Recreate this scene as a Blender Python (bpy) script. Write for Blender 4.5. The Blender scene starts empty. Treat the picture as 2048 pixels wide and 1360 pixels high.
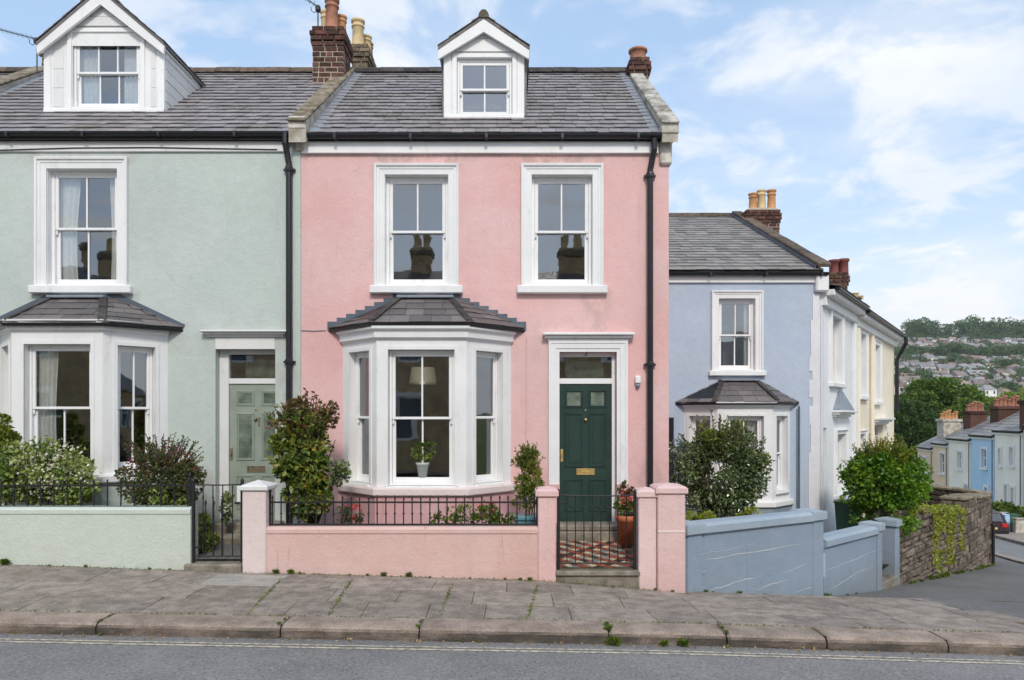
import bpy, math, random
import numpy as np
from mathutils import Vector, Matrix, noise as mnoise

# ------------------------------------------------------------------ camera, sky, sun, exposure
F, CX, HY, EYE = 1450.0, 1024.0, 830.0, 2.1      # focal length in photo pixels, principal column, horizon row, eye height
scene = bpy.context.scene
col = scene.collection
cd = bpy.data.cameras.new('camera')
cam = bpy.data.objects.new('camera', cd); col.objects.link(cam)
cam.location = (0, 0, EYE); cam.rotation_euler = (math.radians(90), 0, 0)
cd.sensor_width = 36.0; cd.lens = 36.0 * F / 2048.0
cd.shift_y = 150.0 / 2048.0
cd.clip_start = 0.05; cd.clip_end = 6000
scene.camera = cam
scene.view_settings.view_transform = 'Standard'
scene.view_settings.look = 'None'
scene.view_settings.gamma = 1.0
scene.view_settings.use_curve_mapping = False
scene.view_settings.exposure = 0.52

SUN_EL, SUN_AZ = math.radians(40), math.radians(174)   # azimuth from +Y clockwise seen from above: behind the camera
world = bpy.data.worlds.new('World'); scene.world = world; world.use_nodes = True
wn = world.node_tree.nodes; wl = world.node_tree.links
wn.clear()
wo = wn.new('ShaderNodeOutputWorld'); wb = wn.new('ShaderNodeBackground')
sky = wn.new('ShaderNodeTexSky'); sky.sky_type = 'NISHITA'; sky.sun_disc = False
sky.sun_elevation = SUN_EL; sky.sun_rotation = SUN_AZ
sky.air_density = 1.0; sky.dust_density = 1.2; sky.ozone_density = 1.0
wb.inputs['Strength'].default_value = 0.148
# broken cloud, laid out on a plane high above (direction divided by its height)
tc = wn.new('ShaderNodeTexCoord'); sep = wn.new('ShaderNodeSeparateXYZ'); wl.new(tc.outputs['Generated'], sep.inputs[0])
def wmath(op, a, b=None):
    n = wn.new('ShaderNodeMath'); n.operation = op
    for i, v in enumerate((a, b)):
        if v is None: continue
        if isinstance(v, (int, float)): n.inputs[i].default_value = v
        else: wl.new(v, n.inputs[i])
    return n.outputs[0]
zz = wmath('ADD', wmath('MAXIMUM', sep.outputs[2], 0.0), 0.22)
cmb = wn.new('ShaderNodeCombineXYZ')
wl.new(wmath('DIVIDE', sep.outputs[0], zz), cmb.inputs[0]); wl.new(wmath('DIVIDE', sep.outputs[1], zz), cmb.inputs[1])
def wnoise(scale, detail, rough, dist, off):
    m = wn.new('ShaderNodeMapping'); m.inputs['Location'].default_value = off
    wl.new(cmb.outputs[0], m.inputs[0])
    n = wn.new('ShaderNodeTexNoise'); n.inputs['Scale'].default_value = scale; n.inputs['Detail'].default_value = detail
    n.inputs['Roughness'].default_value = rough; n.inputs['Distortion'].default_value = dist
    wl.new(m.outputs[0], n.inputs[0]); return n.outputs[0]
def wramp(v, a, b):
    n = wn.new('ShaderNodeMapRange'); n.interpolation_type = 'SMOOTHSTEP'
    n.inputs['From Min'].default_value = a; n.inputs['From Max'].default_value = b
    wl.new(v, n.inputs['Value']); return n.outputs[0]
big = wramp(wnoise(1.25, 5, 0.55, 0.3, (3.1, 1.7, 0)), 0.44, 0.66)
fine = wramp(wnoise(3.4, 10, 0.58, 0.35, (0.4, 5.2, 0)), 0.46, 0.61)
mask = wmath('MULTIPLY', wmath('MINIMUM', wmath('ADD', wmath('MULTIPLY', big, 0.48), wmath('MULTIPLY', fine, 0.58)), 1.0), 0.92)
# a thin veil everywhere, thicker low down
veil = wmath('SUBTRACT', 1.0, wramp(sep.outputs[2], 0.02, 0.42))
mask = wmath('MINIMUM', wmath('ADD', mask, wmath('MULTIPLY', veil, 0.46)), 0.95)
mix = wn.new('ShaderNodeMixRGB'); wl.new(mask, mix.inputs[0]); mix.inputs[2].default_value = (4.85, 4.92, 5.05, 1)
lift = wn.new('ShaderNodeMixRGB'); lift.inputs[0].default_value = 0.62; lift.inputs[2].default_value = (2.55, 3.55, 4.9, 1)
wl.new(sky.outputs[0], lift.inputs[1])
wl.new(lift.outputs[0], mix.inputs[1]); wl.new(mix.outputs[0], wb.inputs[0]); wl.new(wb.outputs[0], wo.inputs[0])

sd = bpy.data.lights.new('sun', 'SUN'); sd.energy = 1.5; sd.angle = math.radians(10); sd.color = (1.0, 0.93, 0.82)
sun = bpy.data.objects.new('sun', sd); col.objects.link(sun)
sdir = Vector((math.sin(SUN_AZ) * math.cos(SUN_EL), math.cos(SUN_AZ) * math.cos(SUN_EL), math.sin(SUN_EL)))
sun.rotation_euler = (-sdir).to_track_quat('-Z', 'Y').to_euler(); sun.location = sdir * 60

# ------------------------------------------------------------------ measuring helpers
R = random.Random(11)
def U(a, b): return R.uniform(a, b)
def PX(px, D): return (px - CX) * D / F           # photo column at depth D -> world x
def PZ(py, D): return EYE - (py - HY) * D / F     # photo row at depth D -> world z
def lerp(a, b, t): return a + (b - a) * t
def interp(tab, x):
    if x <= tab[0][0]: return tab[0][1]
    for (a, va), (b, vb) in zip(tab, tab[1:]):
        if x <= b: return lerp(va, vb, (x - a) / (b - a))
    return tab[-1][1]
HK = [(-12, 1.80), (-4.7, 1.895), (-1.58, 1.955), (1.45, 2.006), (4.7, 2.102), (9, 2.27), (16, 2.5)]
HW = [(-12, 1.68), (-6.285, 1.823), (-3.31, 1.921), (.344, 2.0255), (1.571, 2.13), (2.124, 2.185), (4.5, 2.25), (9, 2.36), (12, 2.4)]
RL = [(8.95, 0), (10.5, .41), (12.3, .68), (13, .74), (19.1, 1.55), (21, 1.84), (27, 2.73), (41, 4.33), (50, 5.2), (60, 6.0), (110, 12.), (200, 22.), (290, 16.), (350, -5.9), (800, -89.5), (900, -96), (1500, -97), (2500, -97)]
KERB = 6.67
def H(x, D):                                       # metres below the eye of the walked-on surface
    if D <= 7.0: return interp(HK, x)
    if D <= 8.95: return lerp(interp(HK, x), interp(HW, x), (D - 7.0) / 1.95)
    return interp(HW, x) + interp(RL, D)
def GZ(x, D): return EYE - H(x, D)
def road_z(x, D): return EYE - interp(HK, x) - .115 + .02 * min(max((KERB - D) / 3, 0), 1)

# ------------------------------------------------------------------ objects
WORLD = {}
def reg(o, parent):
    col.objects.link(o)
    if parent is not None:
        o.parent = parent
        o.matrix_parent_inverse = WORLD[parent.name].inverted()
    return o
def thing(name, label, cat, loc=(0, 0, 0), group=None, kind=None):
    o = bpy.data.objects.new(name, None); o.location = loc; o.empty_display_size = .2
    reg(o, None); WORLD[o.name] = Matrix.Translation(loc)
    return tag(o, label, cat, group, kind)
def tag(o, label=None, cat=None, group=None, kind=None):
    if label: o['label'] = label
    if cat: o['category'] = cat
    if group: o['group'] = group
    if kind: o['kind'] = kind
    return o
def inst(name, mesh, parent, M):
    o = bpy.data.objects.new(name, mesh); reg(o, parent); o.matrix_basis = M; WORLD[o.name] = M
    return o
class MB:
    def __init__(s): s.v = []; s.f = []
    def add(s, pts, faces, M=None):
        b = len(s.v)
        s.v += [tuple(M @ Vector(p)) if M is not None else tuple(p) for p in pts]
        s.f += [tuple(i + b for i in q) for q in faces]
    def poly(s, pts, M=None): s.add(pts, [tuple(range(len(pts)))], M)
    def box(s, x0, x1, y0, y1, z0, z1, M=None, c=0.0):
        if x0 > x1: x0, x1 = x1, x0
        if y0 > y1: y0, y1 = y1, y0
        if z0 > z1: z0, z1 = z1, z0
        if c <= 0:
            s.add([(x0, y0, z0), (x1, y0, z0), (x1, y1, z0), (x0, y1, z0), (x0, y0, z1), (x1, y0, z1), (x1, y1, z1), (x0, y1, z1)],
                  [(0, 3, 2, 1), (4, 5, 6, 7), (0, 1, 5, 4), (1, 2, 6, 5), (2, 3, 7, 6), (3, 0, 4, 7)], M); return
        c = min(c, .45 * min(x1 - x0, y1 - y0, z1 - z0))
        X, Y, Z = (x0, x1), (y0, y1), (z0, z1); v = []; ix = {}
        for i in (0, 1):
            for j in (0, 1):
                for k in (0, 1):
                    sx, sy, sz = (1, -1)[i], (1, -1)[j], (1, -1)[k]
                    for a in range(3):
                        p = [X[i] + sx * c, Y[j] + sy * c, Z[k] + sz * c]
                        p[a] = (X[i], Y[j], Z[k])[a]
                        ix[i, j, k, a] = len(v); v.append(tuple(p))
        f = []
        for i in (0, 1):
            f.append(tuple(ix[i, j, k, 0] for j, k in ((0, 0), (1, 0), (1, 1), (0, 1))))
            f.append(tuple(ix[j, i, k, 1] for j, k in ((0, 0), (1, 0), (1, 1), (0, 1))))
            f.append(tuple(ix[j, k, i, 2] for j, k in ((0, 0), (1, 0), (1, 1), (0, 1))))
            for j in (0, 1):
                f.append((ix[i, j, 0, 0], ix[i, j, 1, 0], ix[i, j, 1, 1], ix[i, j, 0, 1]))
                f.append((ix[i, 0, j, 0], ix[i, 1, j, 0], ix[i, 1, j, 2], ix[i, 0, j, 2]))
                f.append((ix[0, i, j, 1], ix[1, i, j, 1], ix[1, i, j, 2], ix[0, i, j, 2]))
                for k in (0, 1): f.append((ix[i, j, k, 0], ix[i, j, k, 1], ix[i, j, k, 2]))
        s.add(v, f, M)
    def tube(s, path, r, n=6, M=None, cap=True):
        P = [Vector(p) for p in path]; rings = []; base = len(s.v); pts = []; fs = []
        for i, p in enumerate(P):
            d = (P[min(i + 1, len(P) - 1)] - P[max(i - 1, 0)])
            d = d.normalized() if d.length > 1e-9 else Vector((0, 0, 1))
            ref = Vector((0, 0, 1)) if abs(d.z) < .9 else Vector((1, 0, 0))
            a = d.cross(ref).normalized(); b = d.cross(a)
            rr = r[i] if isinstance(r, (list, tuple)) else r
            for k in range(n):
                t = 2 * math.pi * k / n; pts.append(p + (a * math.cos(t) + b * math.sin(t)) * rr)
        for i in range(len(P) - 1):
            for k in range(n):
                fs.append((i * n + k, i * n + (k + 1) % n, (i + 1) * n + (k + 1) % n, (i + 1) * n + k))
        if cap: fs.append(tuple(range(n))[::-1]); fs.append(tuple(range((len(P) - 1) * n, len(P) * n)))
        s.add(pts, fs, M)
    def lathe(s, prof, n=12, at=(0, 0, 0), M=None):
        pts = []; fs = []
        for r, z in prof:
            for k in range(n):
                t = 2 * math.pi * k / n; pts.append((at[0] + r * math.cos(t), at[1] + r * math.sin(t), at[2] + z))
        for i in range(len(prof) - 1):
            for k in range(n): fs.append((i * n + k, i * n + (k + 1) % n, (i + 1) * n + (k + 1) % n, (i + 1) * n + k))
        fs.append(tuple(range(n))[::-1]); fs.append(tuple(range((len(prof) - 1) * n, len(prof) * n)))
        s.add(pts, fs, M)
    def prism(s, ring, vec, M=None):
        n = len(ring); vec = Vector(vec); a = [Vector(p) for p in ring]
        s.add(a + [p + vec for p in a], [tuple(range(n))[::-1], tuple(range(n, 2 * n))] + [(i, (i + 1) % n, n + (i + 1) % n, n + i) for i in range(n)], M)
    def sweep(s, path, prof, M=None, closed_prof=True):
        """profile (outward offset, z) along a plan polyline; outward is to the right-hand front of the walking direction"""
        P = [Vector((p[0], p[1])) for p in path]; rows = []
        for i, p in enumerate(P):
            ns = []
            for a, b in ((i - 1, i), (i, i + 1)):
                if a >= 0 and b < len(P):
                    d = (P[b] - P[a]).normalized(); ns.append(Vector((d.y, -d.x)))
            m = ns[0] if len(ns) == 1 else (ns[0] + ns[1]) / (1 + ns[0].dot(ns[1]))
            rows.append([(p.x + m.x * o, p.y + m.y * o, z) for o, z in prof])
        n = len(prof); pts = [q for r_ in rows for q in r_]; fs = []
        for i in range(len(P) - 1):
            for k in range(n if closed_prof else n - 1):
                fs.append((i * n + k, i * n + (k + 1) % n, (i + 1) * n + (k + 1) % n, (i + 1) * n + k))
        if closed_prof: fs.append(tuple(range(n))); fs.append(tuple(range((len(P) - 1) * n, len(P) * n))[::-1])
        s.add(pts, fs, M)
    def mesh(s, name, mat, smooth=False):
        me = bpy.data.meshes.new(name); me.from_pydata(s.v, [], s.f)
        if mat is not None: me.materials.append(mat)
        if smooth: me.polygons.foreach_set('use_smooth', [True] * len(me.polygons))
        me.update(); return me
    def build(s, name, mat, parent=None, smooth=False):
        o = bpy.data.objects.new(name, s.mesh(name, mat, smooth)); reg(o, parent); WORLD[o.name] = Matrix.Identity(4)
        return o

def frame(o, u, z=0.0):
    """wall frame: local (along the wall, outward, up)"""
    u = Vector((u[0], u[1])).normalized()
    return Matrix(((u.x, u.y, 0, o[0]), (u.y, -u.x, 0, o[1]), (0, 0, 1, z), (0, 0, 0, 1)))
def panel(mb, M, u0, u1, v0, v1, holes=(), t=.12, n=0.0, bare=()):
    us = sorted({u0, u1, *[h[0] for h in holes], *[h[1] for h in holes]})
    vs = sorted({v0, v1, *[h[2] for h in holes], *[h[3] for h in holes]})
    us = [u for u in us if u0 - 1e-6 <= u <= u1 + 1e-6]; vs = [v for v in vs if v0 - 1e-6 <= v <= v1 + 1e-6]
    for a, b in zip(us, us[1:]):
        for c, d in zip(vs, vs[1:]):
            m, k = (a + b) / 2, (c + d) / 2
            if any(h[0] < m < h[1] and h[2] < k < h[3] for h in holes): continue
            mb.poly([(a, n, c), (b, n, c), (b, n, d), (a, n, d)], M)
    for a, b, c, d in [h for h in holes if h not in bare]:
        mb.poly([(a, n, c), (a, n, d), (a, n - t, d), (a, n - t, c)], M)
        mb.poly([(b, n, c), (b, n - t, c), (b, n - t, d), (b, n, d)], M)
        mb.poly([(a, n, d), (b, n, d), (b, n - t, d), (a, n - t, d)], M)
        mb.poly([(a, n, c), (a, n - t, c), (b, n - t, c), (b, n, c)], M)

# ------------------------------------------------------------------ materials
def srgb(r, g, b):
    return tuple((c / 255 / 12.92 if c / 255 <= .04045 else ((c / 255 + .055) / 1.055) ** 2.4) for c in (r, g, b)) + (1.0,)
class NT:
    def __init__(s, name):
        s.m = bpy.data.materials.new(name); s.m.use_nodes = True; s.t = s.m.node_tree; s.t.nodes.clear()
        s.out = s.n('ShaderNodeOutputMaterial'); s.geo = s.n('ShaderNodeNewGeometry'); s.oi = s.n('ShaderNodeObjectInfo')
        s.pos = s.geo.outputs['Position']
    def n(s, t, **k):
        x = s.t.nodes.new(t)
        for a, b in k.items(): setattr(x, a, b)
        return x
    def l(s, a, b): s.t.links.new(a, b)
    def val(s, sock, v):
        if hasattr(v, 'links'): s.l(v, sock)
        else: sock.default_value = v
    def math(s, op, a, b=0.0, clamp=False):
        x = s.n('ShaderNodeMath', operation=op, use_clamp=clamp); s.val(x.inputs[0], a); s.val(x.inputs[1], b); return x.outputs[0]
    def mix(s, f, a, b, mode='MIX'):
        x = s.n('ShaderNodeMixRGB', blend_type=mode); s.val(x.inputs[0], f); s.val(x.inputs[1], a); s.val(x.inputs[2], b); return x.outputs[0]
    def noise(s, scale, detail=4, rough=.55, stretch=None, off=0.0, vec=None):
        p = vec if vec is not None else s.pos
        if stretch or off:
            m = s.n('ShaderNodeMapping'); s.l(p, m.inputs[0]); m.inputs['Scale'].default_value = stretch or (1, 1, 1); m.inputs['Location'].default_value = (off, off * .7, off * 1.3); p = m.outputs[0]
        x = s.n('ShaderNodeTexNoise'); s.l(p, x.inputs[0]); x.inputs['Scale'].default_value = scale; x.inputs['Detail'].default_value = detail; x.inputs['Roughness'].default_value = rough
        return x.outputs[0]
    def step(s, v, a, b, lo=0.0, hi=1.0):
        x = s.n('ShaderNodeMapRange', interpolation_type='SMOOTHSTEP'); s.val(x.inputs['Value'], v)
        x.inputs['From Min'].default_value = a; x.inputs['From Max'].default_value = b; x.inputs['To Min'].default_value = lo; x.inputs['To Max'].default_value = hi
        return x.outputs[0]
    def rnd(s):   # one number per object and per loose piece
        return s.math('FRACT', s.math('ADD', s.oi.outputs['Random'], s.geo.outputs['Random Per Island']))
    def rnd2(s): return s.math('FRACT', s.math('MULTIPLY', s.rnd(), 17.31))
    def hsv(s, c, h=.5, sat=1.0, v=1.0):
        x = s.n('ShaderNodeHueSaturation'); s.val(x.inputs['Hue'], h); s.val(x.inputs['Saturation'], sat); s.val(x.inputs['Value'], v); s.val(x.inputs['Color'], c); return x.outputs[0]
    def ramp(s, v, stops):
        x = s.n('ShaderNodeValToRGB'); s.val(x.inputs[0], v); e = x.color_ramp.elements
        while len(e) < len(stops): e.new(.5)
        for k, (p, c) in enumerate(stops): e[k].position = p; e[k].color = c
        return x.outputs[0]
    def bump(s, h, strength=.3, dist=.01):
        x = s.n('ShaderNodeBump'); x.inputs['Strength'].default_value = strength; x.inputs['Distance'].default_value = dist; s.val(x.inputs['Height'], h); return x.outputs[0]
    def bsdf(s, color, rough=.7, normal=None, metal=0.0, spec=.5):
        p = s.n('ShaderNodeBsdfPrincipled'); s.val(p.inputs['Base Color'], color); s.val(p.inputs['Roughness'], rough)
        s.val(p.inputs['Metallic'], metal); s.val(p.inputs['Specular IOR Level'], spec)
        if normal is not None: s.l(normal, p.inputs['Normal'])
        return p.outputs[0]
    def done(s, sh): s.l(sh, s.out.inputs[0]); return s.m
def plain(name, c, rough=.6, var=.08, scale=9, bump=.0, metal=0.0, spec=.5, pieces=0.0):
    t = NT(name); nz = t.noise(scale, 5)
    cc = t.hsv(c, v=t.step(nz, .25, .75, 1 - var, 1 + var))
    if pieces: cc = t.hsv(cc, v=t.math('ADD', t.math('MULTIPLY', t.rnd(), 2 * pieces), 1 - pieces))
    return t.done(t.bsdf(cc, rough, t.bump(t.noise(scale * 8, 4), bump, .004) if bump else None, metal, spec))
def stucco(name, c, stain=(.34, .27, .23, 1), stain_amt=.5, low=None, seed=0.0, grime=1.0, spots=()):
    """painted render: broad patchiness, repainted areas, fine roller texture, thin streaks"""
    t = NT(name)
    v = t.math('ADD', t.step(t.noise(.55, 5, .6, off=seed), .3, .7, -.05, .05), t.step(t.noise(6, 6, .7, off=seed), .3, .7, -.03, .03))
    cc = t.hsv(c, v=t.math('ADD', v, 1.0), sat=t.step(t.noise(.8, 4, .5, off=seed + 4), .3, .7, .88, 1.1))
    patch = t.step(t.noise(1.1, 2, .4, stretch=(1, 1, .7), off=seed + 9), .60, .62, 0, .16)
    cc = t.mix(patch, cc, t.hsv(c, v=1.12, sat=.82))
    streak = t.math('MULTIPLY', t.step(t.noise(5, 5, .6, stretch=(2.2, 2.2, .16), off=seed + 2), .56, .80), t.step(t.noise(.9, 3, .5, off=seed + 3), .45, .65))
    cc = t.mix(t.math('MULTIPLY', streak, stain_amt * grime), cc, t.mix(1.0, c, stain, 'MULTIPLY'))
    speck = t.step(t.noise(38, 3, .6, off=seed), .68, .78, 0, .22 * grime)
    cc = t.mix(speck, cc, t.mix(.55, c, stain))
    if low is not None:   # splash dirt and algae over the foot of the wall, with an uneven upper limit
        sp = t.n('ShaderNodeSeparateXYZ'); t.l(t.pos, sp.inputs[0])
        hgt = t.math('ADD', sp.outputs[2], t.math('MULTIPLY', t.noise(3.0, 6, .7, off=seed + 6), .55))
        cc = t.mix(t.step(hgt, low - .12, low + .42, .55, 0), cc, t.mix(.62, c, srgb(112, 112, 92)))
    if spots:       # old stains where water has run: plan and height limits, broken up by noise
        sp = t.n('ShaderNodeSeparateXYZ'); t.l(t.pos, sp.inputs[0]); wob = t.math('MULTIPLY', t.math('SUBTRACT', t.noise(3.5, 5, .6, off=seed + 5), .5), .35)
        xx, zz_ = t.math('ADD', sp.outputs[0], wob), t.math('ADD', sp.outputs[2], wob)
        nb = t.step(t.noise(4.0, 7, .72, stretch=(1.3, 1, .8), off=seed + 13), .36, .62)
        for (x0, x1, z0, z1, am) in spots:
            mk = t.math('MULTIPLY', t.math('MULTIPLY', t.step(xx, x0 - .1, x0 + .1), t.step(xx, x1 - .1, x1 + .1, 1, 0)), t.math('MULTIPLY', t.step(zz_, z0 - .07, z0 + .07), t.step(zz_, z1 - .07, z1 + .07, 1, 0)))
            cc = t.mix(t.math('MULTIPLY', t.math('MULTIPLY', mk, nb), am), cc, t.mix(.75, c, stain))
    vo = t.n('ShaderNodeTexVoronoi', feature='DISTANCE_TO_EDGE'); vo.inputs['Scale'].default_value = .75
    wv = t.n('ShaderNodeVectorMath', operation='ADD'); t.l(t.pos, wv.inputs[0]); nz_ = t.n('ShaderNodeTexNoise'); t.l(t.pos, nz_.inputs[0]); nz_.inputs['Scale'].default_value = 2.2; nz_.inputs['Detail'].default_value = 8
    sc_ = t.n('ShaderNodeVectorMath', operation='SCALE'); t.l(nz_.outputs['Color'], sc_.inputs[0]); sc_.inputs['Scale'].default_value = .55; t.l(sc_.outputs[0], wv.inputs[1]); t.l(wv.outputs[0], vo.inputs['Vector'])
    crack = t.math('MULTIPLY', t.step(vo.outputs['Distance'], .0015, .006, 1, 0), t.step(t.noise(.8, 3, .5, off=seed + 17), .52, .60))
    cc = t.mix(t.math('MULTIPLY', crack, .24), cc, stain)
    b = t.math('ADD', t.noise(44, 4, .7), t.math('MULTIPLY', t.noise(9, 4, .6), 1.1))
    cc = t.hsv(cc, v=t.step(t.noise(36, 4, .75, off=seed + 1), .3, .7, .985, 1.015))
    return t.done(t.bsdf(cc, .78, t.bump(b, .75, .010), spec=.3))
def white_paint(name='white_paint', c=(.80, .80, .80, 1), seed=0.0):
    t = NT(name)
    v = t.math('ADD', t.step(t.noise(1.7, 5, .6, off=seed), .3, .7, -.045, .03), 1.0)
    cc = t.hsv(c, v=v)
    dirt = t.math('MULTIPLY', t.step(t.noise(6, 8, .75, stretch=(1, 1, .3), off=seed + 5), .53, .74), .34)
    cc = t.mix(dirt, cc, (.34, .31, .27, 1))
    return t.done(t.bsdf(cc, .55, t.bump(t.math('ADD', t.noise(40, 5, .7), t.math('MULTIPLY', t.noise(5, 3, .5), 1.5)), .32, .006), spec=.4))
def slate_mat(name, c, mossy=.5, lichen=.4, seed=0.0, var=.42):
    t = NT(name)
    r1, r2 = t.rnd(), t.rnd2()
    cc = t.hsv(c, v=t.math('ADD', t.math('MULTIPLY', r1, var), 1 - var / 2), h=t.math('ADD', t.math('MULTIPLY', r2, .05), .475), sat=t.math('ADD', t.math('MULTIPLY', r2, .7), .6))
    cc = t.mix(t.step(r2, .80, .86, 0, var), cc, srgb(165, 158, 160))
    cc = t.mix(t.step(t.noise(9, 6, .7, off=seed), .50, .72, 0, .5), cc, srgb(74, 70, 68))
    cc = t.mix(t.math('MULTIPLY', t.step(t.noise(.9, 4, .6, off=seed + 1), .50, .66), t.step(t.noise(14, 5, .7, off=seed), .40, .62, 0, mossy)), cc, srgb(96, 88, 58))
    cc = t.mix(t.step(t.noise(24, 3, .5, off=seed + 3), .66, .72, 0, lichen), cc, srgb(186, 184, 172))
    return t.done(t.bsdf(cc, t.step(t.noise(12, 4), .3, .7, .42, .68), t.bump(t.noise(26, 6, .65), .35, .006), spec=.45))
def stone_mat(name, c1, c2, moss=0.0, scale=6, bump=.6, var=.35, rough=.85, speckle=.0, seed=0.0, face=0.0):
    t = NT(name)
    cc = t.mix(t.step(t.noise(scale, 7, .65, off=seed), .32, .68), c1, c2)
    cc = t.hsv(cc, v=t.math('ADD', t.math('MULTIPLY', t.rnd(), 2 * var), 1 - var))
    if speckle: cc = t.mix(t.step(t.noise(70, 3, .6), .52, .66, 0, speckle), cc, (.55, .52, .48, 1)); cc = t.mix(t.step(t.noise(48, 4, .65, off=5), .54, .68, 0, speckle), cc, (.07, .065, .06, 1))
    if face:     # road film and tyre dirt on the upright face, in patches
        sn = t.n('ShaderNodeSeparateXYZ'); t.l(t.geo.outputs['True Normal'], sn.inputs[0]); up = t.math('ABSOLUTE', sn.outputs[2])
        cc = t.mix(t.math('MULTIPLY', t.step(up, .2, .75, 1, 0), t.step(t.noise(2.4, 6, .7, stretch=(.5, 1, 2)), .34, .60, .25, face)), cc, (.045, .042, .038, 1))
    if moss: cc = t.mix(t.math('MULTIPLY', t.step(t.noise(2.3, 6, .7, off=seed + 7), .50, .68), moss), cc, srgb(86, 84, 48))
    return t.done(t.bsdf(cc, rough, t.bump(t.noise(scale * 5, 7, .7), bump, .012), spec=.3))
def asphalt(name, c, seed=0.0, rough=.82):
    t = NT(name)
    cc = t.hsv(c, v=t.math('ADD', t.step(t.noise(.7, 6, .65, off=seed), .3, .7, -.16, .16), 1.0))
    g = t.noise(34, 4, .75, off=seed)
    cc = t.mix(t.step(g, .50, .70, 0, .62), cc, t.hsv(c, v=2.0)); cc = t.mix(t.step(t.noise(38, 4, .75, off=seed + 3), .50, .66, 0, .75), cc, t.hsv(c, v=.35))
    cc = t.mix(t.step(t.noise(2.2, 6, .75, stretch=(.35, 1.6, 1), off=seed + 8), .54, .70, 0, .34), cc, t.hsv(c, v=.55))
    return t.done(t.bsdf(cc, rough, t.bump(t.math('ADD', g, t.math('MULTIPLY', t.noise(30, 3), .6)), .8, .008), spec=.35))
def leaf_mat(name, stops, rough=.42, trans=.28, spec=.5):
    t = NT(name)
    r = t.math('ADD', t.math('MULTIPLY', t.geo.outputs['Random Per Island'], .62), t.math('MULTIPLY', t.step(t.noise(3.2, 3, .5), .3, .7), .38))
    cc = t.ramp(r, stops)
    p = t.bsdf(cc, rough, spec=spec)
    tr = t.n('ShaderNodeBsdfTranslucent'); t.l(t.hsv(cc, v=1.5, sat=1.1), tr.inputs[0])
    m = t.n('ShaderNodeMixShader'); m.inputs[0].default_value = trans; t.l(p, m.inputs[1]); t.l(tr.outputs[0], m.inputs[2])
    return t.done(m.outputs[0])
def glass_mat(name, base=.17, tint=(.78, .82, .82, 1), wav=.05):
    t = NT(name)
    fr = t.n('ShaderNodeFresnel'); fr.inputs[0].default_value = 1.5
    fac = t.math('ADD', fr.outputs[0], base, True)
    gl = t.n('ShaderNodeBsdfGlossy'); gl.inputs['Roughness'].default_value = .015; gl.inputs['Color'].default_value = (.92, .96, 1, 1)
    t.l(t.bump(t.noise(2.4, 2, .5), wav, .02), gl.inputs['Normal'])
    tr = t.n('ShaderNodeBsdfTransparent'); tr.inputs[0].default_value = tint
    m = t.n('ShaderNodeMixShader'); t.l(fac, m.inputs[0]); t.l(tr.outputs[0], m.inputs[1]); t.l(gl.outputs[0], m.inputs[2])
    return t.done(m.outputs[0])

M_ = {}
M_['white'] = white_paint()
M_['white_wood'] = white_paint('white_gloss_woodwork', (.84, .84, .84, 1), 3)
M_['white_old'] = white_paint('weathered_white_paint', (.72, .72, .71, 1), 8)
M_['pink'] = stucco('pink_render', (.745, .475, .46, 1), seed=0, stain_amt=.22, spots=[(-2.05, -.75, 5.72, 5.99, .75), (.1, 1.35, 5.72, 5.99, .75), (-3.1, 2.3, 5.86, 6.0, .4), (-.75, -.55, 3.2, 3.9, .5), (1.0, 1.45, 3.3, 3.95, .45), (.3, 1.2, 2.9, 3.5, .25), (-3.1, -2.7, .3, 1.9, .5), (1.9, 2.3, .3, 1.4, .5), (-2.9, 2.2, .2, .65, .6)])
M_['pink_wall'] = stucco('pink_wall_render', (.69, .475, .435, 1), low=.12, seed=5, grime=1.3)
M_['pink_pale'] = stucco('pale_pink_render', (.76, .64, .62, 1), low=.10, seed=7)
M_['pink_dark'] = stucco('rose_render', (.66, .39, .40, 1), seed=15)
M_['pink_gate'] = stucco('gate_pier_pink_render', (.74, .55, .53, 1), low=.05, seed=12)
M_['pink_pier'] = stucco('pink_pier_render', (.74, .50, .48, 1), low=.05, seed=6)
M_['mint'] = stucco('mint_render', (.515, .575, .54, 1), seed=21, stain_amt=.16, spots=[(-7.2, -5.5, 5.8, 6.0, .4), (-7.2, -6.9, 3.2, 3.9, .4), (-5.75, -5.5, 3.2, 3.9, .4), (-5.1, -4.4, .3, 1.3, .6), (-3.5, -3.1, 1.8, 2.9, .35), (-5.0, -3.2, 3.0, 3.5, .2)])
M_['mint_wall'] = stucco('mint_wall_render', (.56, .61, .55, 1), low=.18, seed=25, grime=1.3)
M_['blue'] = stucco('blue_render', (.445, .515, .625, 1), seed=31, stain_amt=.2)
M_['blue_base'] = stucco('slate_blue_render', (.255, .30, .35, 1), seed=33)
M_['blue_wall'] = stucco('blue_grey_wall_render', (.27, .335, .415, 1), low=-.35, seed=37, grime=.7)
M_['blue_cap'] = stucco('blue_grey_coping_paint', (.34, .41, .48, 1), seed=38)
M_['pale_blue'] = stucco('pale_blue_render', (.80, .81, .82, 1), seed=41)
M_['corner_white'] = stucco('corner_white_render', (.72, .72, .75, 1), seed=43)
M_['cream'] = stucco('cream_render', (.87, .78, .62, 1), seed=47)
M_['slate'] = slate_mat('roof_slate', srgb(142, 137, 139), mossy=.7, var=.32)
M_['slate_dark'] = slate_mat('bay_slate', srgb(100, 94, 94), mossy=.15, lichen=.12, seed=5, var=.22)
M_['slate_blue'] = slate_mat('grey_roof_slate', srgb(138, 134, 130), mossy=.3, lichen=.3, seed=9)
M_['roof_bed'] = plain('roof_underlay', srgb(44, 42, 43), .9)
M_['ridge'] = stone_mat('ridge_tile_clay', srgb(112, 96, 84), srgb(74, 68, 62), moss=.4, scale=9)
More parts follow.
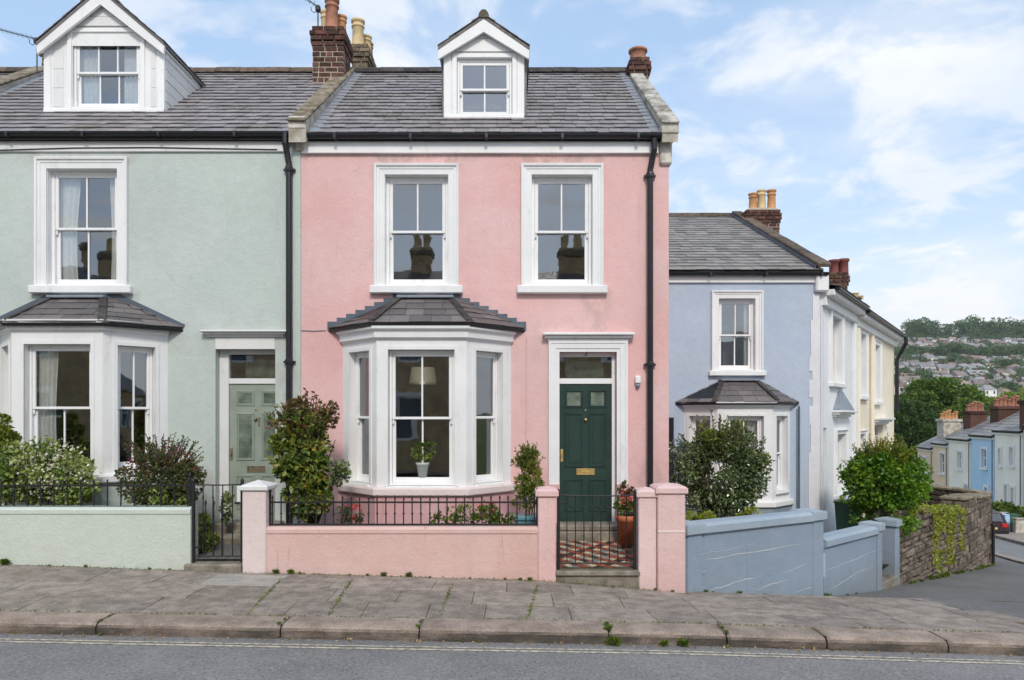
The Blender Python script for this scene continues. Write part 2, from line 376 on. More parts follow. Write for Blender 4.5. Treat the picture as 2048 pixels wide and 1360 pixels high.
M_['ridge_dark'] = stone_mat('ridge_tile_dark', srgb(84, 80, 80), srgb(58, 55, 54), moss=.25, scale=9)
M_['lead'] = plain('lead_flashing', srgb(132, 140, 150), .55, .16, 5, .3)
M_['lead_dark'] = plain('dark_lead', srgb(86, 96, 108), .5, .18, 5, .3)
M_['coping'] = stone_mat('mossy_coping_stone', srgb(156, 144, 126), srgb(96, 86, 70), moss=.65, scale=7, var=.15)
M_['coping_white'] = stone_mat('lichened_coping', srgb(196, 192, 184), srgb(116, 108, 96), moss=.25, scale=5, var=.12)
M_['cap_stone'] = stone_mat('parapet_render', srgb(208, 202, 190), srgb(150, 142, 128), moss=.15, scale=4, var=0)
M_['kneeler'] = stone_mat('limewashed_kneeler', srgb(222, 218, 208), srgb(170, 164, 150), moss=.12, scale=5, var=0)
M_['brick'] = stone_mat('red_brick', srgb(106, 70, 59), srgb(64, 50, 46), moss=.25, scale=9, bump=.5, var=.45)
M_['brick_grey'] = stone_mat('weathered_brick', srgb(136, 122, 104), srgb(92, 80, 68), moss=.35, scale=11, bump=.5, var=.3)
M_['mortar'] = plain('lime_mortar', srgb(168, 156, 141), .9, .2, 12, .4)
M_['pot_red'] = plain('terracotta_pot', srgb(160, 110, 88), .8, .3, 6, .2)
M_['pot_buff'] = plain('buff_clay_pot', srgb(206, 182, 138), .75, .16, 6, .2)
M_['pot_orange'] = plain('orange_clay_pot', srgb(190, 140, 96), .75, .2, 6, .2)
M_['pot_maroon'] = plain('maroon_clay_pot', srgb(120, 66, 60), .7, .2, 6, .2)
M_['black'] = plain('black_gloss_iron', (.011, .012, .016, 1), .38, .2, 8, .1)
M_['iron'] = plain('black_wrought_iron', (.012, .012, .013, 1), .55, .3, 20, .3)
M_['glass'] = glass_mat('window_glass', .19, (.92, .94, .93, 1))
M_['glass_up'] = glass_mat('upper_window_glass', .20, (.80, .84, .86, 1))
M_['glass_dim'] = glass_mat('far_window_glass', .12, (.5, .52, .54, 1))
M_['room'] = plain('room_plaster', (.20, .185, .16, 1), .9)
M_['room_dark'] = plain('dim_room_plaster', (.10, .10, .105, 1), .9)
M_['curtain'] = plain('white_curtain_cloth', (.88, .88, .86, 1), .9, .06, 14)
M_['green_door'] = plain('dark_green_gloss', (.022, .050, .042, 1), .34, .18, 3, .05)
M_['sage_door'] = plain('sage_paint', (.275, .315, .265, 1), .5, .12, 4, .05)
M_['brass'] = plain('brass', (.80, .58, .24, 1), .45, .15, 20, metal=1.0)
M_['brass_old'] = plain('tarnished_brass', (.30, .25, .16, 1), .5, .2, 20, metal=.8)
M_['slab'] = stone_mat('pavement_slab_stone', srgb(160, 148, 137), srgb(120, 110, 101), moss=.22, scale=5.5, bump=.9, var=.14, speckle=.42)
M_['bed'] = stone_mat('joint_dirt', srgb(104, 98, 80), srgb(80, 76, 60), moss=.8, scale=9, var=0)
M_['kerb'] = stone_mat('granite_kerb', srgb(166, 149, 135), srgb(128, 113, 102), moss=.2, scale=4, bump=.9, var=.10, speckle=.40, face=.85)
M_['step'] = stone_mat('step_stone', srgb(150, 142, 128), srgb(104, 98, 88), moss=.25, scale=5, bump=.5, var=.08, speckle=.2)
M_['road'] = asphalt('asphalt_road', (.215, .209, .206, 1))
M_['asphalt'] = asphalt('asphalt_footway', (.155, .149, .143, 1), 5)
M_['soil'] = stone_mat('garden_soil', srgb(78, 66, 52), srgb(48, 42, 34), moss=.5, scale=8, var=0)
M_['rubble'] = stone_mat('rubble_stone', srgb(134, 120, 106), srgb(84, 76, 69), moss=.30, scale=7, bump=1.0, var=.34)
M_['rubble_joint'] = stone_mat('rubble_joint', srgb(92, 82, 72), srgb(60, 54, 48), moss=.4, scale=9, var=0)
M_['bark'] = stone_mat('bark', srgb(92, 76, 60), srgb(56, 46, 38), scale=12, var=0)
def yellow_line():
    t = NT('faded_yellow_line')
    w = t.step(t.noise(22, 6, .75), .42, .60, 0, .85)
    return t.done(t.bsdf(t.mix(w, (.66, .58, .43, 1), (.17, .165, .155, 1)), .8, t.bump(t.noise(85, 2, .6), .6, .006)))
M_['yellow'] = yellow_line()
# ------------------------------------------------------------------ builders
def rect_ring(mb, M, u0, u1, v0, v1, w, n0, n1, wb=None, wt=None, c=.004):
    """four members butted together round a rectangle; w is the member width inside the rectangle"""
    wb = w if wb is None else wb; wt = w if wt is None else wt
    mb.box(u0, u0 + w, n0, n1, v0, v1, M, c); mb.box(u1 - w, u1, n0, n1, v0, v1, M, c)
    mb.box(u0 + w, u1 - w, n0, n1 - .002, v0, v0 + wb, M, c); mb.box(u0 + w, u1 - w, n0, n1 - .002, v1 - wt, v1, M, c)
def u_sweep(mb, M, u0, u1, v0, v1, prof):
    rows = [[(u0 - d, n, v0) for d, n in prof], [(u0 - d, n, v1 + d) for d, n in prof], [(u1 + d, n, v1 + d) for d, n in prof], [(u1 + d, n, v0) for d, n in prof]]
    k = len(prof); fs = []
    for i in range(3):
        for j in range(k - 1): fs.append((i * k + j, i * k + j + 1, (i + 1) * k + j + 1, (i + 1) * k + j))
    mb.add([p for r in rows for p in r], fs, M)
def arch_profile(w): return [(0, -.01), (0, .030), (.10 * w / .2, .034), (.105 * w / .2, .044), (.15 * w / .2, .046), (.155 * w / .2, .066), (w - .01, .072), (w, .064), (w, -.01)]
def room(house, M, u0, u1, v0, v1, n0, n1, mat='room'):
    mb = MB(); P = [(u0, v0), (u1, v0), (u1, v1), (u0, v1)]
    mb.poly([(a, n1, b) for a, b in P], M)
    for (a, b), (c, d) in zip(P, P[1:] + P[:1]): mb.poly([(a, n0, b), (c, n0, d), (c, n1, d), (a, n1, b)], M)
    return mb.build('room', M_[mat], house)
def sash(parent, name, M, u0, u1, v0, v1, n0, n1, stile, top, bot, bars, hbars, mat, glass, horns=0):
    mb = MB()
    rect_ring(mb, M, u0, u1, v0, v1, stile, n0, n1, bot, top)
    lights = []
    g0, g1, h0, h1 = u0 + stile, u1 - stile, v0 + bot, v1 - top
    b = .011
    for k in range(1, bars + 1):
        c = lerp(g0, g1, k / (bars + 1)); mb.box(c - b, c + b, n0 + .006, n1 - .006, h0, h1, M)
    for k in range(1, hbars + 1):
        c = lerp(h0, h1, k / (hbars + 1)); mb.box(g0, g1, n0 + .008, n1 - .008, c - b, c + b, M)
    if horns:
        for e, s in ((u0, 1), (u1, -1)):
            mb.box(e, e + s * stile * .62, n0, n1 - .003, v0 - .075, v0 - .001, M, .012)
    o = mb.build(name, mat, parent)
    nm = (n0 + n1) / 2
    for i in range(bars + 1):
        a, c = lerp(g0, g1, i / (bars + 1)), lerp(g0, g1, (i + 1) / (bars + 1))
        p = MB(); tw = U(-.004, .004); tv = U(-.004, .004)
        p.poly([(a, nm + tw, h0), (c, nm - tw, h0), (c, nm - tw + tv, h1), (a, nm + tw + tv, h1)], M); p.build('pane', glass, parent)
    return o
def sash_window(parent, M, hole, t=.10, bars=(1, 1), rail=.5, fw=.045, stile=.05, sur=0.0, sill=None, mat=None, glass=None, is_part=True, label=None, sill_mat=None):
    """double-hung sash in a wall opening: box frame, two sashes, panes, moulded surround and sill"""
    mat = mat or M_['white_wood']; glass = glass or M_['glass']
    u0, u1, v0, v1 = hole
    mb = MB(); e = .003
    e = .0045; rect_ring(mb, M, u0 + e, u1 - e, v0 + e, v1 - e, fw, -t - .11, -t, fw * .8, fw * 1.1)
    mb.box(u0 + e, u1 - e, -t + .001, -.012, v0 + e, v0 + .022, M, .004)
    w = mb.build('window' if is_part else 'window_frame', mat, parent)
    if label: w['label'] = label
    top = w if is_part else parent
    if is_part:
        mb = MB(); k = .004
        for (a_, b_, c_, d_) in ((u0, u0 + k, v0, v1), (u1 - k, u1, v0, v1), (u0 + k, u1 - k, v1 - k, v1), (u0 + k, u1 - k, v0, v0 + k)): mb.box(a_, b_, -t - .12, .001, c_, d_, M)
        mb.build('reveal', M_['white'], top)
    a, b, c, d = u0 + fw + e, u1 - fw - e, v0 + fw * .8 + e, v1 - fw * 1.1 - e
    mid = lerp(c, d, rail)
    sash(top, 'lower_sash', M, a + .002, b - .002, c, mid + .018, -t - .088, -t - .050, stile, .034, .075, bars[1], 0, mat, glass)
    sash(top, 'upper_sash', M, a + .002, b - .002, mid - .018, d, -t - .046, -t - .008, stile, .045, .036, bars[0], 0, mat, glass, horns=1)
    if sur:
        mb = MB(); u_sweep(mb, M, u0, u1, v0 - .02, v1, arch_profile(sur)); mb.build('architrave', M_['white'], top)
    if sill:
        mb = MB(); lo, hi, ov, pr = sill
        mb.box(u0 - ov, u1 + ov, -.02, pr, lo, hi, M, .012); mb.build('sill', sill_mat or M_['white'], top)
    return w

def slates(parent, poly, gauge, width, mat, budget, lift=.013, thick=.009, first=.0, jit=.004):
    """courses of slates over a flat roof face eaveL, eaveR, topR, topL; returns how many were built one by one"""
    A, B, C, D = [Vector(p) for p in poly]
    e = (B - A).normalized(); up = (D - A) - e * (D - A).dot(e); Ht = up.length
    if Ht < .05: up = (C - B) - e * (C - B).dot(e); Ht = up.length
    up.normalize(); nrm = e.cross(up)
    if nrm.z < 0: nrm = -nrm
    def uv(p): q = p - A; return q.dot(e), q.dot(up)
    (au, av), (bu, bv), (cu, cv), (du, dv) = uv(A), uv(B), uv(C), uv(D)
    def ul(v): return lerp(au, du, min(v / max(dv, 1e-6), 1))
    def ur(v): return lerp(bu, cu, min(v / max(cv, 1e-6), 1))
    rows = int(Ht / gauge + .35); g = Ht / max(rows, 1); used = 0; rest = MB()
    for i in range(rows):
        v0 = i * g - first * (i == 0); vt = min(i * g + g * 1.45, Ht)
        u = -width * (.5 if i % 2 else 0) + U(-.03, .03) + min(ul(v0), ul(vt)) - width
        while u < max(ur(v0), ur(vt)):
            w = width * U(.86, 1.14); a, b = u + .0025, u + w - .0025; u += w
            a0, b0, a1, b1 = max(a, ul(v0)), min(b, ur(v0)), max(a, ul(vt)), min(b, ur(vt))
            if b0 - a0 < .015 and b1 - a1 < .015: continue
            if b0 < a0: a0 = b0 = (a0 + b0) / 2
            if b1 < a1: a1 = b1 = (a1 + b1) / 2
            h = lift + U(-.003, .005); sk = U(-jit, jit); dv0 = U(-jit, jit) * 1.6; h1 = .002
            P = lambda uu, vv, hh: A + e * uu + up * vv + nrm * hh
            pts = [P(a0, v0 + dv0 - sk, h), P(b0, v0 + dv0 + sk, h + U(-.002, .002)), P(b1, vt, h1), P(a1, vt, h1),
                   P(a0, v0 + dv0 - sk, h - thick), P(b0, v0 + dv0 + sk, h - thick), P(b1, vt, h1 - .006), P(a1, vt, h1 - .006)]
            fs = [(0, 1, 2, 3), (4, 5, 1, 0), (5, 6, 2, 1), (7, 4, 0, 3)]
            if used < budget:
                m = MB(); m.add(pts, fs); m.build('slate', mat, parent); used += 1
            else: rest.add(pts, fs)
    if rest.v: tag(rest.build('slate_courses', mat, parent), kind='stuff')
    return used

def brick_stack(parent, x0, x1, y0, y1, z0, z1, mat, course=.088, caps=2, single=True, cap_out=.045):
    """brick chimney shaft: mortar core, bricks one by one on the three faces in view, oversailing courses at the top"""
    core = MB(); core.box(x0 + .008, x1 - .008, y0 + .008, y1 - .008, z0, z1 - .02)
    core.build('mortar_core', M_['mortar'], parent); n = 0; rest = MB()
    rows = int(round((z1 - z0) / course)); j = .015
    for i in range(rows):
        o = cap_out if (rows - 4 < i <= rows - 2 and caps) else (cap_out * .35 if i == rows - 1 and caps else (cap_out * .5 if i == rows - 4 and caps else 0))
        X0, X1, Y0, Y1 = x0 - o, x1 + o, y0 - o, y1 + o
        za, zb = z0 + i * course + j / 2, z0 + (i + 1) * course - j / 2
        for face in range(4):
            L = (X1 - X0) if face in (0, 2) else (Y1 - Y0) - .20
            p = -(.0 if (i + face) % 2 else .112) + U(-.02, .02)
            while p < L:
                w = .225 * U(.92, 1.08) if R.random() > .15 else .112
                a, b = max(p, 0) + j / 2, min(p + w, L) - j / 2; p += w
                if b - a < .03: continue
                d = U(-.003, .004); m = MB() if single else rest
                if face == 0: m.box(X0 + a, X0 + b, Y0 - d, Y0 + .10, za, zb, None, .007)
                elif face == 1: m.box(X1 - .10, X1 + d, Y0 + .10 + a, Y0 + .10 + b, za, zb, None, .007)
                elif face == 2: m.box(X0 + a, X0 + b, Y1 - .10, Y1 + d, za, zb, None, .007)
                else: m.box(X0 - d, X0 + .10, Y0 + .10 + a, Y0 + .10 + b, za, zb, None, .007)
                if single: m.build('brick', mat, parent)
    if rest.v: tag(rest.build('brickwork', mat, parent), kind='stuff')
    fl = MB(); fl.add([(x0, y0, z1 - .03), (x1, y0, z1 - .03), (x1, y1, z1 - .03), (x0, y1, z1 - .03), (x0 + .12, y0 + .12, z1 + .06), (x1 - .12, y0 + .12, z1 + .06), (x1 - .12, y1 - .12, z1 + .06), (x0 + .12, y1 - .12, z1 + .06)],
                      [(0, 1, 5, 4), (1, 2, 6, 5), (2, 3, 7, 6), (3, 0, 4, 7), (4, 5, 6, 7)])
    fl.build('flaunching', M_['mortar'], parent)
def chimney_pot(parent, x, y, z, h, r, mat, style=0):
    prof = [(r * 1.08, 0), (r * 1.08, .04), (r * .98, .07), (r * .86, h * .72), (r * .90, h * .73), (r * 1.04, h * .75), (r * 1.04, h * .79), (r * .9, h * .81), (r * .9, h * .90), (r * 1.08, h * .92), (r * 1.10, h), (r * .88, h), (r * .80, h * .8)]
    if style == 1: prof = [(r * 1.1, 0), (r * 1.0, .05), (r * .95, h * .80), (r * 1.18, h * .84), (r * 1.18, h), (r * .9, h), (r * .85, h * .75)]
    mb = MB(); mb.lathe(prof, 14, (x, y, z)); return mb.build('chimney_pot', mat, parent, True)
def ridge_line(parent, p0, p1, mat, step=.42, r=.11):
    p0, p1 = Vector(p0), Vector(p1); L = (p1 - p0).length; d = (p1 - p0) / L
    s = Vector((d.y, -d.x, 0)).normalized(); up = s.cross(d); up = up if up.z > 0 else -up
    k = max(1, int(L / step))
    for i in range(k):
        a, b = p0 + d * (L * i / k + .004), p0 + d * (L * (i + 1) / k - .004); h = U(-.006, .006)
        prof = [(-r, -.075), (-r * .75, .0), (-r * .3, .045), (r * .3, .045), (r * .75, .0), (r, -.075)]
        mb = MB(); mb.prism([a + s * x + up * (y + h) for x, y in prof], b - a); mb.build('ridge_tile', mat, parent)
def main_roof_z(y, y0=10.55, z0=EYE + 4.10, k=.744): return z0 + k * (y - y0)
def gutter(parent, x0, x1, y, z, r=.062, M=None):
    mb = MB(); prof = [(r * math.cos(t), r * math.sin(t)) for t in [math.pi + math.pi * k / 8 for k in range(9)]]
    prof = prof + [(r * .9, 0), (-r * .9, 0)]
    if M is None: mb.prism([(x0, y + a, z + b) for a, b in prof], (x1 - x0, 0, 0))
    else: mb.prism([(x0, y + a, z + b) for a, b in prof], (x1 - x0, 0, 0), M)
    k = x0 + .5
    while k < x1:
        mb.box(k - .02, k + .02, y - r - .006, y + r + .006, z - r - .008, z - .005, M, .003); k += 1.1
    return mb.build('gutter', M_['black'], parent, False)
def coping_run(parent, a, b, w, th, mat, n, name='coping_stone'):
    a, b = Vector(a), Vector(b); d = (b - a); L = d.length; d /= L
    s = Vector((d.y, -d.x, 0)).normalized(); up = s.cross(d); up = up if up.z > 0 else -up
    for i in range(n):
        p, q = a + d * (L * i / n + .004), a + d * (L * (i + 1) / n - .004); h = U(-.006, .006); e = U(-.006, .006)
        mb = MB(); M = Matrix(((d.x, s.x, up.x, p.x), (d.y, s.y, up.y, p.y), (d.z, s.z, up.z, p.z), (0, 0, 0, 1)))
        mb.box(0, (q - p).length, -w / 2 + e, w / 2 + e, h, th + h, M, .018); mb.build(name, mat, parent)

def shell(house, x0, x1, y0, yb, zb, ze, zr, yr, mat, holes, t=.12, name='wall'):
    """front wall with openings, gable ends and back wall of a house with its eaves along x"""
    mb = MB(); M = frame((0, y0), (1, 0)); panel(mb, M, x0, x1, zb, ze, holes, t)
    for x in (x0, x1): mb.poly([(x, y0, zb), (x, yb, zb), (x, yb, ze), (x, yr, zr), (x, y0, ze)])
    mb.poly([(x0, yb, zb), (x1, yb, zb), (x1, yb, ze), (x0, yb, ze)])
    return mb.build(name, mat, house)
def px_hole(px0, px1, py0, py1, D): return (PX(px0, D), PX(px1, D), PZ(py1, D), PZ(py0, D))

def bay(house, xc, w, W, y0, p, z_ground, z_plinth, z_head, z_corn, hc, hs, slate, wall_mat, base_mat, roof, budget, bars=((1, 1), (0, 0)), corn=.16, sill_mat=None):
    """canted bay: three white faces with sash windows, plinth, sill band, cornice and a hipped slate roof. hc/hs: openings as fractions"""
    yf = y0 - p
    pts = [(xc - W, y0), (xc - w, yf), (xc + w, yf), (xc + W, y0)]
    b = MB(); frames = []
    for i in range(3):
        M = frame(pts[i], (pts[i + 1][0] - pts[i][0], pts[i + 1][1] - pts[i][1])); L = math.hypot(pts[i + 1][0] - pts[i][0], pts[i + 1][1] - pts[i][1])
        f = hc if i == 1 else hs
        a0, a1 = (f[0], f[1]) if i != 0 else (1 - f[1], 1 - f[0])
        h = (L * a0, L * a1, f[2], f[3]); frames.append((M, h, L))
        panel(b, M, 0, L, z_plinth, z_corn, [h], .13)
        # sunk margin round each opening
        for d0, d1, nn in ((.0, .05, .012),):
            u_sweep(b, M, h[0], h[1], h[2], h[3], [(0, -.005), (0, nn), (d1, nn), (d1, -.005)])
    o = b.build('bay', wall_mat, house)
    m = MB(); path = pts
    m.sweep(path, [(-.05, z_ground), (.035, z_ground), (.035, z_plinth - .11), (-.05, z_plinth - .11)]); m.build('plinth', base_mat, o)
    m = MB(); m.sweep(path, [(-.12, z_plinth - .11), (.075, z_plinth - .11), (.085, z_plinth - .095), (.085, z_plinth - .02), (.07, z_plinth + .004), (-.12, z_plinth + .012)]); m.build('sill_band', sill_mat or base_mat, o)
    m = MB(); zc = z_corn
    m.sweep(path, [(-.05, zc - corn), (.012, zc - corn), (.02, zc - corn + .02), (.055, zc - corn + .03), (.06, zc - .08), (.095, zc - .055), (.11, zc - .045), (.115, zc), (-.05, zc)]); m.build('cornice', M_['white'], o)
    for i, (M, h, L) in enumerate(frames):
        k = 0 if i == 1 else 1
        sash_window(o, M, h, .10, bars[k], .5, .035 if i == 1 else .03, .045 if i == 1 else .04, is_part=False, glass=M_['glass'])
        s = MB(); s.box(h[0] - .03, h[1] + .03, -.06, .05, h[2] - .05, h[2] - .004, M, .01); s.build('sill', M_['white'], o)
    # floor and ceiling of the bay so that no light leaks in
    m = MB(); m.poly([(x, y, z_plinth + .02) for x, y in pts]); m.poly([(x, y, z_corn - .02) for x, y in pts]); m.build('bay_lining', M_['room'], o)
    # roof
    he, we, ye, ze, ht, zt, yt = roof     # half eave front, half width at wall, front y, eave z, half top, top z, top y
    A0, A1, T0, T1, B0, B1 = (xc - he, ye, ze), (xc + he, ye, ze), (xc - ht, yt, zt), (xc + ht, yt, zt), (xc - we, y0 + .0, ze), (xc + we, y0 + .0, ze)
    T0b, T1b = (xc - ht, y0, zt), (xc + ht, y0, zt)
    m = MB(); m.poly([A0, A1, T1, T0]); m.poly([A1, B1, T1b, T1]); m.poly([B0, A0, T0, T0b]); m.poly([T0, T1, T1b, T0b]); m.poly([(x, y, z - .03) for x, y, z in (B0, A0, A1, B1)])
    for q, r in ((B0, A0), (A0, A1), (A1, B1)): m.poly([q, r, (r[0], r[1], r[2] - .03), (q[0], q[1], q[2] - .03)])
    rf = m.build('bay_roof', M_['black'], house)
    g = .165; n = 0
    n += slates(rf, [A0, A1, T1, T0], g, .27, slate, budget, .016, .010, .02)
    n += slates(rf, [A1, B1, T1b, T1], g, .27, slate, budget - n, .016, .010, .02)
    n += slates(rf, [B0, A0, T0, T0b], g, .27, slate, budget - n, .016, .010, .02)
    for q, r in ((A0, T0), (A1, T1)): coping_run(rf, Vector(q) + Vector((0, 0, .012)), Vector(r) + Vector((0, 0, .012)), .11, .02, M_['lead_dark'] if slate is not M_['slate_dark'] else M_['ridge_dark'], 2, 'hip_roll')
    m = MB(); m.box(T0[0] - .05, T1[0] + .05, yt - .10, y0 - .003, zt - .012, zt + .028, None, .008); m.build('top_flashing', M_['lead'], rf)
    gq = MB(); gp = [(-.012 + .035 * math.cos(t), ze - .030 + .035 * math.sin(t)) for t in [math.pi + math.pi * k / 6 for k in range(7)]]
    gq.sweep([B0[:2], A0[:2], A1[:2], B1[:2]], gp); gq.build('bay_gutter', M_['black'], rf)
    return o, rf, n
def soaker_steps(rf, xc, ht, we, y, ze, zt, n, mat):
    """stepped lead flashing dressed into the wall along both slopes of a bay roof, each step a piece"""
    for s in (-1, 1):
        for i in range(n):
            a, b = i / n, (i + 1) / n
            x0, x1 = xc + s * lerp(we, ht, a), xc + s * lerp(we, ht, b + .18)
            z0 = lerp(ze, zt, a); z1 = lerp(ze, zt, b) + .055
            m = MB(); m.box(x0, x1, y - .014 - .002 * (i % 2), y + .01, z0 - .02, z1, None, .004); m.build('step_flashing', mat, rf)
    return rf
def hood(house, M, u0, u1, z0, z1, out, mat, name='door_hood'):
    mb = MB(); h = z1 - z0
    mb.box(u0 + .07, u1 - .07, -.02, out * .35, z0, z0 + h * .35, M, .006)
    mb.box(u0 + .03, u1 - .03, -.02, out * .7, z0 + h * .352, z0 + h * .68, M, .008)
    mb.box(u0, u1, -.02, out, z0 + h * .682, z1, M, .008)
    return mb.build(name, mat, house)
def panel_door(house, M, u0, u1, v0, v1, n, mat, glazed, letter, knob_u, brass):
    """six-panel door: slab, raised mouldings, glazed top lights"""
    mb = MB(); mb.box(u0, u1, n - .045, n, v0, v1, M, .004)
    W, Hh = u1 - u0, v1 - v0
    d = mb.build('door', mat, house)
    for (a, b, c, e, gl) in glazed:
        p = (u0 + W * a, u0 + W * b, v0 + Hh * c, v0 + Hh * e)
        f = MB()
        for k, (ww, hh) in enumerate(((.018, .014), (.034, .006))):
            i = .0 if k == 0 else .018
            q = (p[0] + i, p[1] - i, p[2] + i, p[3] - i)
            rect_ring(f, M, q[0], q[1], q[2], q[3], .017, n - .01, n + hh, c=.003)
        f.build('door_moulding', mat, d)
        if gl:
            g = MB(); g.box(p[0] + .034, p[1] - .034, n - .001, n + .002, p[2] + .034, p[3] - .034, M); g.build('door_glass', M_['door_glass'], d)
        else:
            g = MB(); g.box(p[0] + .06, p[1] - .06, n - .002, n + .007, p[2] + .06, p[3] - .06, M, .006); g.build('door_panel', mat, d)
    cu = (u0 + u1) / 2
    lz = v0 + Hh * letter
    m = MB(); rect_ring(m, M, cu - .135, cu + .135, lz - .048, lz + .048, .022, n - .002, n + .012, c=.003); m.box(cu - .112, cu + .112, n - .002, n + .006, lz - .025, lz + .025, M, .002); m.box(cu - .075, cu + .075, n + .006, n + .013, lz - .006, lz + .006, M, .003); m.build('letter_plate', brass, d)
    m = MB(); K = M @ Matrix.Translation((cu, n, v0 + Hh * .742)) @ Matrix.Rotation(-math.pi / 2, 4, 'X')
    m.lathe([(.022, -.002), (.024, .006), (.010, .012), (.010, .02), (.022, .03), (.018, .042), (.004, .046)], 10, (0, 0, 0), K); m.build('knocker', brass, d, True)
    m = MB(); K = M @ Matrix.Translation((cu, n, v0 + Hh * .81)) @ Matrix.Rotation(-math.pi / 2, 4, 'X'); m.lathe([(.014, -.002), (.014, .006), (.004, .009)], 10, (0, 0, 0), K); m.build('spyhole', brass, d, True)
    m = MB(); m.box(knob_u - .02, knob_u + .02, n - .002, n + .008, v0 + Hh * .44, v0 + Hh * .53, M, .003); m.box(knob_u - .010, knob_u + .010, n + .008, n + .035, v0 + Hh * .475, v0 + Hh * .50, M, .004); m.build('lock_plate', brass, d)
    return d
def dg():
    t = NT('frosted_door_glass'); c = t.ramp(t.noise(7, 4, .6), [(.3, (.05, .075, .06, 1)), (.7, (.21, .25, .20, 1))])
    return t.done(t.bsdf(c, .18, t.bump(t.noise(40, 3), .3, .004), spec=.8))
M_['door_glass'] = dg()
def curtain(label, M, u0, u1, v0, v1, n, pleats=5, amp=.03, gather=0.0, group=None):
    mb = MB(); N = pleats * 8; K = 8; pts = []
    for j in range(K + 1):
        f = j / K
        for i in range(N + 1):
            x = lerp(u0, u1, i / N); s = gather * math.sin(math.pi * min(f * 1.1, 1)) * (x - u0 if gather > 0 else u1 - x)
            pts.append((x - s, n + amp * math.sin(2 * math.pi * pleats * i / N + .5 * math.sin(f * 4)) * (.6 + .4 * (1 - f)), lerp(v0, v1, f)))
    fs = [(j * (N + 1) + i, j * (N + 1) + i + 1, (j + 1) * (N + 1) + i + 1, (j + 1) * (N + 1) + i) for j in range(K) for i in range(N)]
    mb.add(pts, fs, M); o = mb.build('curtain', M_['curtain'], None, True)
    return tag(o, label, 'curtain', group)

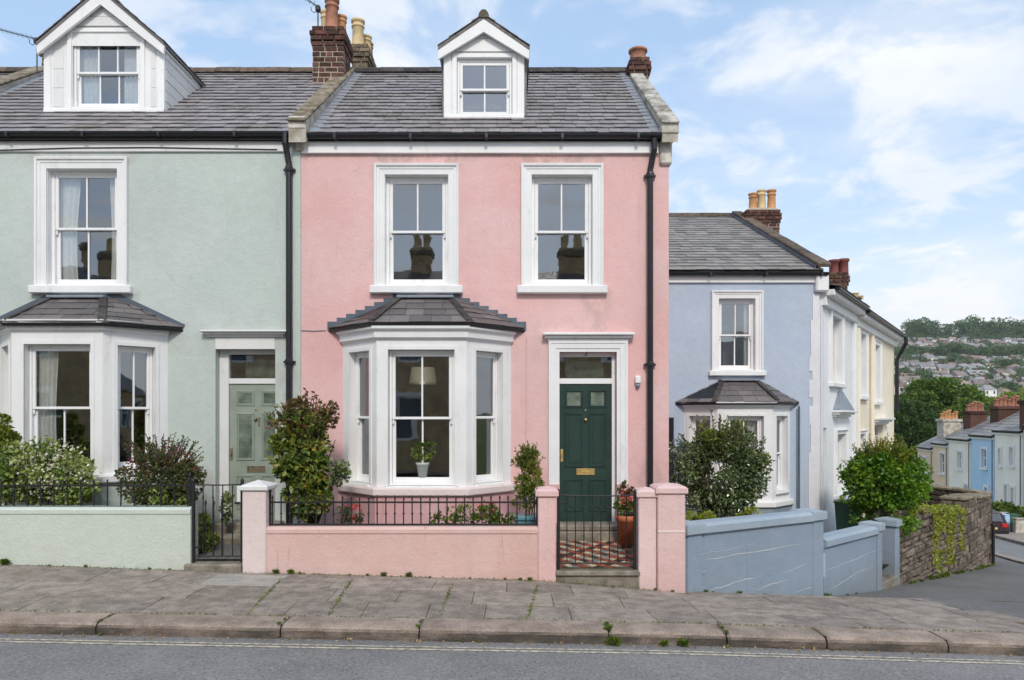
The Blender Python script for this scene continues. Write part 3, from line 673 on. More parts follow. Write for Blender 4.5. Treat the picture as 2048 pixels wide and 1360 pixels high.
def dormer(house, xc, hw, D, zb, ze, za, ov, hole, bars, barge, roof_mat, cheek_boards=0, slope_y=13.6, clad=2):
    M = frame((0, D), (1, 0)); x0, x1 = xc - hw, xc + hw
    hz = ze + (za - ze) * (ov - hw) / ov         # where the gable meets the wall corner
    mb = MB(); panel(mb, M, x0, x1, zb, hz - .05, [hole], .09)
    mb.poly([(x0, D, hz - .05), (x1, D, hz - .05), (xc, D, za - .09)])
    for x in (x0, x1): mb.poly([(x, D, zb), (x, slope_y, hz - .10), (x, slope_y, hz - .05), (x, D, hz - .05)])
    d = mb.build('dormer', M_['white'], house)
    # corner boards and frame boards, proud of the face
    m = MB()
    for a, b in ((x0 - .012, x0 + .10), (x1 - .10, x1 + .012)): m.box(a, b, -.02, .018, zb, hz - .06, M, .005)
    m.box(x0 - .012, x1 + .012, -.02, .03, zb - .05, zb + .055, M, .008)
    m.build('corner_board', M_['white_wood'], d)
    m = MB(); rect_ring(m, M, hole[0] - .075, hole[1] + .075, hole[2] - .06, hole[3] + .075, .07, -.02, .026, c=.006); m.build('window_casing', M_['white_wood'], d)
    for k in range(clad):
        z0 = hole[3] + .10 + k * (za - .10 - hole[3] - .1) / max(clad, 1); z1 = hole[3] + .10 + (k + 1) * (za - .10 - hole[3] - .1) / max(clad, 1) - .008
        f = lambda z: max(hw * .98 * (za - .09 - z) / (za - .09 - hz + .05), 0.0)
        ww = min(f(z0), hw - .02); wt = min(f(z1), hw - .02)
        m = MB(); m.prism([M @ Vector(p) for p in ((xc - ww, .008, z0), (xc + ww, .008, z0), (xc + wt, .008, z1), (xc - wt, .008, z1))], (0, -.012 - .004 * (clad - k), 0)); m.build('cladding_board', M_['white_old'] if cheek_boards else M_['white'], d)
    sash_window(d, M, hole, .035, bars, .49, .035, .045, is_part=False, glass=M_['glass_up'])
    room(house, M, x0 + .02, x1 - .02, zb + .05, hz - .1, -.17, -1.6, 'room_dark')
    if cheek_boards:
        for s, x in ((1, x1), (-1, x0)):
            for k in range(cheek_boards):
                z = zb + .02 + k * (hz - .08 - zb) / cheek_boards; z1 = z + (hz - .08 - zb) / cheek_boards - .012
                yb = 10.55 + (z1 - EYE - 4.10) / .744 + .15
                m = MB(); m.box(x - .002, x + s * (.016 + .004 * (k % 2)), D + .03, yb, z, z1, None, .003); m.build('cheek_board', M_['white_old'], d)
    else:
        for s, x in ((1, x1), (-1, x0)):
            m = MB(); m.box(x, x + s * .05, D + .06, D + 1.9, zb + .02, hz - .07, None, .004); m.build('slate_cheek', M_['slate_dark'], d)
    # roof slopes, slate by slate joined (edge on to the street), barge boards, ridge
    rf = MB(); th = .05
    for s in (-1, 1):
        e0 = (xc + s * ov, D - .13, ze); a0 = (xc, D - .13, za)
        ring = [e0, a0, (a0[0], a0[1], a0[2] - th), (e0[0], e0[1], e0[2] - th)]
        rf.prism(ring, (0, slope_y - D + .13, 0))
    rfo = rf.build('dormer_roof', M_['slate_dark'], d)
    for s in (-1, 1):
        poly = [(xc + s * ov, D - .15, ze + .008), (xc + s * ov, slope_y, ze + .008), (xc, slope_y, za + .008), (xc, D - .15, za + .008)]
        slates(d, poly, .19, .26, M_['slate_dark'], 0, .014, .010)
    for s in (-1, 1):
        L = math.hypot(ov, za - ze); ux, uz = -s * ov / L, (za - ze) / L
        m = MB(); b = barge
        q0 = (xc + s * ov * 1.0, ze - .03); q1 = (xc, za - .05)
        m.prism([(q0[0], D - .12, q0[1]), (q1[0], D - .12, q1[1]), (q1[0], D - .12, q1[1] - b / (ov / L)), (q0[0] - s * .01, D - .12, q0[1] - b * .95), ], (0, .045, 0)); m.build('barge_board', M_['white'], d)
        m = MB(); m.prism([(xc + s * (ov - .02), D - .075, ze - .055), (xc, D - .075, za - .075), (xc, D - .075, za - .11), (xc + s * (ov - .02), D - .075, ze - .09)], (0, 1.0, 0)); m.build('soffit', M_['white_old'], d)
    ridge_line(d, (xc, D - .15, za + .03), (xc, slope_y, za + .03), M_['ridge'], .4, .09)
    return d
# ------------------------------------------------------------------ the pink house and its mint neighbour (one terrace front at 10.66 m)
DF = 10.66; DB = 10.03; YR = 13.77
ZE = EYE + 4.10 - .03; ZR = main_roof_z(YR); MF = frame((0, DF), (1, 0))
XL, XM, XR = -8.92, -3.10, 2.305          # mint left wall, party wall, pink gable
GZP, GZM = EYE - 1.66, EYE - 1.60         # garden levels

def main_roof(house, x0, x1, mat, budget, ridge_mat):
    y0 = 10.56; a = [(x0, y0, main_roof_z(y0)), (x1, y0, main_roof_z(y0)), (x1, YR, ZR), (x0, YR, ZR)]
    m = MB(); m.poly(a); m.poly([(x0, YR, ZR), (x1, YR, ZR), (x1, 17.0, ZR - 2.4), (x0, 17.0, ZR - 2.4)])
    m.prism([(x0, y0, main_roof_z(y0) - .01), (x0, YR, ZR - .01), (x0, YR, ZR - .12), (x0, y0, main_roof_z(y0) - .10)], (x1 - x0, 0, 0))
    r = m.build('roof', M_['roof_bed'], house)
    slates(r, a, .205, .20, mat, budget, .032, .012, .04, .008)
    ridge_line(r, (x0, YR, ZR + .05), (x1, YR, ZR + .05), ridge_mat, .45, .12)
    return r
def parapet(house, x, w, top_mat, n, up=.27, kneel=True, side_mat='cap_stone'):
    y0, y1 = 10.47, YR + .05
    z0, z1 = main_roof_z(y0), main_roof_z(y1)
    m = MB(); m.prism([(x - w / 2, y0, z0 - .10), (x - w / 2, y1, z1 - .30), (x - w / 2, y1, z1 + up * .30), (x - w / 2, y0, z0 + up)], (w, 0, 0))
    p = m.build('parapet', M_[side_mat], house)
    coping_run(p, (x, y0 - .05, z0 + up - .02), (x, y1, z1 + up * .30), w + .025, .045, M_[top_mat], n)
    for s in ((-1,) if x > 0 else (-1, 1)):
        m = MB(); xx = x + s * (w / 2 + .012)
        m.prism([(xx - .004, y0 + .12, z0 + .06), (xx - .004, y1, z1 - .02), (xx - .004, y1, z1 + .05), (xx - .004, y0 + .12, z0 + .13)], (.012 * s, 0, 0))
        m.prism([(xx, y0 + .12, z0 + .115), (xx, y1, z1 + .028), (xx + s * .14, y1, z1 + .022), (xx + s * .14, y0 + .12, z0 + .11)], (0, 0, .006)); m.build('lead_flashing', M_['lead'], p)
    return p
def swan_pipe(house, x, x_top, z_top, z_bot, r=.044, y=DF - .075):
    m = MB(); m.tube([(x_top, y - .06, z_top), (x_top, y - .06, z_top - .16), (lerp(x_top, x, .5), y - .02, z_top - .30), (x, y, z_top - .44), (x, y, z_bot)], r, 10)
    for z in (z_top - .55, lerp(z_top, z_bot, .56), z_top - .55 - (z_top - z_bot) * .98 + .4):
        m.lathe([(r * 1.3, 0), (r * 1.35, .02), (r * 1.35, .055), (r * 1.3, .07)], 10, (x, y, z)); m.box(x - .085, x + .085, y + .01, y + .06, z + .02, z + .05)
    return m.build('downpipe', M_['black'], house, False)

# ---- pink house
pink = thing('house', 'pale pink two storey terraced house with dark green front door and white dormer', 'house', (XM / 2 + XR / 2, DF, GZP))
hp1, hp2 = px_hole(770, 897, 350, 571, DF), px_hole(1063, 1185, 350, 571, DF)
door_hole = (PX(1118.6, DF), PX(1233, DF), PZ(1047, DF), PZ(704, DF))
bay_hole = (PX(700, DF), PX(1008, DF), PZ(960, DF), PZ(690, DF))
shell(pink, XM, XR, DF, 17.0, EYE - 2.3, ZE + .08, ZR - .15, YR, M_['pink'], [hp1, hp2, door_hole, bay_hole], .12)
for h in (hp1, hp2):
    sash_window(pink, MF, h, .09, (1, 0), .505, .045, .05, PX(893 + 21, DF) - PX(893, DF), (PZ(588, DF), PZ(572.5, DF), (770 - 741) / 136, .10), glass=M_['glass_up'])
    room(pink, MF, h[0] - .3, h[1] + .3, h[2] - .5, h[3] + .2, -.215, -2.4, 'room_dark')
m = MB(); zf0, zf1 = PZ(306, DF), PZ(284, DF)
m.box(XM + .012, XR - .16, DF - .035, DF + .02, zf0, zf1, None, .006); m.box(XM + .012, XR - .16, DF - .055, DF + .02, zf0 - .018, zf0 - .001, None, .004); m.build('eaves_board', M_['white'], pink)
m = MB(); m.box(XM, XR, 10.60, DF + .02, zf1 + .002, ZE + .03); m.build('soffit', M_['black'], pink)  # coloured black to stand in for the shadow band under the gutter
gutter(pink, XM + .03, PX(1350, 10.55), 10.55, PZ(269, 10.55), .066)
rf = main_roof(pink, XM + .14, XR - .14, M_['slate'], 272, M_['ridge_dark'])
parapet(pink, XR - .02, .23, 'coping_white', 7, .17)
m = MB(); m.box(XR - .145, XR + .105, DF - .208, DF + .25, PZ(277, DF), PZ(256, DF), None, .012); m.box(XR - .14, XR + .04, DF - .06, DF + .2, PZ(331, DF), PZ(277.5, DF), None, .025); m.build('kneeler', M_['kneeler'], pink)
swan_pipe(pink, PX(1298.5, DF), PX(1305, DF), PZ(284, DF), EYE - 1.9)
# dormer
dormer(pink, PX(968, 11.2), .61, 11.2, PZ(237, 11.2), PZ(101, 11.2), PZ(39, 11.2), .70, (PX(914, 11.2), PX(1024, 11.2), PZ(233, 11.2), PZ(117, 11.2)), (1, 1), .165, None, 0, 13.5, 2)
# right gable chimney
ch = MB(); ch.box(XR - .20, XR + .10, 13.3, 13.9, ZR - .6, ZR - .3); ch = ch.build('chimney', M_['mortar'], pink)
brick_stack(ch, XR - .13, XR + .21, 13.3, 13.9, ZR - .8, PZ(112, 13.3), M_['brick'], .088, 2)
chimney_pot(ch, XR + .04, 13.5, PZ(114, 13.3), .22, .15, M_['pot_red'], 1)
# bay
xcb, wb_, Wb = -1.252, .62, 1.235
hcy = (PZ(972, DB), PZ(699, DB))
ob, rb, nb = bay(pink, xcb, wb_, Wb, DF, DF - DB, GZP - .1, PZ(975, DB), 0, PZ(652, DB),
    ((776 - 753.5) / 179.1, (909 - 753.5) / 179.1, *hcy), (.20, .80, hcy[0] + .015, hcy[1]), M_['slate_dark'], M_['white'], M_['pink_dark'],
    (.678, 1.43, 9.93, EYE + 1.275, .36, EYE + 1.70, 10.52), 28, ((1, 1), (0, 0)), .19, M_['pink_pale'])
soaker_steps(rb, xcb, .36, 1.46, DF, EYE + 1.26, EYE + 1.72, 8, M_['lead_dark'])
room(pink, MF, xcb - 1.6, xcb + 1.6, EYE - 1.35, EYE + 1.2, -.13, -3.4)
# door
zt0, zt1 = PZ(757, DF + .12), PZ(714, DF + .12)
m = MB(); D2 = .12
du0, du1 = PX(1119, DF + D2), PX(1223, DF + D2)
m.box(door_hole[0] + .002, du0 - .003, -D2 - .06, -D2 + .02, door_hole[2], door_hole[3] - .002, MF, .005)
m.box(du1 + .003, door_hole[1] - .002, -D2 - .06, -D2 + .02, door_hole[2], door_hole[3] - .002, MF, .005)
m.box(du0 - .002, du1 + .002, -D2 - .06, -D2 + .02, PZ(768, DF + D2), PZ(757, DF + D2), MF, .005)
m.box(du0 - .002, du1 + .002, -D2 - .06, -D2 + .018, zt1 + .002, door_hole[3] - .002, MF, .005)
fr = m.build('door_frame', M_['white_wood'], pink)
m = MB(); m.poly([(du0, -D2 - .02, zt0), (du1, -D2 - .02, zt0), (du1, -D2 - .02, zt1), (du0, -D2 - .02, zt1)], MF); m.build('fanlight_pane', M_['glass'], fr)
m = MB(); m.poly([(du0 + .10, -D2 - .16, zt0), (du1 - .10, -D2 - .16, zt0), (du1 - .10, -D2 - .16, zt1 - .05), (du0 + .10, -D2 - .16, zt1 - .05)], MF); m.build('fanlight_blind', M_['door_glass'], fr)
m = MB(); m.tube([(PX(1173, DF), DF - .02, PZ(712, DF)), (PX(1170, DF), DF - .03, PZ(709, DF)), (PX(1171, DF), DF - .035, PZ(706, DF)), (PX(1175, DF), DF - .03, PZ(707, DF))], .008, 6); m.build('lamp_hook', M_['iron'], fr)
room(pink, MF, du0 - .3, du1 + .3, EYE - 1.7, EYE + 1.0, -D2 - .065, -2.5)
panel_door(pink, MF, du0, du1, PZ(1045, DF + D2), PZ(768, DF + D2), -D2, M_['green_door'],
    [(.10, .45, .828, .955, 1), (.56, .90, .828, .955, 1), (.10, .45, .40, .79, 0), (.56, .90, .40, .79, 0), (.10, .45, .08, .315, 0), (.56, .90, .08, .315, 0)], .367, du0 + .035, M_['brass'])
m = MB(); u_sweep(m, MF, door_hole[0], door_hole[1], PZ(968, DF), door_hole[3], [(0, -.01), (0, .035), (.045, .035), (.05, .048), (.12, .05), (.125, .06), (.155, .06), (.16, .055), (.16, -.01)]); m.build('door_surround', M_['white'], pink)
m = MB()
m.box(door_hole[0] - .165, door_hole[0] + .002, -.01, .075, PZ(1085, DF), PZ(967.5, DF), MF, .008); m.box(door_hole[1] - .002, door_hole[1] + .165, -.01, .075, PZ(1085, DF), PZ(967.5, DF), MF, .008); m.build('surround_base', M_['pink_dark'], pink)
hood(pink, MF, PX(1086, DF - .1), PX(1269, DF - .1), PZ(682, DF - .05), PZ(665, DF - .12), .15, M_['white'])
m = MB()
m.box(PX(1112, 10.5), PX(1238, 10.5), DF - .26, DF + .10, PZ(1062, 10.45), PZ(1046, 10.6), None, .02); m.box(PX(1110, 10.4), PX(1240, 10.4), DF - .30, DF + .05, EYE - 1.95, PZ(1061.5, 10.45), None, .015)
m.build('doorstep', M_['step'], pink)
# wall light by the door, cable clipped to the wall
t_ = thing('security_light', 'small white security light box fixed to pink wall beside the downpipe', 'light', (PX(1275, DF), DF, PZ(764, DF)))
m = MB(); m.box(PX(1269.5, DF), PX(1280.5, DF), DF - .07, DF + .005, PZ(767, DF), PZ(752, DF), None, .012); m.build('housing', M_['white_wood'], t_)
m = MB(); m.lathe([(.02, 0), (.032, .02), (.034, .05)], 10, (PX(1275, DF), DF - .04, PZ(775, DF))); m.build('sensor', M_['lead'], t_, True)
def wire(label, pts, r=.006, mat='white_old'):
    m = MB(); m.tube(pts, r, 5); return tag(m.build('cable', M_[mat]), label, 'cable')
wire('thin pink painted cable running down beside the pink bay window', [(PX(1053, DF), DF - .008, PZ(672, DF)), (PX(1053, DF), DF - .008, PZ(780, DF)), (PX(1052, DF), DF - .008, PZ(905, DF))], .007, 'pink')
wire('thin cable across the house joint between downpipe and pink bay roof', [(PX(590, DF), DF - .01, PZ(657, DF)), (PX(604, DF), DF - .01, PZ(661, DF)), (PX(628, DF), DF - .01, PZ(662, DF)), (PX(652, DF), DF - .01, PZ(661, DF))], .006, 'lead')
wire('dark telephone cable sagging along the mint house eaves', [(PX(-20, DF), DF - .045, PZ(303, DF)), (PX(150, DF), DF - .045, PZ(298, DF)), (PX(300, DF), DF - .045, PZ(297, DF)), (PX(420, DF), DF - .045, PZ(299, DF)), (PX(540, DF), DF - .045, PZ(301, DF)), (PX(556, DF), DF - .045, PZ(301, DF))], .007, 'iron')
# small things seen through the glass
t_ = thing('pendant_lamp', 'cream drum lampshade hanging inside the pink bay window', 'lamp', (PX(843, 10.6), 10.6, PZ(768, 10.6)))
m = MB(); m.lathe([(.20, 0), (.195, .05), (.165, .24), (.155, .25), (.19, .05), (.195, .0)], 20, (PX(846, 10.35), 10.35, PZ(770, 10.35))); m.build('lamp_shade', plain('cream_lampshade', (.62, .57, .44, 1), .8), t_, True)
m = MB(); m.tube([(PX(846, 10.35), 10.35, PZ(738, 10.35)), (PX(846, 10.35), 10.35, EYE + 1.15)], .006, 5); m.build('flex', M_['white_wood'], t_)

# ---- mint house
mint = thing('house', 'mint green two storey terraced house at the left with sage door', 'house', (-6, DF, GZM))
hm = px_hole(95, 236, 338, 571, DF)
mdoor = (PX(431, DF), PX(550.5, DF), PZ(1042, DF), PZ(699, DF))
xcm = -6.295
mbay_hole = (xcm - 1.13, xcm + 1.13, PZ(960, DF), PZ(690, DF))
shell(mint, XL, XM - .002, DF, 17.0, EYE - 2.3, ZE + .08, ZR - .15, YR, M_['mint'], [hm, mdoor, mbay_hole], .16)
sash_window(mint, MF, hm, .09, (1, 1), .505, .045, .05, 22 / 136, (PZ(588, DF), PZ(572, DF), (95 - 64) / 136, .10), glass=M_['glass'])
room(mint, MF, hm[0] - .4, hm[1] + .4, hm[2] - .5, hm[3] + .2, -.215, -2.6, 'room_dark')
curtain('long white curtain at left side of the mint house upper window', MF, hm[0] - .05, hm[0] + .36, hm[2] - .3, hm[3], -.215, 5, .016, .12)
curtain('long white curtain at right side of the mint house upper window', MF, hm[1] - .24, hm[1] + .05, hm[2] - .3, hm[3], -.215, 4, .016, -.12)
m = MB(); m.box(XL, XM - .21, DF - .035, DF + .02, zf0 + .01, zf1 + .005, None, .006); m.build('eaves_board', M_['white_old'], mint)
m = MB(); m.box(XL, XM - .19, 10.60, DF + .02, zf1 + .007, ZE + .03); m.build('soffit', M_['black'], mint)  # black colour here gives the shade below the mint gutter
gutter(mint, XL, PX(583, 10.55), 10.55, PZ(265, 10.55), .066)
rm = main_roof(mint, XL, XM - .14, M_['slate'], 280, M_['ridge'])
parapet(mint, XM, .25, 'coping', 8, .20)
parapet(mint, XL, .30, 'coping', 8, .24)
m = MB(); m.box(XM - .135, XM + .12, DF - .205, DF + .2, PZ(268, DF), PZ(243, DF), None, .015); m.box(XM - .075, XM + .05, DF - .06, DF + .2, PZ(304, DF), PZ(285, DF), None, .02); m.build('kneeler', M_['kneeler'], mint)
m = MB(); m.box(PX(586, DF), XM - .004, DF - .02, DF + .02, EYE - 2.0, PZ(300, DF), None, .006); m.build('pilaster', M_['mint'], mint)
swan_pipe(mint, PX(581, DF), PX(576, DF), PZ(272, DF), EYE - 1.9)
# chimneys astride the party wall
ch = MB(); ch.box(PX(640, 13.1), PX(670, 13.1), 13.1, 13.5, ZR - .5, ZR - .4); ch = ch.build('chimney', M_['mortar'], mint); ch['label'] = 'red brick chimney with three terracotta pots'
zc1 = PZ(52, 13.0)
brick_stack(ch, PX(624, 13.0), PX(686.5, 13.0), 13.0, 13.62, ZR - .62, zc1, M_['brick'], .092, 2)
m = MB(); m.box(PX(624, 13.0) - .03, PX(660, 13.0), 12.96, 13.1, PZ(187, 13.0), PZ(171, 13.0), None, .008); m.build('lead_apron', M_['lead'], ch)
for (px, y, h, r, mt) in ((664, 13.25, .58, .125, 'pot_red'), (651, 13.5, .50, .09, 'pot_buff'), (683, 13.52, .42, .095, 'pot_orange')):
    chimney_pot(ch, PX(px, y), y, zc1 + .03, h, r, M_[mt])
ch = MB(); ch.box(PX(708, 14.2), PX(728, 14.2), 14.2, 14.6, ZR - .5, ZR - .4); ch = ch.build('chimney', M_['mortar'], mint); ch['label'] = 'weathered grey brick chimney with cream pots'
zc2 = PZ(90, 14.1)
brick_stack(ch, PX(703, 14.1), PX(735, 14.1), 14.1, 14.85, ZR - .65, zc2, M_['brick_grey'], .092, 2)
m = MB(); m.box(PX(704, 14.05), PX(736, 14.05), 13.9, 14.12, ZR - .4, ZR + .12, None, .03); m.build('lead_apron', M_['cap_stone'], ch)
for (px, y, h, r, mt) in ((716, 14.3, .56, .125, 'pot_buff'), (733, 14.6, .40, .10, 'pot_buff'), (738, 14.8, .36, .085, 'pot_orange')):
    chimney_pot(ch, PX(px, y), y, zc2 + .02, h, r, M_[mt])
# dormer
Dm = 11.45
dormer(mint, PX(209, Dm), .94, Dm, PZ(225, Dm), PZ(92, Dm), PZ(-16, Dm), 1.0, (PX(145, Dm), PX(281, Dm), PZ(216, Dm), PZ(66, Dm)), (2, 2), .16, None, 6, 13.6, 3)
dpanel = MB()
MD = frame((0, Dm), (1, 0))
for a, b in ((107, 128), (302, 312)):
    for z0, z1 in ((214, 178), (176, 140), (138, 100)):
        dpanel.box(PX(a, Dm), PX(b, Dm), -.01, .008, PZ(z0, Dm), PZ(z1, Dm), MD, .003)
dp = dpanel.build('side_panel', M_['white_old'], mint)
curtain('white net curtain behind the mint dormer window at its left', MD, PX(148, Dm), PX(190, Dm), PZ(214, Dm), PZ(70, Dm), -.16, 5, .014)
curtain('white net curtain behind the mint dormer window at its right', MD, PX(238, Dm), PX(280, Dm), PZ(214, Dm), PZ(70, Dm), -.16, 5, .014)
# bay
ob, rb, nb = bay(mint, xcm, .628, 1.232, DF, DF - DB, GZM - .1, PZ(950, DB), 0, PZ(640, DB),
    ((48 - 23) / 182, (182 - 23) / 182, PZ(942, DB), PZ(688, DB)), (.22, .80, PZ(942, DB) + .0, PZ(688, DB)), M_['slate_dark'], M_['white'], M_['mint'],
    (.68, 1.45, 9.93, EYE + 1.285, .36, EYE + 1.70, 10.52), 20, ((0, 1), (1, 1)), .16, M_['white'])
for s in (-1, 1):
    m = MB(); m.prism([(xcm + s * 1.47, DF - .012, EYE + 1.27), (xcm + s * .36, DF - .012, EYE + 1.70), (xcm + s * .34, DF - .012, EYE + 1.80), (xcm + s * .50, DF - .012, EYE + 1.79), (xcm + s * 1.49, DF - .012, EYE + 1.33)], (0, .02, 0)); m.build('wall_flashing', M_['lead_dark'], rb)
room(mint, MF, xcm - 1.6, xcm + 1.6, EYE - 1.3, EYE + 1.2, -.17, -3.4)
Mb = frame((0, DB), (1, 0))
curtain('pale curtain at left side of the mint bay window', Mb, PX(56, DB), PX(96, DB), PZ(948, DB), PZ(692, DB), -.23, 4, .02, .1)
# door, deep set
D3 = .155
m = MB(); f0 = mdoor[0] + .002; dl = PX(459, DF + D3); dr = mdoor[1] + .06
m.box(f0, dl - .003, -D3 - .07, -D3 + .025, mdoor[2], mdoor[3] - .002, MF, .006)
m.box(dl - .002, dr, -D3 - .07, -D3 + .022, PZ(768, DF + D3), PZ(757, DF + D3), MF, .005); m.box(dl - .002, dr, -D3 - .07, -D3 + .02, PZ(709, DF + D3), mdoor[3] - .002, MF, .005)
fr = m.build('door_frame', M_['white_old'], mint)
m = MB(); m.poly([(dl, -D3 - .03, PZ(757, DF)), (dr, -D3 - .03, PZ(757, DF)), (dr, -D3 - .03, PZ(709, DF)), (dl, -D3 - .03, PZ(709, DF))], MF); m.build('fanlight_pane', M_['glass'], fr)
m = MB(); m.poly([(dl + .18, -D3 - .16, PZ(757, DF)), (dr, -D3 - .16, PZ(757, DF)), (dr, -D3 - .16, PZ(716, DF)), (dl + .18, -D3 - .16, PZ(716, DF))], MF); m.build('fanlight_blind', M_['door_glass'], fr)
room(mint, MF, dl - .2, dr + .15, EYE - 1.6, EYE + 1.0, -D3 - .075, -2.4)
dd = panel_door(mint, MF, dl, dr, PZ(1040, DF + D3), PZ(768, DF + D3), -D3, M_['sage_door'],
    [(.13, .47, .84, .95, 1), (.60, .96, .84, .95, 1), (.13, .47, .44, .785, 1), (.60, .96, .44, .785, 1), (.13, .47, .08, .33, 0), (.60, .96, .08, .33, 0)], .375, dl + .03, M_['brass_old'])
m = MB(); m.box(PX(509, DF), PX(513, DF), -D3, -D3 + .012, PZ(852, DF), PZ(834, DF), MF, .002); m.build('number_plate', M_['brass_old'], dd)
m = MB(); m.box(PX(466, DF), PX(485, DF), -D3, -D3 + .018, PZ(1012, DF), PZ(974, DF), MF, .006); m.build('cat_flap', M_['white_wood'], dd)
m = MB(); m.box(PX(431, DF), PX(550, DF), DF - .012, DF + .02, mdoor[3] + .004, PZ(675, DF), None, .004); m.build('lintel', M_['white_old'], mint); bpy.data.objects['lintel']['label'] = 'repainted pale lintel over the sage door'
hood(mint, MF, PX(401, DF - .08), PX(574, DF - .08), PZ(674, DF), PZ(660, DF - .1), .13, M_['white_old'])
m = MB(); sx0, sx1 = mdoor[0] - .02, mdoor[1] + .14
m.box(sx0, sx1, DF - .28, DF + .15, EYE - 2.0, PZ(1041, DF), None, .02); m.box(sx0 - .03, sx1, DF - .60, DF - .281, EYE - 2.0, PZ(1041, DF) - .14, None, .02); m.build('doorstep', M_['step'], mint)

# ---- the next house along, mostly out of frame
nextdoor = thing('house', 'sliver of a neighbouring slate roof beyond the mint house parapet at far left', 'house', (-11.5, DF, GZM))
shell(nextdoor, -14.6, XL - .002, DF, 17.0, EYE - 2.3, ZE + .08, ZR - .15, YR, M_['cream'], [], .12)
main_roof(nextdoor, -14.6, XL - .15, M_['slate'], 0, M_['ridge'])
gutter(nextdoor, -14.6, XL - .2, 10.55, PZ(265, 10.55), .066)
# ---- aerials
def aerial(label, x, y, z0, z1, bx, n, tilt):
    t_ = thing('television_aerial', label, 'aerial', (x, y, z0))
    m = MB(); m.tube([(x, y, z0), (x, y, z1)], .014, 6); m.build('mast', M_['lead_dark'], t_)
    m = MB(); m.tube([(x, y, z1 - .03), (x + bx, y - .25, z1 + tilt)], .010, 5); m.build('boom', M_['lead_dark'], t_)
    for k in range(n):
        f = (k + .5) / n; p = (x + bx * f, y - .25 * f, z1 - .03 + (tilt + .03) * f)
        m = MB(); m.tube([(p[0] - .01, p[1] - .11, p[2]), (p[0] + .01, p[1] + .11, p[2])], .005, 4); m.build('element', M_['lead_dark'], t_)
    m = MB(); m.tube([(x, y, z1 - .1), (x - .06, y - .04, z1 - .16), (x - .11, y - .04, z1 - .12), (x - .12, y - .03, z1 - .05)], .008, 5); m.build('cable_loop', M_['lead_dark'], t_)
    m = MB(); m.box(x - .04, x + .04, y - .05, y + .05, z1 - .12, z1 - .02, None, .01); m.build('clamp', M_['iron'], t_)
    return t_
aerial('television aerial on thin mast beside the red brick chimney pots', PX(636, 13.1), 13.1, zc1 - .1, PZ(10, 13.1), -.45, 7, .16)
aerial('television aerial left of the mint dormer pointing out of the picture', PX(74, 13.3), 13.3, ZR - .2, PZ(75, 13.3), -.75, 10, .08)
ch = MB(); ch.box(PX(85, 14.3), PX(100, 14.3), 14.3, 14.5, ZR - .5, ZR - .4); ch = ch.build('chimney', M_['mortar'], mint); ch['label'] = 'small brick chimney stump at the left party wall'
brick_stack(ch, PX(82, 14.2), PX(104, 14.2), 14.2, 14.6, ZR - .5, PZ(100, 14.2), M_['brick'], .092, 0)
chimney_pot(ch, PX(90, 14.4), 14.4, PZ(102, 14.2), .33, .11, M_['pot_buff'])
# ------------------------------------------------------------------ the blue house, set back, and the side street it turns into
DBL = 14.5; MBf = frame((0, DBL), (1, 0)); BX0, BX1 = 2.33, 6.14
GZB = EYE - 2.25
blue = thing('house', 'pale blue end house with slate roof and bay, set back from the pink house', 'house', (4.3, DBL, GZB))
hb = px_hole(1437, 1510, 597, 741, DBL)
xb, Wbb, wbb, pbb = 4.50, 1.06, .53, .5
bb_hole = (xb - .95, xb + .95, PZ(975, DBL), PZ(830, DBL))
zeB, yRB = PZ(548, DBL), 20.0; zrB = PZ(433, yRB)
shell(blue, BX0, BX1, DBL, 24.0, EYE - 4, zeB, zrB, yRB, M_['blue'], [hb, bb_hole], .12)
sash_window(blue, MBf, hb, .09, (1, 1), .5, .04, .045, .15, (PZ(752, DBL), PZ(742, DBL), .20, .10), glass=M_['glass_up'])
room(blue, MBf, hb[0] - .3, hb[1] + .3, hb[2] - .4, hb[3] + .2, -.215, -2.4, 'room_dark')
curtain('white curtain at right side of the blue house upper window', MBf, hb[1] - .16, hb[1] + .03, hb[2] - .2, hb[3], -.215, 3, .016)
zc0 = PZ(808, DBL - .5)
ob, rb, nb = bay(blue, xb, wbb, Wbb, DBL, pbb, GZB - .6, PZ(1003, DBL - pbb), 0, PZ(803, DBL - pbb),
    (.18, .84, PZ(985, 14), PZ(832, 14)), (.20, .84, PZ(985, 14), PZ(832, 14)), M_['slate_dark'], M_['white'], M_['blue_base'],
    (.60, 1.22, 13.90, PZ(803, 13.9), .33, PZ(761, 14.4), 14.36), 45, ((1, 1), (0, 0)), .13, M_['white'])
room(blue, MBf, xb - 1.4, xb + 1.4, PZ(1000, 14), PZ(800, 14), -.13, -3)
curtain('white curtain hanging at right inside the blue house bay', frame((0, 14), (1, 0)), xb + .12, xb + .40, PZ(985, 14), PZ(832, 14), -.23, 4, .02)
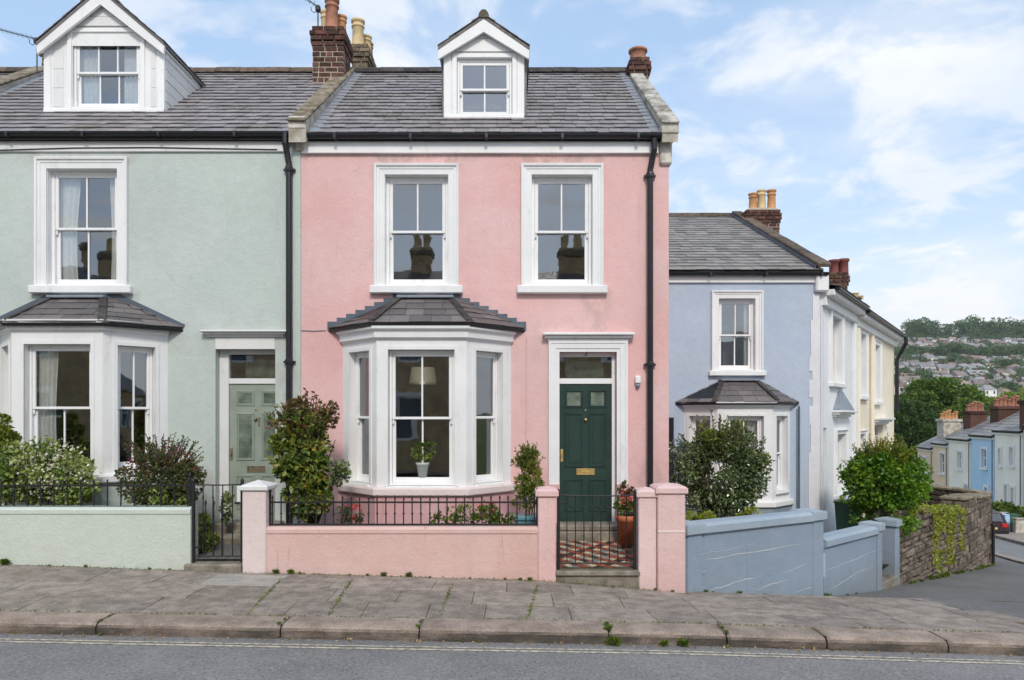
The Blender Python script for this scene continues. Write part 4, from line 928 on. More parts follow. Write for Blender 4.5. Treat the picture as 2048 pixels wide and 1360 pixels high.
# corner quoin strip with ragged painted edge
m = MB(); zq = [PZ(y, DBL) for y in (1000, 905, 850, 812, 795, 760, 742, 712, 640, 588)]
for k, (a, b) in enumerate(zip(zq, zq[1:])): m.box(BX1 - (.21, .17, .20, .13, .20, .14, .2, .17, .13)[k], BX1 + .004, DBL - .012 - .001 * (k % 2), DBL + .03, a, b - .001)
m.box(BX1 - .21, BX1 + .004, DBL - .012, DBL + .03, EYE - 4, zq[0] - .001); m.build('quoin_strip', M_['corner_white'], blue)
m = MB(); m.box(BX0, BX1 + .02, DBL - .05, DBL + .02, PZ(566, DBL), PZ(550, DBL), None, .006); m.box(BX0, BX1 + .04, DBL - .07, DBL + .02, PZ(550, DBL) + .001, PZ(547, DBL) + .02, None, .006); m.build('eaves_board', M_['white'], blue)
m = MB(); m.box(BX1 - .10, BX1 + .16, DBL - .12, DBL + .1, PZ(585, DBL), PZ(550, DBL), None, .03); m.build('kneeler', M_['white'], blue)
gutter(blue, BX0, PX(1655, 14.38), 14.38, PZ(545, 14.38), .065)
a = [(BX0, 14.4, zeB + .06), (BX1 + .05, 14.4, zeB + .06), (BX1 + .05, yRB, zrB), (BX0, yRB, zrB)]
m = MB(); m.poly(a); m.poly([a[3], a[2], (BX1 + .05, 24, zeB), (BX0, 24, zeB)]); m.prism([(BX0, 14.4, zeB + .05), (BX0, yRB, zrB - .01), (BX0, yRB, zrB - .12), (BX0, 14.4, zeB - .03)], (BX1 + .05 - BX0, 0, 0)); rB = m.build('roof', M_['roof_bed'], blue)
slates(rB, a, .27, .27, M_['slate_blue'], 240, .028, .011, .03, .008)
ridge_line(rB, (BX0, yRB, zrB + .05), (BX1, yRB, zrB + .05), M_['ridge'], .45, .12)
coping_run(rB, (BX1 + .04, 14.35, zeB + .10), (BX1 + .04, yRB, zrB + .06), .26, .09, M_['ridge'], 14, 'verge_tile')
m = MB(); m.prism([(BX1 - .12, 14.4, zeB + .085), (BX1 - .12, yRB, zrB + .03), (BX1 - .12, yRB, zrB + .10), (BX1 - .12, 14.4, zeB + .16)], (.012, 0, 0)); m.build('lead_flashing', M_['lead_dark'], rB)
ch = MB(); ch.box(6.4, 6.8, 19.2, 19.5, EYE + 3, EYE + 3.1); ch = ch.build('chimney', M_['mortar'], blue)
zt = PZ(417, 19.0)
brick_stack(ch, PX(1493, 19.0), PX(1560, 19.0), 19.0, 19.7, PZ(510, 19.0), zt, M_['brick'], .092, 2)
for px, mt in ((1506, 'pot_orange'), (1523, 'pot_buff'), (1543, 'pot_orange')): chimney_pot(ch, PX(px, 19.3), 19.3, zt + .02, .55 if px > 1510 else .46, .115, M_[mt])
m = MB(); m.tube([(PX(1598, 14.42), 14.42, PZ(812, 14.4)), (PX(1598, 14.42), 14.42, EYE - 3)], .02, 6); m.build('downpipe', M_['lead_dark'], blue)
m = MB(); m.tube([(BX0 + .84, 14.42, PZ(835, 14.4)), (BX0 + .84, 14.42, EYE - 3)], .05, 8); m.build('downpipe', M_['black'], blue)

SA = Vector((6.20, 14.55)); SU = Vector((.5746, .8185)); MS = frame(SA, SU)
def su(px):
    k = (px - CX) / F; return (k * SA.y - SA.x) / (SU.x - k * SU.y)
def sz(px, py): return PZ(py, SA.y + SU.y * su(px))
UB, UC = su(1708), su(1788)
def side_hole(p0, p1, yt, yb): return (su(p0), su(p1), sz((p0 + p1) / 2, yb), sz((p0 + p1) / 2, yt))
def street_house(label, u0, u1, ze, mat, uppers, lowers, doors, dep, rise):
    h = thing('house', label, 'house', tuple(MS @ Vector(((u0 + u1) / 2, 0, EYE - 3.4))))
    m = MB(); panel(m, MS, u0, u1, EYE - 5, ze, uppers + lowers + doors, .15)
    for u in (u0, u1): m.poly([(u, 0, EYE - 5), (u, -dep, EYE - 5), (u, -dep, ze), (u, -dep / 2, ze + rise), (u, 0, ze)], MS)
    m.poly([(u0, -dep, EYE - 5), (u1, -dep, EYE - 5), (u1, -dep, ze), (u0, -dep, ze)], MS); m.build('wall', M_[mat], h)
    for k, q in enumerate(uppers):
        sash_window(h, MS, q, .11, (0, 0), .5, .05, .05, .13, (q[2] - .10, q[2] - .005, .16, .10), glass=M_['glass_dim'], mat=M_['white_old'])
        room(h, MS, q[0] - .2, q[1] + .2, q[2] - .3, q[3] + .1, -.24, -1.6, 'room_dark')
    for k, q in enumerate(lowers):
        sash_window(h, MS, q, .11, (1, 1), .5, .05, .05, .10, (q[2] - .10, q[2] - .005, .12, .08), glass=M_['glass_dim'], mat=M_['white_old'])
        room(h, MS, q[0] - .2, q[1] + .2, q[2] - .3, q[3] + .1, -.24, -1.6, 'room_dark')
    for q in doors:
        d = MB(); d.box(q[0] + .05, q[1] - .05, -.2, -.16, q[2], q[3] - .35, MS, .01); dd = d.build('door', M_['white_old'], h)
        for zz in (.1, .55):
            f = MB(); rect_ring(f, MS, q[0] + .15, q[1] - .15, q[2] + (q[3] - q[2] - .35) * zz, q[2] + (q[3] - q[2] - .35) * (zz + .36), .03, -.165, -.145); f.build('door_moulding', M_['white_old'], dd)
        d = MB(); rect_ring(d, MS, q[0] + .002, q[1] - .002, q[3] - .35, q[3] - .002, .05, -.22, -.13); ff = d.build('fanlight_frame', M_['white_old'], h)
        d = MB(); d.poly([(q[0], -.18, q[3] - .35), (q[1], -.18, q[3] - .35), (q[1], -.18, q[3]), (q[0], -.18, q[3])], MS); d.build('pane', M_['glass_dim'], ff)
        d = MB(); d.box(q[0] - .1, q[1] + .1, -1.2, -.23, q[2] - .2, q[3] + .1, MS); d.build('hallway', M_['room_dark'], h)
    # deep boxed eaves, gutter, roof
    m = MB(); m.box(u0 + .02, u1 - .02, -.05, .10, ze - .36, ze - .18, MS, .01); m.box(u0 + .015, u1 - .015, -.05, .26, ze - .18, ze - .05, MS, .02); m.build('eaves_box', M_['white'], h)
    m = MB(); m.box(u0, u1, .26, .36, ze - .08, ze - .01, MS, .02); m.build('gutter', M_['black'], h)
    A = [MS @ Vector(p) for p in ((u0, .34, ze), (u1, .34, ze), (u1, -dep / 2, ze + rise + .05), (u0, -dep / 2, ze + rise + .05))]
    m = MB(); m.poly(A); m.poly([A[3], A[2], MS @ Vector((u1, -dep - .2, ze)), MS @ Vector((u0, -dep - .2, ze))]); r = m.build('roof', M_['roof_bed'], h)
    slates(r, A, .27, .28, M_['slate_blue'], 0, .015, .010, .02)
    return h
white_h = street_house('narrow white painted house on the corner with one upper window and hooded bay window', .0, UB - .01, EYE + 2.56, 'pale_blue',
    [side_hole(1661, 1681, 634, 766)], [side_hole(1670, 1690, 868, 985)], [side_hole(1643.5, 1653, 856, 1030)], 2.0, .30)
q = side_hole(1666, 1694, 832, 985)
hood(white_h, MS, q[0] - .12, q[1] + .12, q[3] - .02, q[3] + .12, .22, M_['white'])
m = MB(); c0 = q[3] + .12
m.add([(q[0] - .06, .16, c0), (q[1] + .06, .16, c0), (q[1] + .06, -.02, c0), (q[0] - .06, -.02, c0), (lerp(q[0], q[1], .35), 0.02, c0 + .42), (lerp(q[0], q[1], .65), .02, c0 + .42)], [(0, 1, 5, 4), (1, 2, 5), (0, 4, 3)], MS); m.build('hood_roof', M_['lead'], white_h)
m = MB(); m.box(.0, .16, -.02, .018, EYE - 5, EYE + 2.2, MS, .01); m.build('corner_strip', M_['corner_white'], white_h)
m = MB(); m.box(UB - .30, UB - .12, -.02, .10, EYE - 5, EYE + 2.2, MS, .03); m.build('pilaster', M_['pale_blue'], white_h)
cream_h = street_house('cream painted house beyond the white corner house with two tall upper windows', UB, UC, EYE + 2.50, 'cream',
    [side_hole(1718, 1730, 668, 792), side_hole(1747, 1758, 690, 803)], [side_hole(1716, 1729, 868, 960)], [side_hole(1750, 1766, 850, 980)], 5.0, 1.3)
q = side_hole(1745, 1771, 850, 980); hood(cream_h, MS, q[0] - .1, q[1] + .1, q[3] + .02, q[3] + .20, .25, M_['white_old'])
for px, hh in ((1710, cream_h), (1739, cream_h)):
    m = MB(); u = su(px); m.tube([MS @ Vector((u, .07, EYE + 2.1)), MS @ Vector((u, .07, EYE - 4))], .05, 8); m.build('downpipe', M_['cream'], hh)
m = MB(); u = UC - .05; m.tube([MS @ Vector(p) for p in ((u, .34, EYE + 2.45), (u, .34, EYE + 2.25), (u, .09, EYE + 1.75), (u, .09, EYE + .1))], .06, 8); m.build('downpipe', M_['black'], cream_h)
for par, (px0, px1, D, yb, yt, pots) in ((white_h, (1660, 1696, 18.5, 600, 547, ((1668, 517), (1687, 515)))), (cream_h, (1702, 1722, 21.0, 640, 596, ((1708, 584), (1717, 590))))):
    ch = MB(); ch.box(PX(px0 + 5, D + .1), PX(px1 - 5, D + .1), D + .1, D + .3, PZ(yb, D), PZ(yb, D) + .1); ch = ch.build('chimney', M_['mortar'], par)
    brick_stack(ch, PX(px0, D), PX(px1, D), D, D + .5, PZ(yb + 30, D), PZ(yt, D), M_['brick'], .092, 2)
    for px, y in pots: chimney_pot(ch, PX(px, D + .2), D + .2, PZ(yt, D), PZ(y, D) - PZ(yt, D), .12, M_['pot_maroon'] if par is white_h else M_['pot_buff'], 1)
# a plain rendered house end showing past the cream one
eu0, eu1 = UC + .02, su(1795)
eh = thing('house', 'sliver of a white rendered house end past the cream house', 'house', tuple(MS @ Vector((eu1, 0, EYE - 4))))
m = MB(); panel(m, MS, eu0, eu1, EYE - 6, EYE + .9, [], .1, -.25); m.poly([(eu1, -.25, EYE - 6), (eu1, -5, EYE - 6), (eu1, -5, EYE + .9), (eu1, -.25, EYE + .9)], MS); m.build('wall', M_['white_old'], eh)
m = MB(); m.add([(eu0, 0, EYE + .9), (eu1 + .1, 0, EYE + .9), (eu1 + .1, -3, EYE + 2.1), (eu0, -3, EYE + 2.1)], [(0, 1, 2, 3)], MS); m.build('roof', M_['slate_blue'], eh)
m = MB(); m.tube([MS @ Vector((lerp(eu0, eu1, .5), -.18, EYE + .8)), MS @ Vector((lerp(eu0, eu1, .5), -.18, EYE - 5))], .05, 6); m.build('downpipe', M_['white_old'], eh)

# ------------------------------------------------------------------ ground
def ground_mesh(name, xs, ys, zf, mat, kind='structure', keep=None):
    m = MB(); nx, ny = len(xs), len(ys)
    pts = [(x, y, zf(x, y)) for y in ys for x in xs]
    fs = [(j * nx + i, j * nx + i + 1, (j + 1) * nx + i + 1, (j + 1) * nx + i) for j in range(ny - 1) for i in range(nx - 1) if keep is None or keep((xs[i] + xs[i + 1]) / 2, (ys[j] + ys[j + 1]) / 2)]
    m.add(pts, fs); return tag(m.build(name, mat, None, True), kind=kind)
def lin(a, b, n): return [a + (b - a) * i / n for i in range(n + 1)]
SIDE_NEAR = [(7.0, 6.67), (8.3, 7.4), (9.6, 10.0), (11.9, 15.0), (14.8, 21), (17.9, 27), (21.5, 36), (24.3, 46), (26.5, 57)]
SIDE_FAR = [(15.0, 4.2), (17.2, 12), (20.2, 24), (23.3, 33), (27.0, 41), (30.2, 50), (33.0, 60)]
def strip(name, A, B, zf, mat, n=60, kind='structure', parent=None, across=6):
    """a sheet between two plan polylines"""
    def at(P, t):
        L = [0]
        for p, q in zip(P, P[1:]): L.append(L[-1] + math.hypot(q[0] - p[0], q[1] - p[1]))
        d = t * L[-1]
        for k in range(len(P) - 1):
            if d <= L[k + 1] + 1e-9: f = (d - L[k]) / (L[k + 1] - L[k]); return lerp(P[k][0], P[k + 1][0], f), lerp(P[k][1], P[k + 1][1], f)
        return P[-1]
    m = MB(); pts = []
    for i in range(n + 1):
        a, b = at(A, i / n), at(B, i / n)
        for j in range(across + 1):
            x, y = lerp(a[0], b[0], j / across), lerp(a[1], b[1], j / across); pts.append((x, y, zf(x, y)))
    w = across + 1
    m.add(pts, [(i * w + j, i * w + j + 1, (i + 1) * w + j + 1, (i + 1) * w + j) for i in range(n) for j in range(across)])
    return tag(m.build(name, mat, parent, True), kind=kind)
ground_mesh('terrain', [-900, -500, -250, -120, -60, -30] + lin(-15, 70, 34) + [85, 110, 140, 180, 230, 290, 360, 450, 550, 700, 900, 1200], [-40, -20] + lin(-6, 62, 34) + lin(70, 300, 18) + lin(325, 900, 28) + [1100, 1500, 2200],
    lambda x, y: GZ(x, y) - (.30 if y < 62 else .5) + (0 if y < 300 else 5 * mnoise.noise(Vector((x / 90, y / 90, 0)))), None)
def grass_mat():
    t = NT('hillside_grass'); c = t.ramp(t.noise(.05, 6, .6), [(.3, srgb(70, 84, 48)), (.5, srgb(96, 104, 62)), (.7, srgb(128, 122, 88))])
    return t.done(t.bsdf(c, .95, spec=.1))
M_['grass'] = grass_mat()
bpy.data.objects['terrain'].data.materials.append(M_['grass'])
road = ground_mesh('road', lin(-14, 16, 60), lin(-3.2, 6.72, 20), road_z, M_['road'])
strip('side_road', SIDE_NEAR, SIDE_FAR, lambda x, y: GZ(x, y) - .13 if y > 7.5 else road_z(x, min(y, 6.7)) - .004, M_['road'])
# gutter bed under everything between kerb and walls
pav = ground_mesh('pavement', lin(-10, 7.0, 68), [6.72, 7.0] + lin(7.2, 9.0, 9) + lin(9.3, 11.2, 5), lambda x, y: GZ(x, y) - .004, M_['bed'], keep=lambda x, y: y < 9.05 or x > 2.2)
WALL_LINE = [(2.13, 8.95), (4.47, 10.5), (6.25, 12.3), (6.95, 13.05), (12.6, 19.1), (14.5, 24), (17, 32), (20, 42), (22.5, 52)]
def edge_y(x): return 10.5 - (x - 4.47) * 3.1       # where slabs stop and the asphalt footway starts
strip('asphalt_footway', [(4.35, 10.35), (5.05, 8.4), (5.62, 7.0), (6.6, 6.99), (7.9, 7.45), (9.25, 10.1), (11.55, 15.1), (14.5, 21.1), (17.6, 27.1), (21.2, 36), (24.0, 46)],
      [(4.35, 10.45), (4.6, 10.6), (4.9, 10.95), (5.4, 11.4), (6.0, 12.0), (6.95, 13.05), (9.5, 15.8), (12.6, 19.1), (14.5, 24), (17, 32), (20, 42)], lambda x, y: GZ(x, y) + .004, M_['asphalt'], 90, across=12)
m = [SIDE_NEAR[k] for k in range(2, len(SIDE_NEAR))]
def kerb_strip(name, P, w, inner, mat):
    mb = MB(); Q = []
    for (x0, y0), (x1, y1) in zip(P, P[1:]):
        for k in range(6): Q.append((lerp(x0, x1, k / 6), lerp(y0, y1, k / 6)))
    Q.append(P[-1]); pts = []
    for i, (x, y) in enumerate(Q):
        a, b = Q[max(i - 1, 0)], Q[min(i + 1, len(Q) - 1)]; d = Vector((b[0] - a[0], b[1] - a[1])).normalized(); nn = Vector((-d.y, d.x)) * inner
        z = GZ(x, y); pts += [(x, y, z - .14), (x, y, z + .012), (x + nn.x * w, y + nn.y * w, z + .012), (x + nn.x * w, y + nn.y * w, z - .14)]
    mb.add(pts, [(i * 4 + k, i * 4 + k + 1, i * 4 + 5 + k, i * 4 + 4 + k) for i in range(len(Q) - 1) for k in range(3)])
    return tag(mb.build(name, mat, None), kind='structure')
kerb_strip('side_kerb', SIDE_NEAR[1:], .18, 1, M_['kerb'])
kerb_strip('far_kerb', SIDE_FAR, .2, -1, M_['kerb'])
strip('far_pavement', [(x + .18, y) for x, y in SIDE_FAR], [(x + 2.6, y) for x, y in SIDE_FAR], lambda x, y: GZ(x, y) + .005, M_['slab'], 40)
for k in (0, 1):
    o0 = .30 + k * .14
    strip('side_road_line', [(x + o0, y - .3 * o0) for x, y in SIDE_NEAR[3:]], [(x + o0 + .08, y - .3 * o0) for x, y in SIDE_NEAR[3:]], lambda x, y: GZ(x, y) - .122, M_['yellow'], 60, across=1)
# paving slabs, one by one, in staggered courses
slab_rows = [(7.005, 7.58), (7.59, 8.18), (8.19, 8.72), (8.73, 9.02)]
ns = 0; M_['slab_pale'] = stone_mat('pale_slab_stone', srgb(176, 170, 162), srgb(150, 144, 138), scale=3.2, bump=.5, var=.05, speckle=.3)
for ri, (ya, yb) in enumerate(slab_rows):
    x = -9.3 + U(0, .5); pk = 0
    while x < 6.6:
        w = U(.46, .88); x1 = x + w
        cx, cy = (x + x1) / 2, (ya + yb) / 2
        if cy < edge_y(cx) + .25 or x < 4:
            sk = (U(-.03, .03)); j = .0025; z = U(-.003, .004); tl = U(-.003, .003)
            c = [(x + j + pk, ya + j), (x1 - j + sk, ya + j), (x1 - j, yb - j), (x + j, yb - j)]; pk = sk
            top = [(a + (.003 if i in (0, 3) else -.003), b + (.004 if i < 2 else -.004)) for i, (a, b) in enumerate(c)]
            pts = [(a, b, GZ(a, b) - .03) for a, b in c] + [(a, b, GZ(a, b) - .003 + z) for a, b in c] + [(a, b, GZ(a, b) + .004 + z + (tl if i < 2 else -tl)) for i, (a, b) in enumerate(top)]
            mm = MB(); mm.add(pts, [(8, 9, 10, 11)] + [(i, (i + 1) % 4, 4 + (i + 1) % 4, 4 + i) for i in range(4)] + [(4 + i, 4 + (i + 1) % 4, 8 + (i + 1) % 4, 8 + i) for i in range(4)])
            s_ = mm.build('paving_slab', M_['slab_pale'] if 'slab_pale' in M_ and abs(cx + 3.2) < .5 and ri == 2 else M_['slab'], pav); ns += 1
        x = x1
# extra slabs in the wedge before the blue wall
for ya, yb, xa, xb_ in ((9.03, 9.5, 2.75, 4.6), (9.51, 10.0, 3.55, 4.5)):
    x = xa
    while x < xb_:
        x1 = min(x + U(.6, .9), xb_)
        c = [(x + .006, ya + .006), (x1 - .006, ya + .006), (x1 - .006, yb - .006), (x + .006 + .25, yb - .006)] if x == xa else [(x + .006, ya + .006), (x1 - .006, ya + .006), (x1 - .006, yb - .006), (x + .006, yb - .006)]
        mm = MB(); mm.add([(a, b, GZ(a, b) - .03) for a, b in c] + [(a, b, GZ(a, b) + .004) for a, b in c], [(4, 5, 6, 7)] + [(i, (i + 1) % 4, 4 + (i + 1) % 4, 4 + i) for i in range(4)]); mm.build('paving_slab', M_['slab'], pav); x = x1
# granite kerb, stone by stone
kerb = ground_mesh('kerb', lin(-10, 7.2, 34), [6.70, 6.97], lambda x, y: GZ(x, y) - .03, M_['bed'])
joints = [-9.2, -7.4, PX(-190, 6.75), PX(200, 6.75), PX(565, 6.75), PX(840, 6.75), PX(1216, 6.75), PX(1450, 6.75), PX(1648, 6.75), PX(1888, 6.75), 5.6, 7.1]
for a, b in zip(joints, joints[1:]):
    if b - a < .2: continue
    n = 10; y0, y1 = KERB, 6.995; dz = U(-.006, .006); dy = U(-.008, .008)
    prof = lambda x: [(y0 + dy + .012, GZ(x, 6.8) - .17), (y0 + dy + .006 * mnoise.noise(Vector((x * 3, 1, 0))), GZ(x, 6.8) - .04 + dz), (y0 + dy + .010, GZ(x, 6.8) - .018 + dz), (y0 + dy + .032, GZ(x, 6.8) + .000 + dz), (y0 + .08, GZ(x, 6.8) + .006 + dz), (y1, GZ(x, 6.9) + .004 + dz), (y1, GZ(x, 6.9) - .15)]
    xs = [a + .007] + lin(a + .03, b - .03, n) + [b - .007]; pts = []
    for i, x in enumerate(xs):
        e = .012 if i in (0, len(xs) - 1) else 0
        for k, (y, z) in enumerate(prof(x)): pts.append((x, y + (e if k < 4 else 0), z - (e if 1 <= k <= 5 else 0) + .004 * mnoise.noise(Vector((x * 4, k, 3)))))
    w = 7; mm = MB(); mm.add(pts, [(i * w + k, i * w + k + 1, (i + 1) * w + k + 1, (i + 1) * w + k) for i in range(len(xs) - 1) for k in range(w - 1)] + [tuple(range(w)), tuple(range((len(xs) - 1) * w, len(xs) * w))])
    mm.build('kerbstone', M_['kerb'], kerb, False)
for k, (ya, yb) in enumerate(((6.485, 6.512), (6.410, 6.445))):
    yl = ground_mesh('double_yellow_line', lin(-12, 7, 60), [ya, yb], lambda x, y: road_z(x, y) + .004, M_['yellow'])
# gardens and house-front ground
for nm, x0, x1, y0, y1, z in (('pink_garden', -2.95, .50, 9.05, 10.75, GZP), ('mint_garden', -9, -4.45, 9.05, 10.75, GZM), ('mint_path', -4.449, -2.98, 9.05, 10.75, EYE - 1.80)):
    mm = MB(); N = 14
    xs, ys = lin(x0, x1, N), lin(y0, y1, 6)
    mm.add([(x, y, z + (.03 * mnoise.noise(Vector((x * 3, y * 3, 0))) if 'garden' in nm else 0)) for y in ys for x in xs], [(j * (N + 1) + i, j * (N + 1) + i + 1, (j + 1) * (N + 1) + i + 1, (j + 1) * (N + 1) + i) for j in range(6) for i in range(N)])
    tag(mm.build(nm, M_['soil'] if 'garden' in nm else M_['asphalt']), kind='structure')
mm = MB(); mm.add([(2.35, 9.1, EYE - 2.0), (4.45, 10.6, EYE - 2.3), (6.2, 12.4, EYE - 2.6), (7.0, 13.2, EYE - 2.7), (8.5, 18, EYE - 3.2), (6.1, 14.6, EYE - 2.5), (2.35, 14.6, EYE - 2.25)], [(0, 1, 5, 6), (1, 2, 3, 4, 5)]); tag(mm.build('blue_garden', M_['soil']), kind='structure')
# tiled path to the green door: diamond and border tiles laid one by one
path = MB(); PX0, PX1, PY0, PY1 = .56, 1.60, 9.05, 10.42
pz = lambda y: EYE - lerp(1.905, 1.80, (y - 9.0) / 1.4)
path.add([(PX0 - .05, PY0 - .1, pz(PY0) - .006), (PX1 + .42, PY0 - .1, pz(PY0) - .006), (PX1 + .42, PY1 + .3, pz(PY1) - .006), (PX0 - .05, PY1 + .3, pz(PY1) - .006)], [(0, 1, 2, 3)]); path = tag(path.build('tiled_path', M_['bed']), kind='structure')
TC = [stone_mat('tile_red', srgb(156, 84, 66), srgb(124, 66, 54), scale=12, var=.14, bump=.2, rough=.6), stone_mat('tile_cream', srgb(206, 190, 158), srgb(172, 154, 126), scale=12, var=.12, bump=.2, rough=.6), stone_mat('tile_black', srgb(62, 60, 62), srgb(42, 42, 44), scale=12, var=.15, bump=.2, rough=.55), stone_mat('tile_grey', srgb(150, 150, 142), srgb(116, 116, 112), scale=12, var=.12, bump=.2, rough=.6)]
def tile(c, pts):
    cx = sum(p[0] for p in pts) / len(pts); cy = sum(p[1] for p in pts) / len(pts); s = .965; dz = U(-.001, .002)
    q = [(cx + (x - cx) * s, cy + (y - cy) * s) for x, y in pts]; n = len(q); mm = MB()
    mm.add([(x, y, pz(y) - .006) for x, y in q] + [(x, y, pz(y) + .003 + dz) for x, y in q], [tuple(range(n, 2 * n))] + [(i, (i + 1) % n, n + (i + 1) % n, n + i) for i in range(n)]); mm.build('tile', TC[c], path)
bw = .075
for k in range(9):
    a, b = lerp(PY0, PY1, k / 9), lerp(PY0, PY1, (k + 1) / 9)
    tile((0, 2)[k % 2], [(PX0, a), (PX0 + bw, a), (PX0 + bw, b), (PX0, b)]); tile((2, 0)[k % 2], [(PX1 - bw, a), (PX1, a), (PX1, b), (PX1 - bw, b)])
NX, NY = 6, 9; X0, X1, Y0, Y1 = PX0 + bw, PX1 - bw, PY0, PY1
dx, dy = (X1 - X0) / NX, (Y1 - Y0) / NY
for j in range(NY):
    for i in range(NX):
        x, y = X0 + i * dx, Y0 + j * dy; cx, cy = x + dx / 2, y + dy / 2; k = .44
        tile(0 if (i + j) % 2 else 1, [(cx - dx * k, cy), (cx, cy - dy * k), (cx + dx * k, cy), (cx, cy + dy * k)])
for j in range(NY + 1):
    for i in range(NX + 1):
        x, y = X0 + i * dx, Y0 + j * dy; k = .46
        pts = [(min(max(a, X0), X1), min(max(b, Y0), Y1)) for a, b in ((x - dx * k, y), (x, y - dy * k), (x + dx * k, y), (x, y + dy * k))]
        tile(2 if (i * 2 + j) % 3 == 0 else (3 if (i + j) % 2 else 0), pts)

# ------------------------------------------------------------------ front walls, piers, railings, gates
DW = 8.90
def wx(px, D=DW): return PX(px, D)
def pier(parent, x0, x1, y0, y1, z1, mat, cap=.05, ch=.115, peak=.03, capmat=None, foot=None):
    zb = min(GZ(x, y) for x in (x0, x1) for y in (y0, y1)) - .15
    m = MB(); m.box(x0, x1, y0, y1, zb, z1 - ch, None, .012); m.build('pier', mat, parent)
    m = MB(); a, b, c, d = x0 - cap * .6, x1 + cap * .6, y0 - cap * .6, y1 + cap * .6; z0 = z1 - ch - .002; e = .012
    m.add([(a + e, c + e, z0), (b - e, c + e, z0), (b - e, d - e, z0), (a + e, d - e, z0), (a, c, z0 + e), (b, c, z0 + e), (b, d, z0 + e), (a, d, z0 + e), (a, c, z1 - e * 1.5 - peak), (b, c, z1 - e * 1.5 - peak), (b, d, z1 - e * 1.5 - peak), (a, d, z1 - e * 1.5 - peak),
           (a + .03, c + .03, z1 - peak + .004), (b - .03, c + .03, z1 - peak + .004), (b - .03, d - .03, z1 - peak + .004), (a + .03, d - .03, z1 - peak + .004), ((a + b) / 2, (c + d) / 2, z1 + .004)],
          [(0, 3, 2, 1)] + [(i + 4 * k, (i + 1) % 4 + 4 * k, (i + 1) % 4 + 4 * k + 4, i + 4 * k + 4) for k in range(3) for i in range(4)] + [(12 + i, 12 + (i + 1) % 4, 16) for i in range(4)]); m.build('pier_cap', capmat or mat, parent)
def low_wall(name, label, x0, x1, y0, y1, zt0, zt1, mat, capmat=None, roundc=.05):
    w = thing(name, label, 'garden wall', ((x0 + x1) / 2, y0, GZ((x0 + x1) / 2, y0)))
    m = MB(); N = 16; prof = lambda x: [(y0, GZ(x, y0) - .2), (y0, lerp(zt0, zt1, (x - x0) / (x1 - x0)) - .09), (y0 - .012, lerp(zt0, zt1, (x - x0) / (x1 - x0)) - .075), (y0 - .012, lerp(zt0, zt1, (x - x0) / (x1 - x0)) - .03), (y0 + .015, lerp(zt0, zt1, (x - x0) / (x1 - x0)) - .004), (y0 + .04, lerp(zt0, zt1, (x - x0) / (x1 - x0))), (y1, lerp(zt0, zt1, (x - x0) / (x1 - x0))), (y1, GZ(x, y0) - .2)]
    xs = lin(x0, x1, N); pts = []
    for x in xs: pts += [(x, y, z) for y, z in prof(x)]
    n = 8; m.add(pts, [(i * n + k, i * n + (k + 1) % n, (i + 1) * n + (k + 1) % n, (i + 1) * n + k) for i in range(N) for k in range(n)] + [tuple(range(n)), tuple(range(N * n, N * n + n))]); m.build('wall', mat, w)
    return w
pw = low_wall('garden_wall', 'pale pink rendered front garden wall with piers before the pink house', wx(533), wx(1076), DW, DW + .24, PZ(1054, DW), PZ(1054, DW), M_['pink_wall'])
pier(pw, wx(486), wx(533), DW - .03, DW + .30, PZ(962, DW), M_['pink_pale'], peak=.05, capmat=M_['white_old'])
pier(pw, wx(1076), wx(1112), DW - .03, DW + .28, PZ(974, DW), M_['pink_pier'])
gw = thing('gate_pier', 'pair of joined pink gate piers next to the blue wall', 'gate pier', (wx(1320), DW, GZ(wx(1320), DW)))
pier(gw, wx(1277), wx(1313), DW - .01, DW + .27, PZ(976, DW), M_['pink_gate'], .04)
pier(gw, wx(1314), wx(1369), DW - .05, DW + .32, PZ(968, DW), M_['pink_pier'], .045)
m = MB(); m.box(wx(1314) + .003, wx(1369) - .003, DW - .056, DW - .04, PZ(1064, DW), PZ(1060, DW), None, .003); m.build('render_line', M_['pink_pale'], gw)
mw = low_wall('garden_wall', 'mint green rendered front wall with black railing on top', -9.5, wx(381), DW, DW + .22, PZ(1015, DW), PZ(1015, DW), M_['mint_wall'])
# thresholds at the gates
m = MB(); xa, xb2 = wx(1111), wx(1279); N = 8
st = thing('gate_step', 'pale worn stone step under the black gate to the green door', 'step', (wx(1195), DW, GZ(wx(1195), DW)))
m.box(xa, xb2, DW - .055, DW + .26, PZ(1151, DW), PZ(1141, DW + .0), None, .015); m.build('tread', M_['step'], st)
m = MB(); m.box(xa + .01, xb2 - .01, DW - .02, DW + .2, EYE - 2.4, PZ(1151.3, DW)); m.build('riser', M_['step'], st)
st = thing('gate_step', 'low stone step under the gate of the mint house', 'step', (wx(430), DW, GZ(wx(430), DW)))
m = MB(); m.box(wx(371), wx(485) - .003, DW - .06, DW + .25, EYE - 2.1, PZ(1127, DW), None, .015); m.build('tread', M_['step'], st)

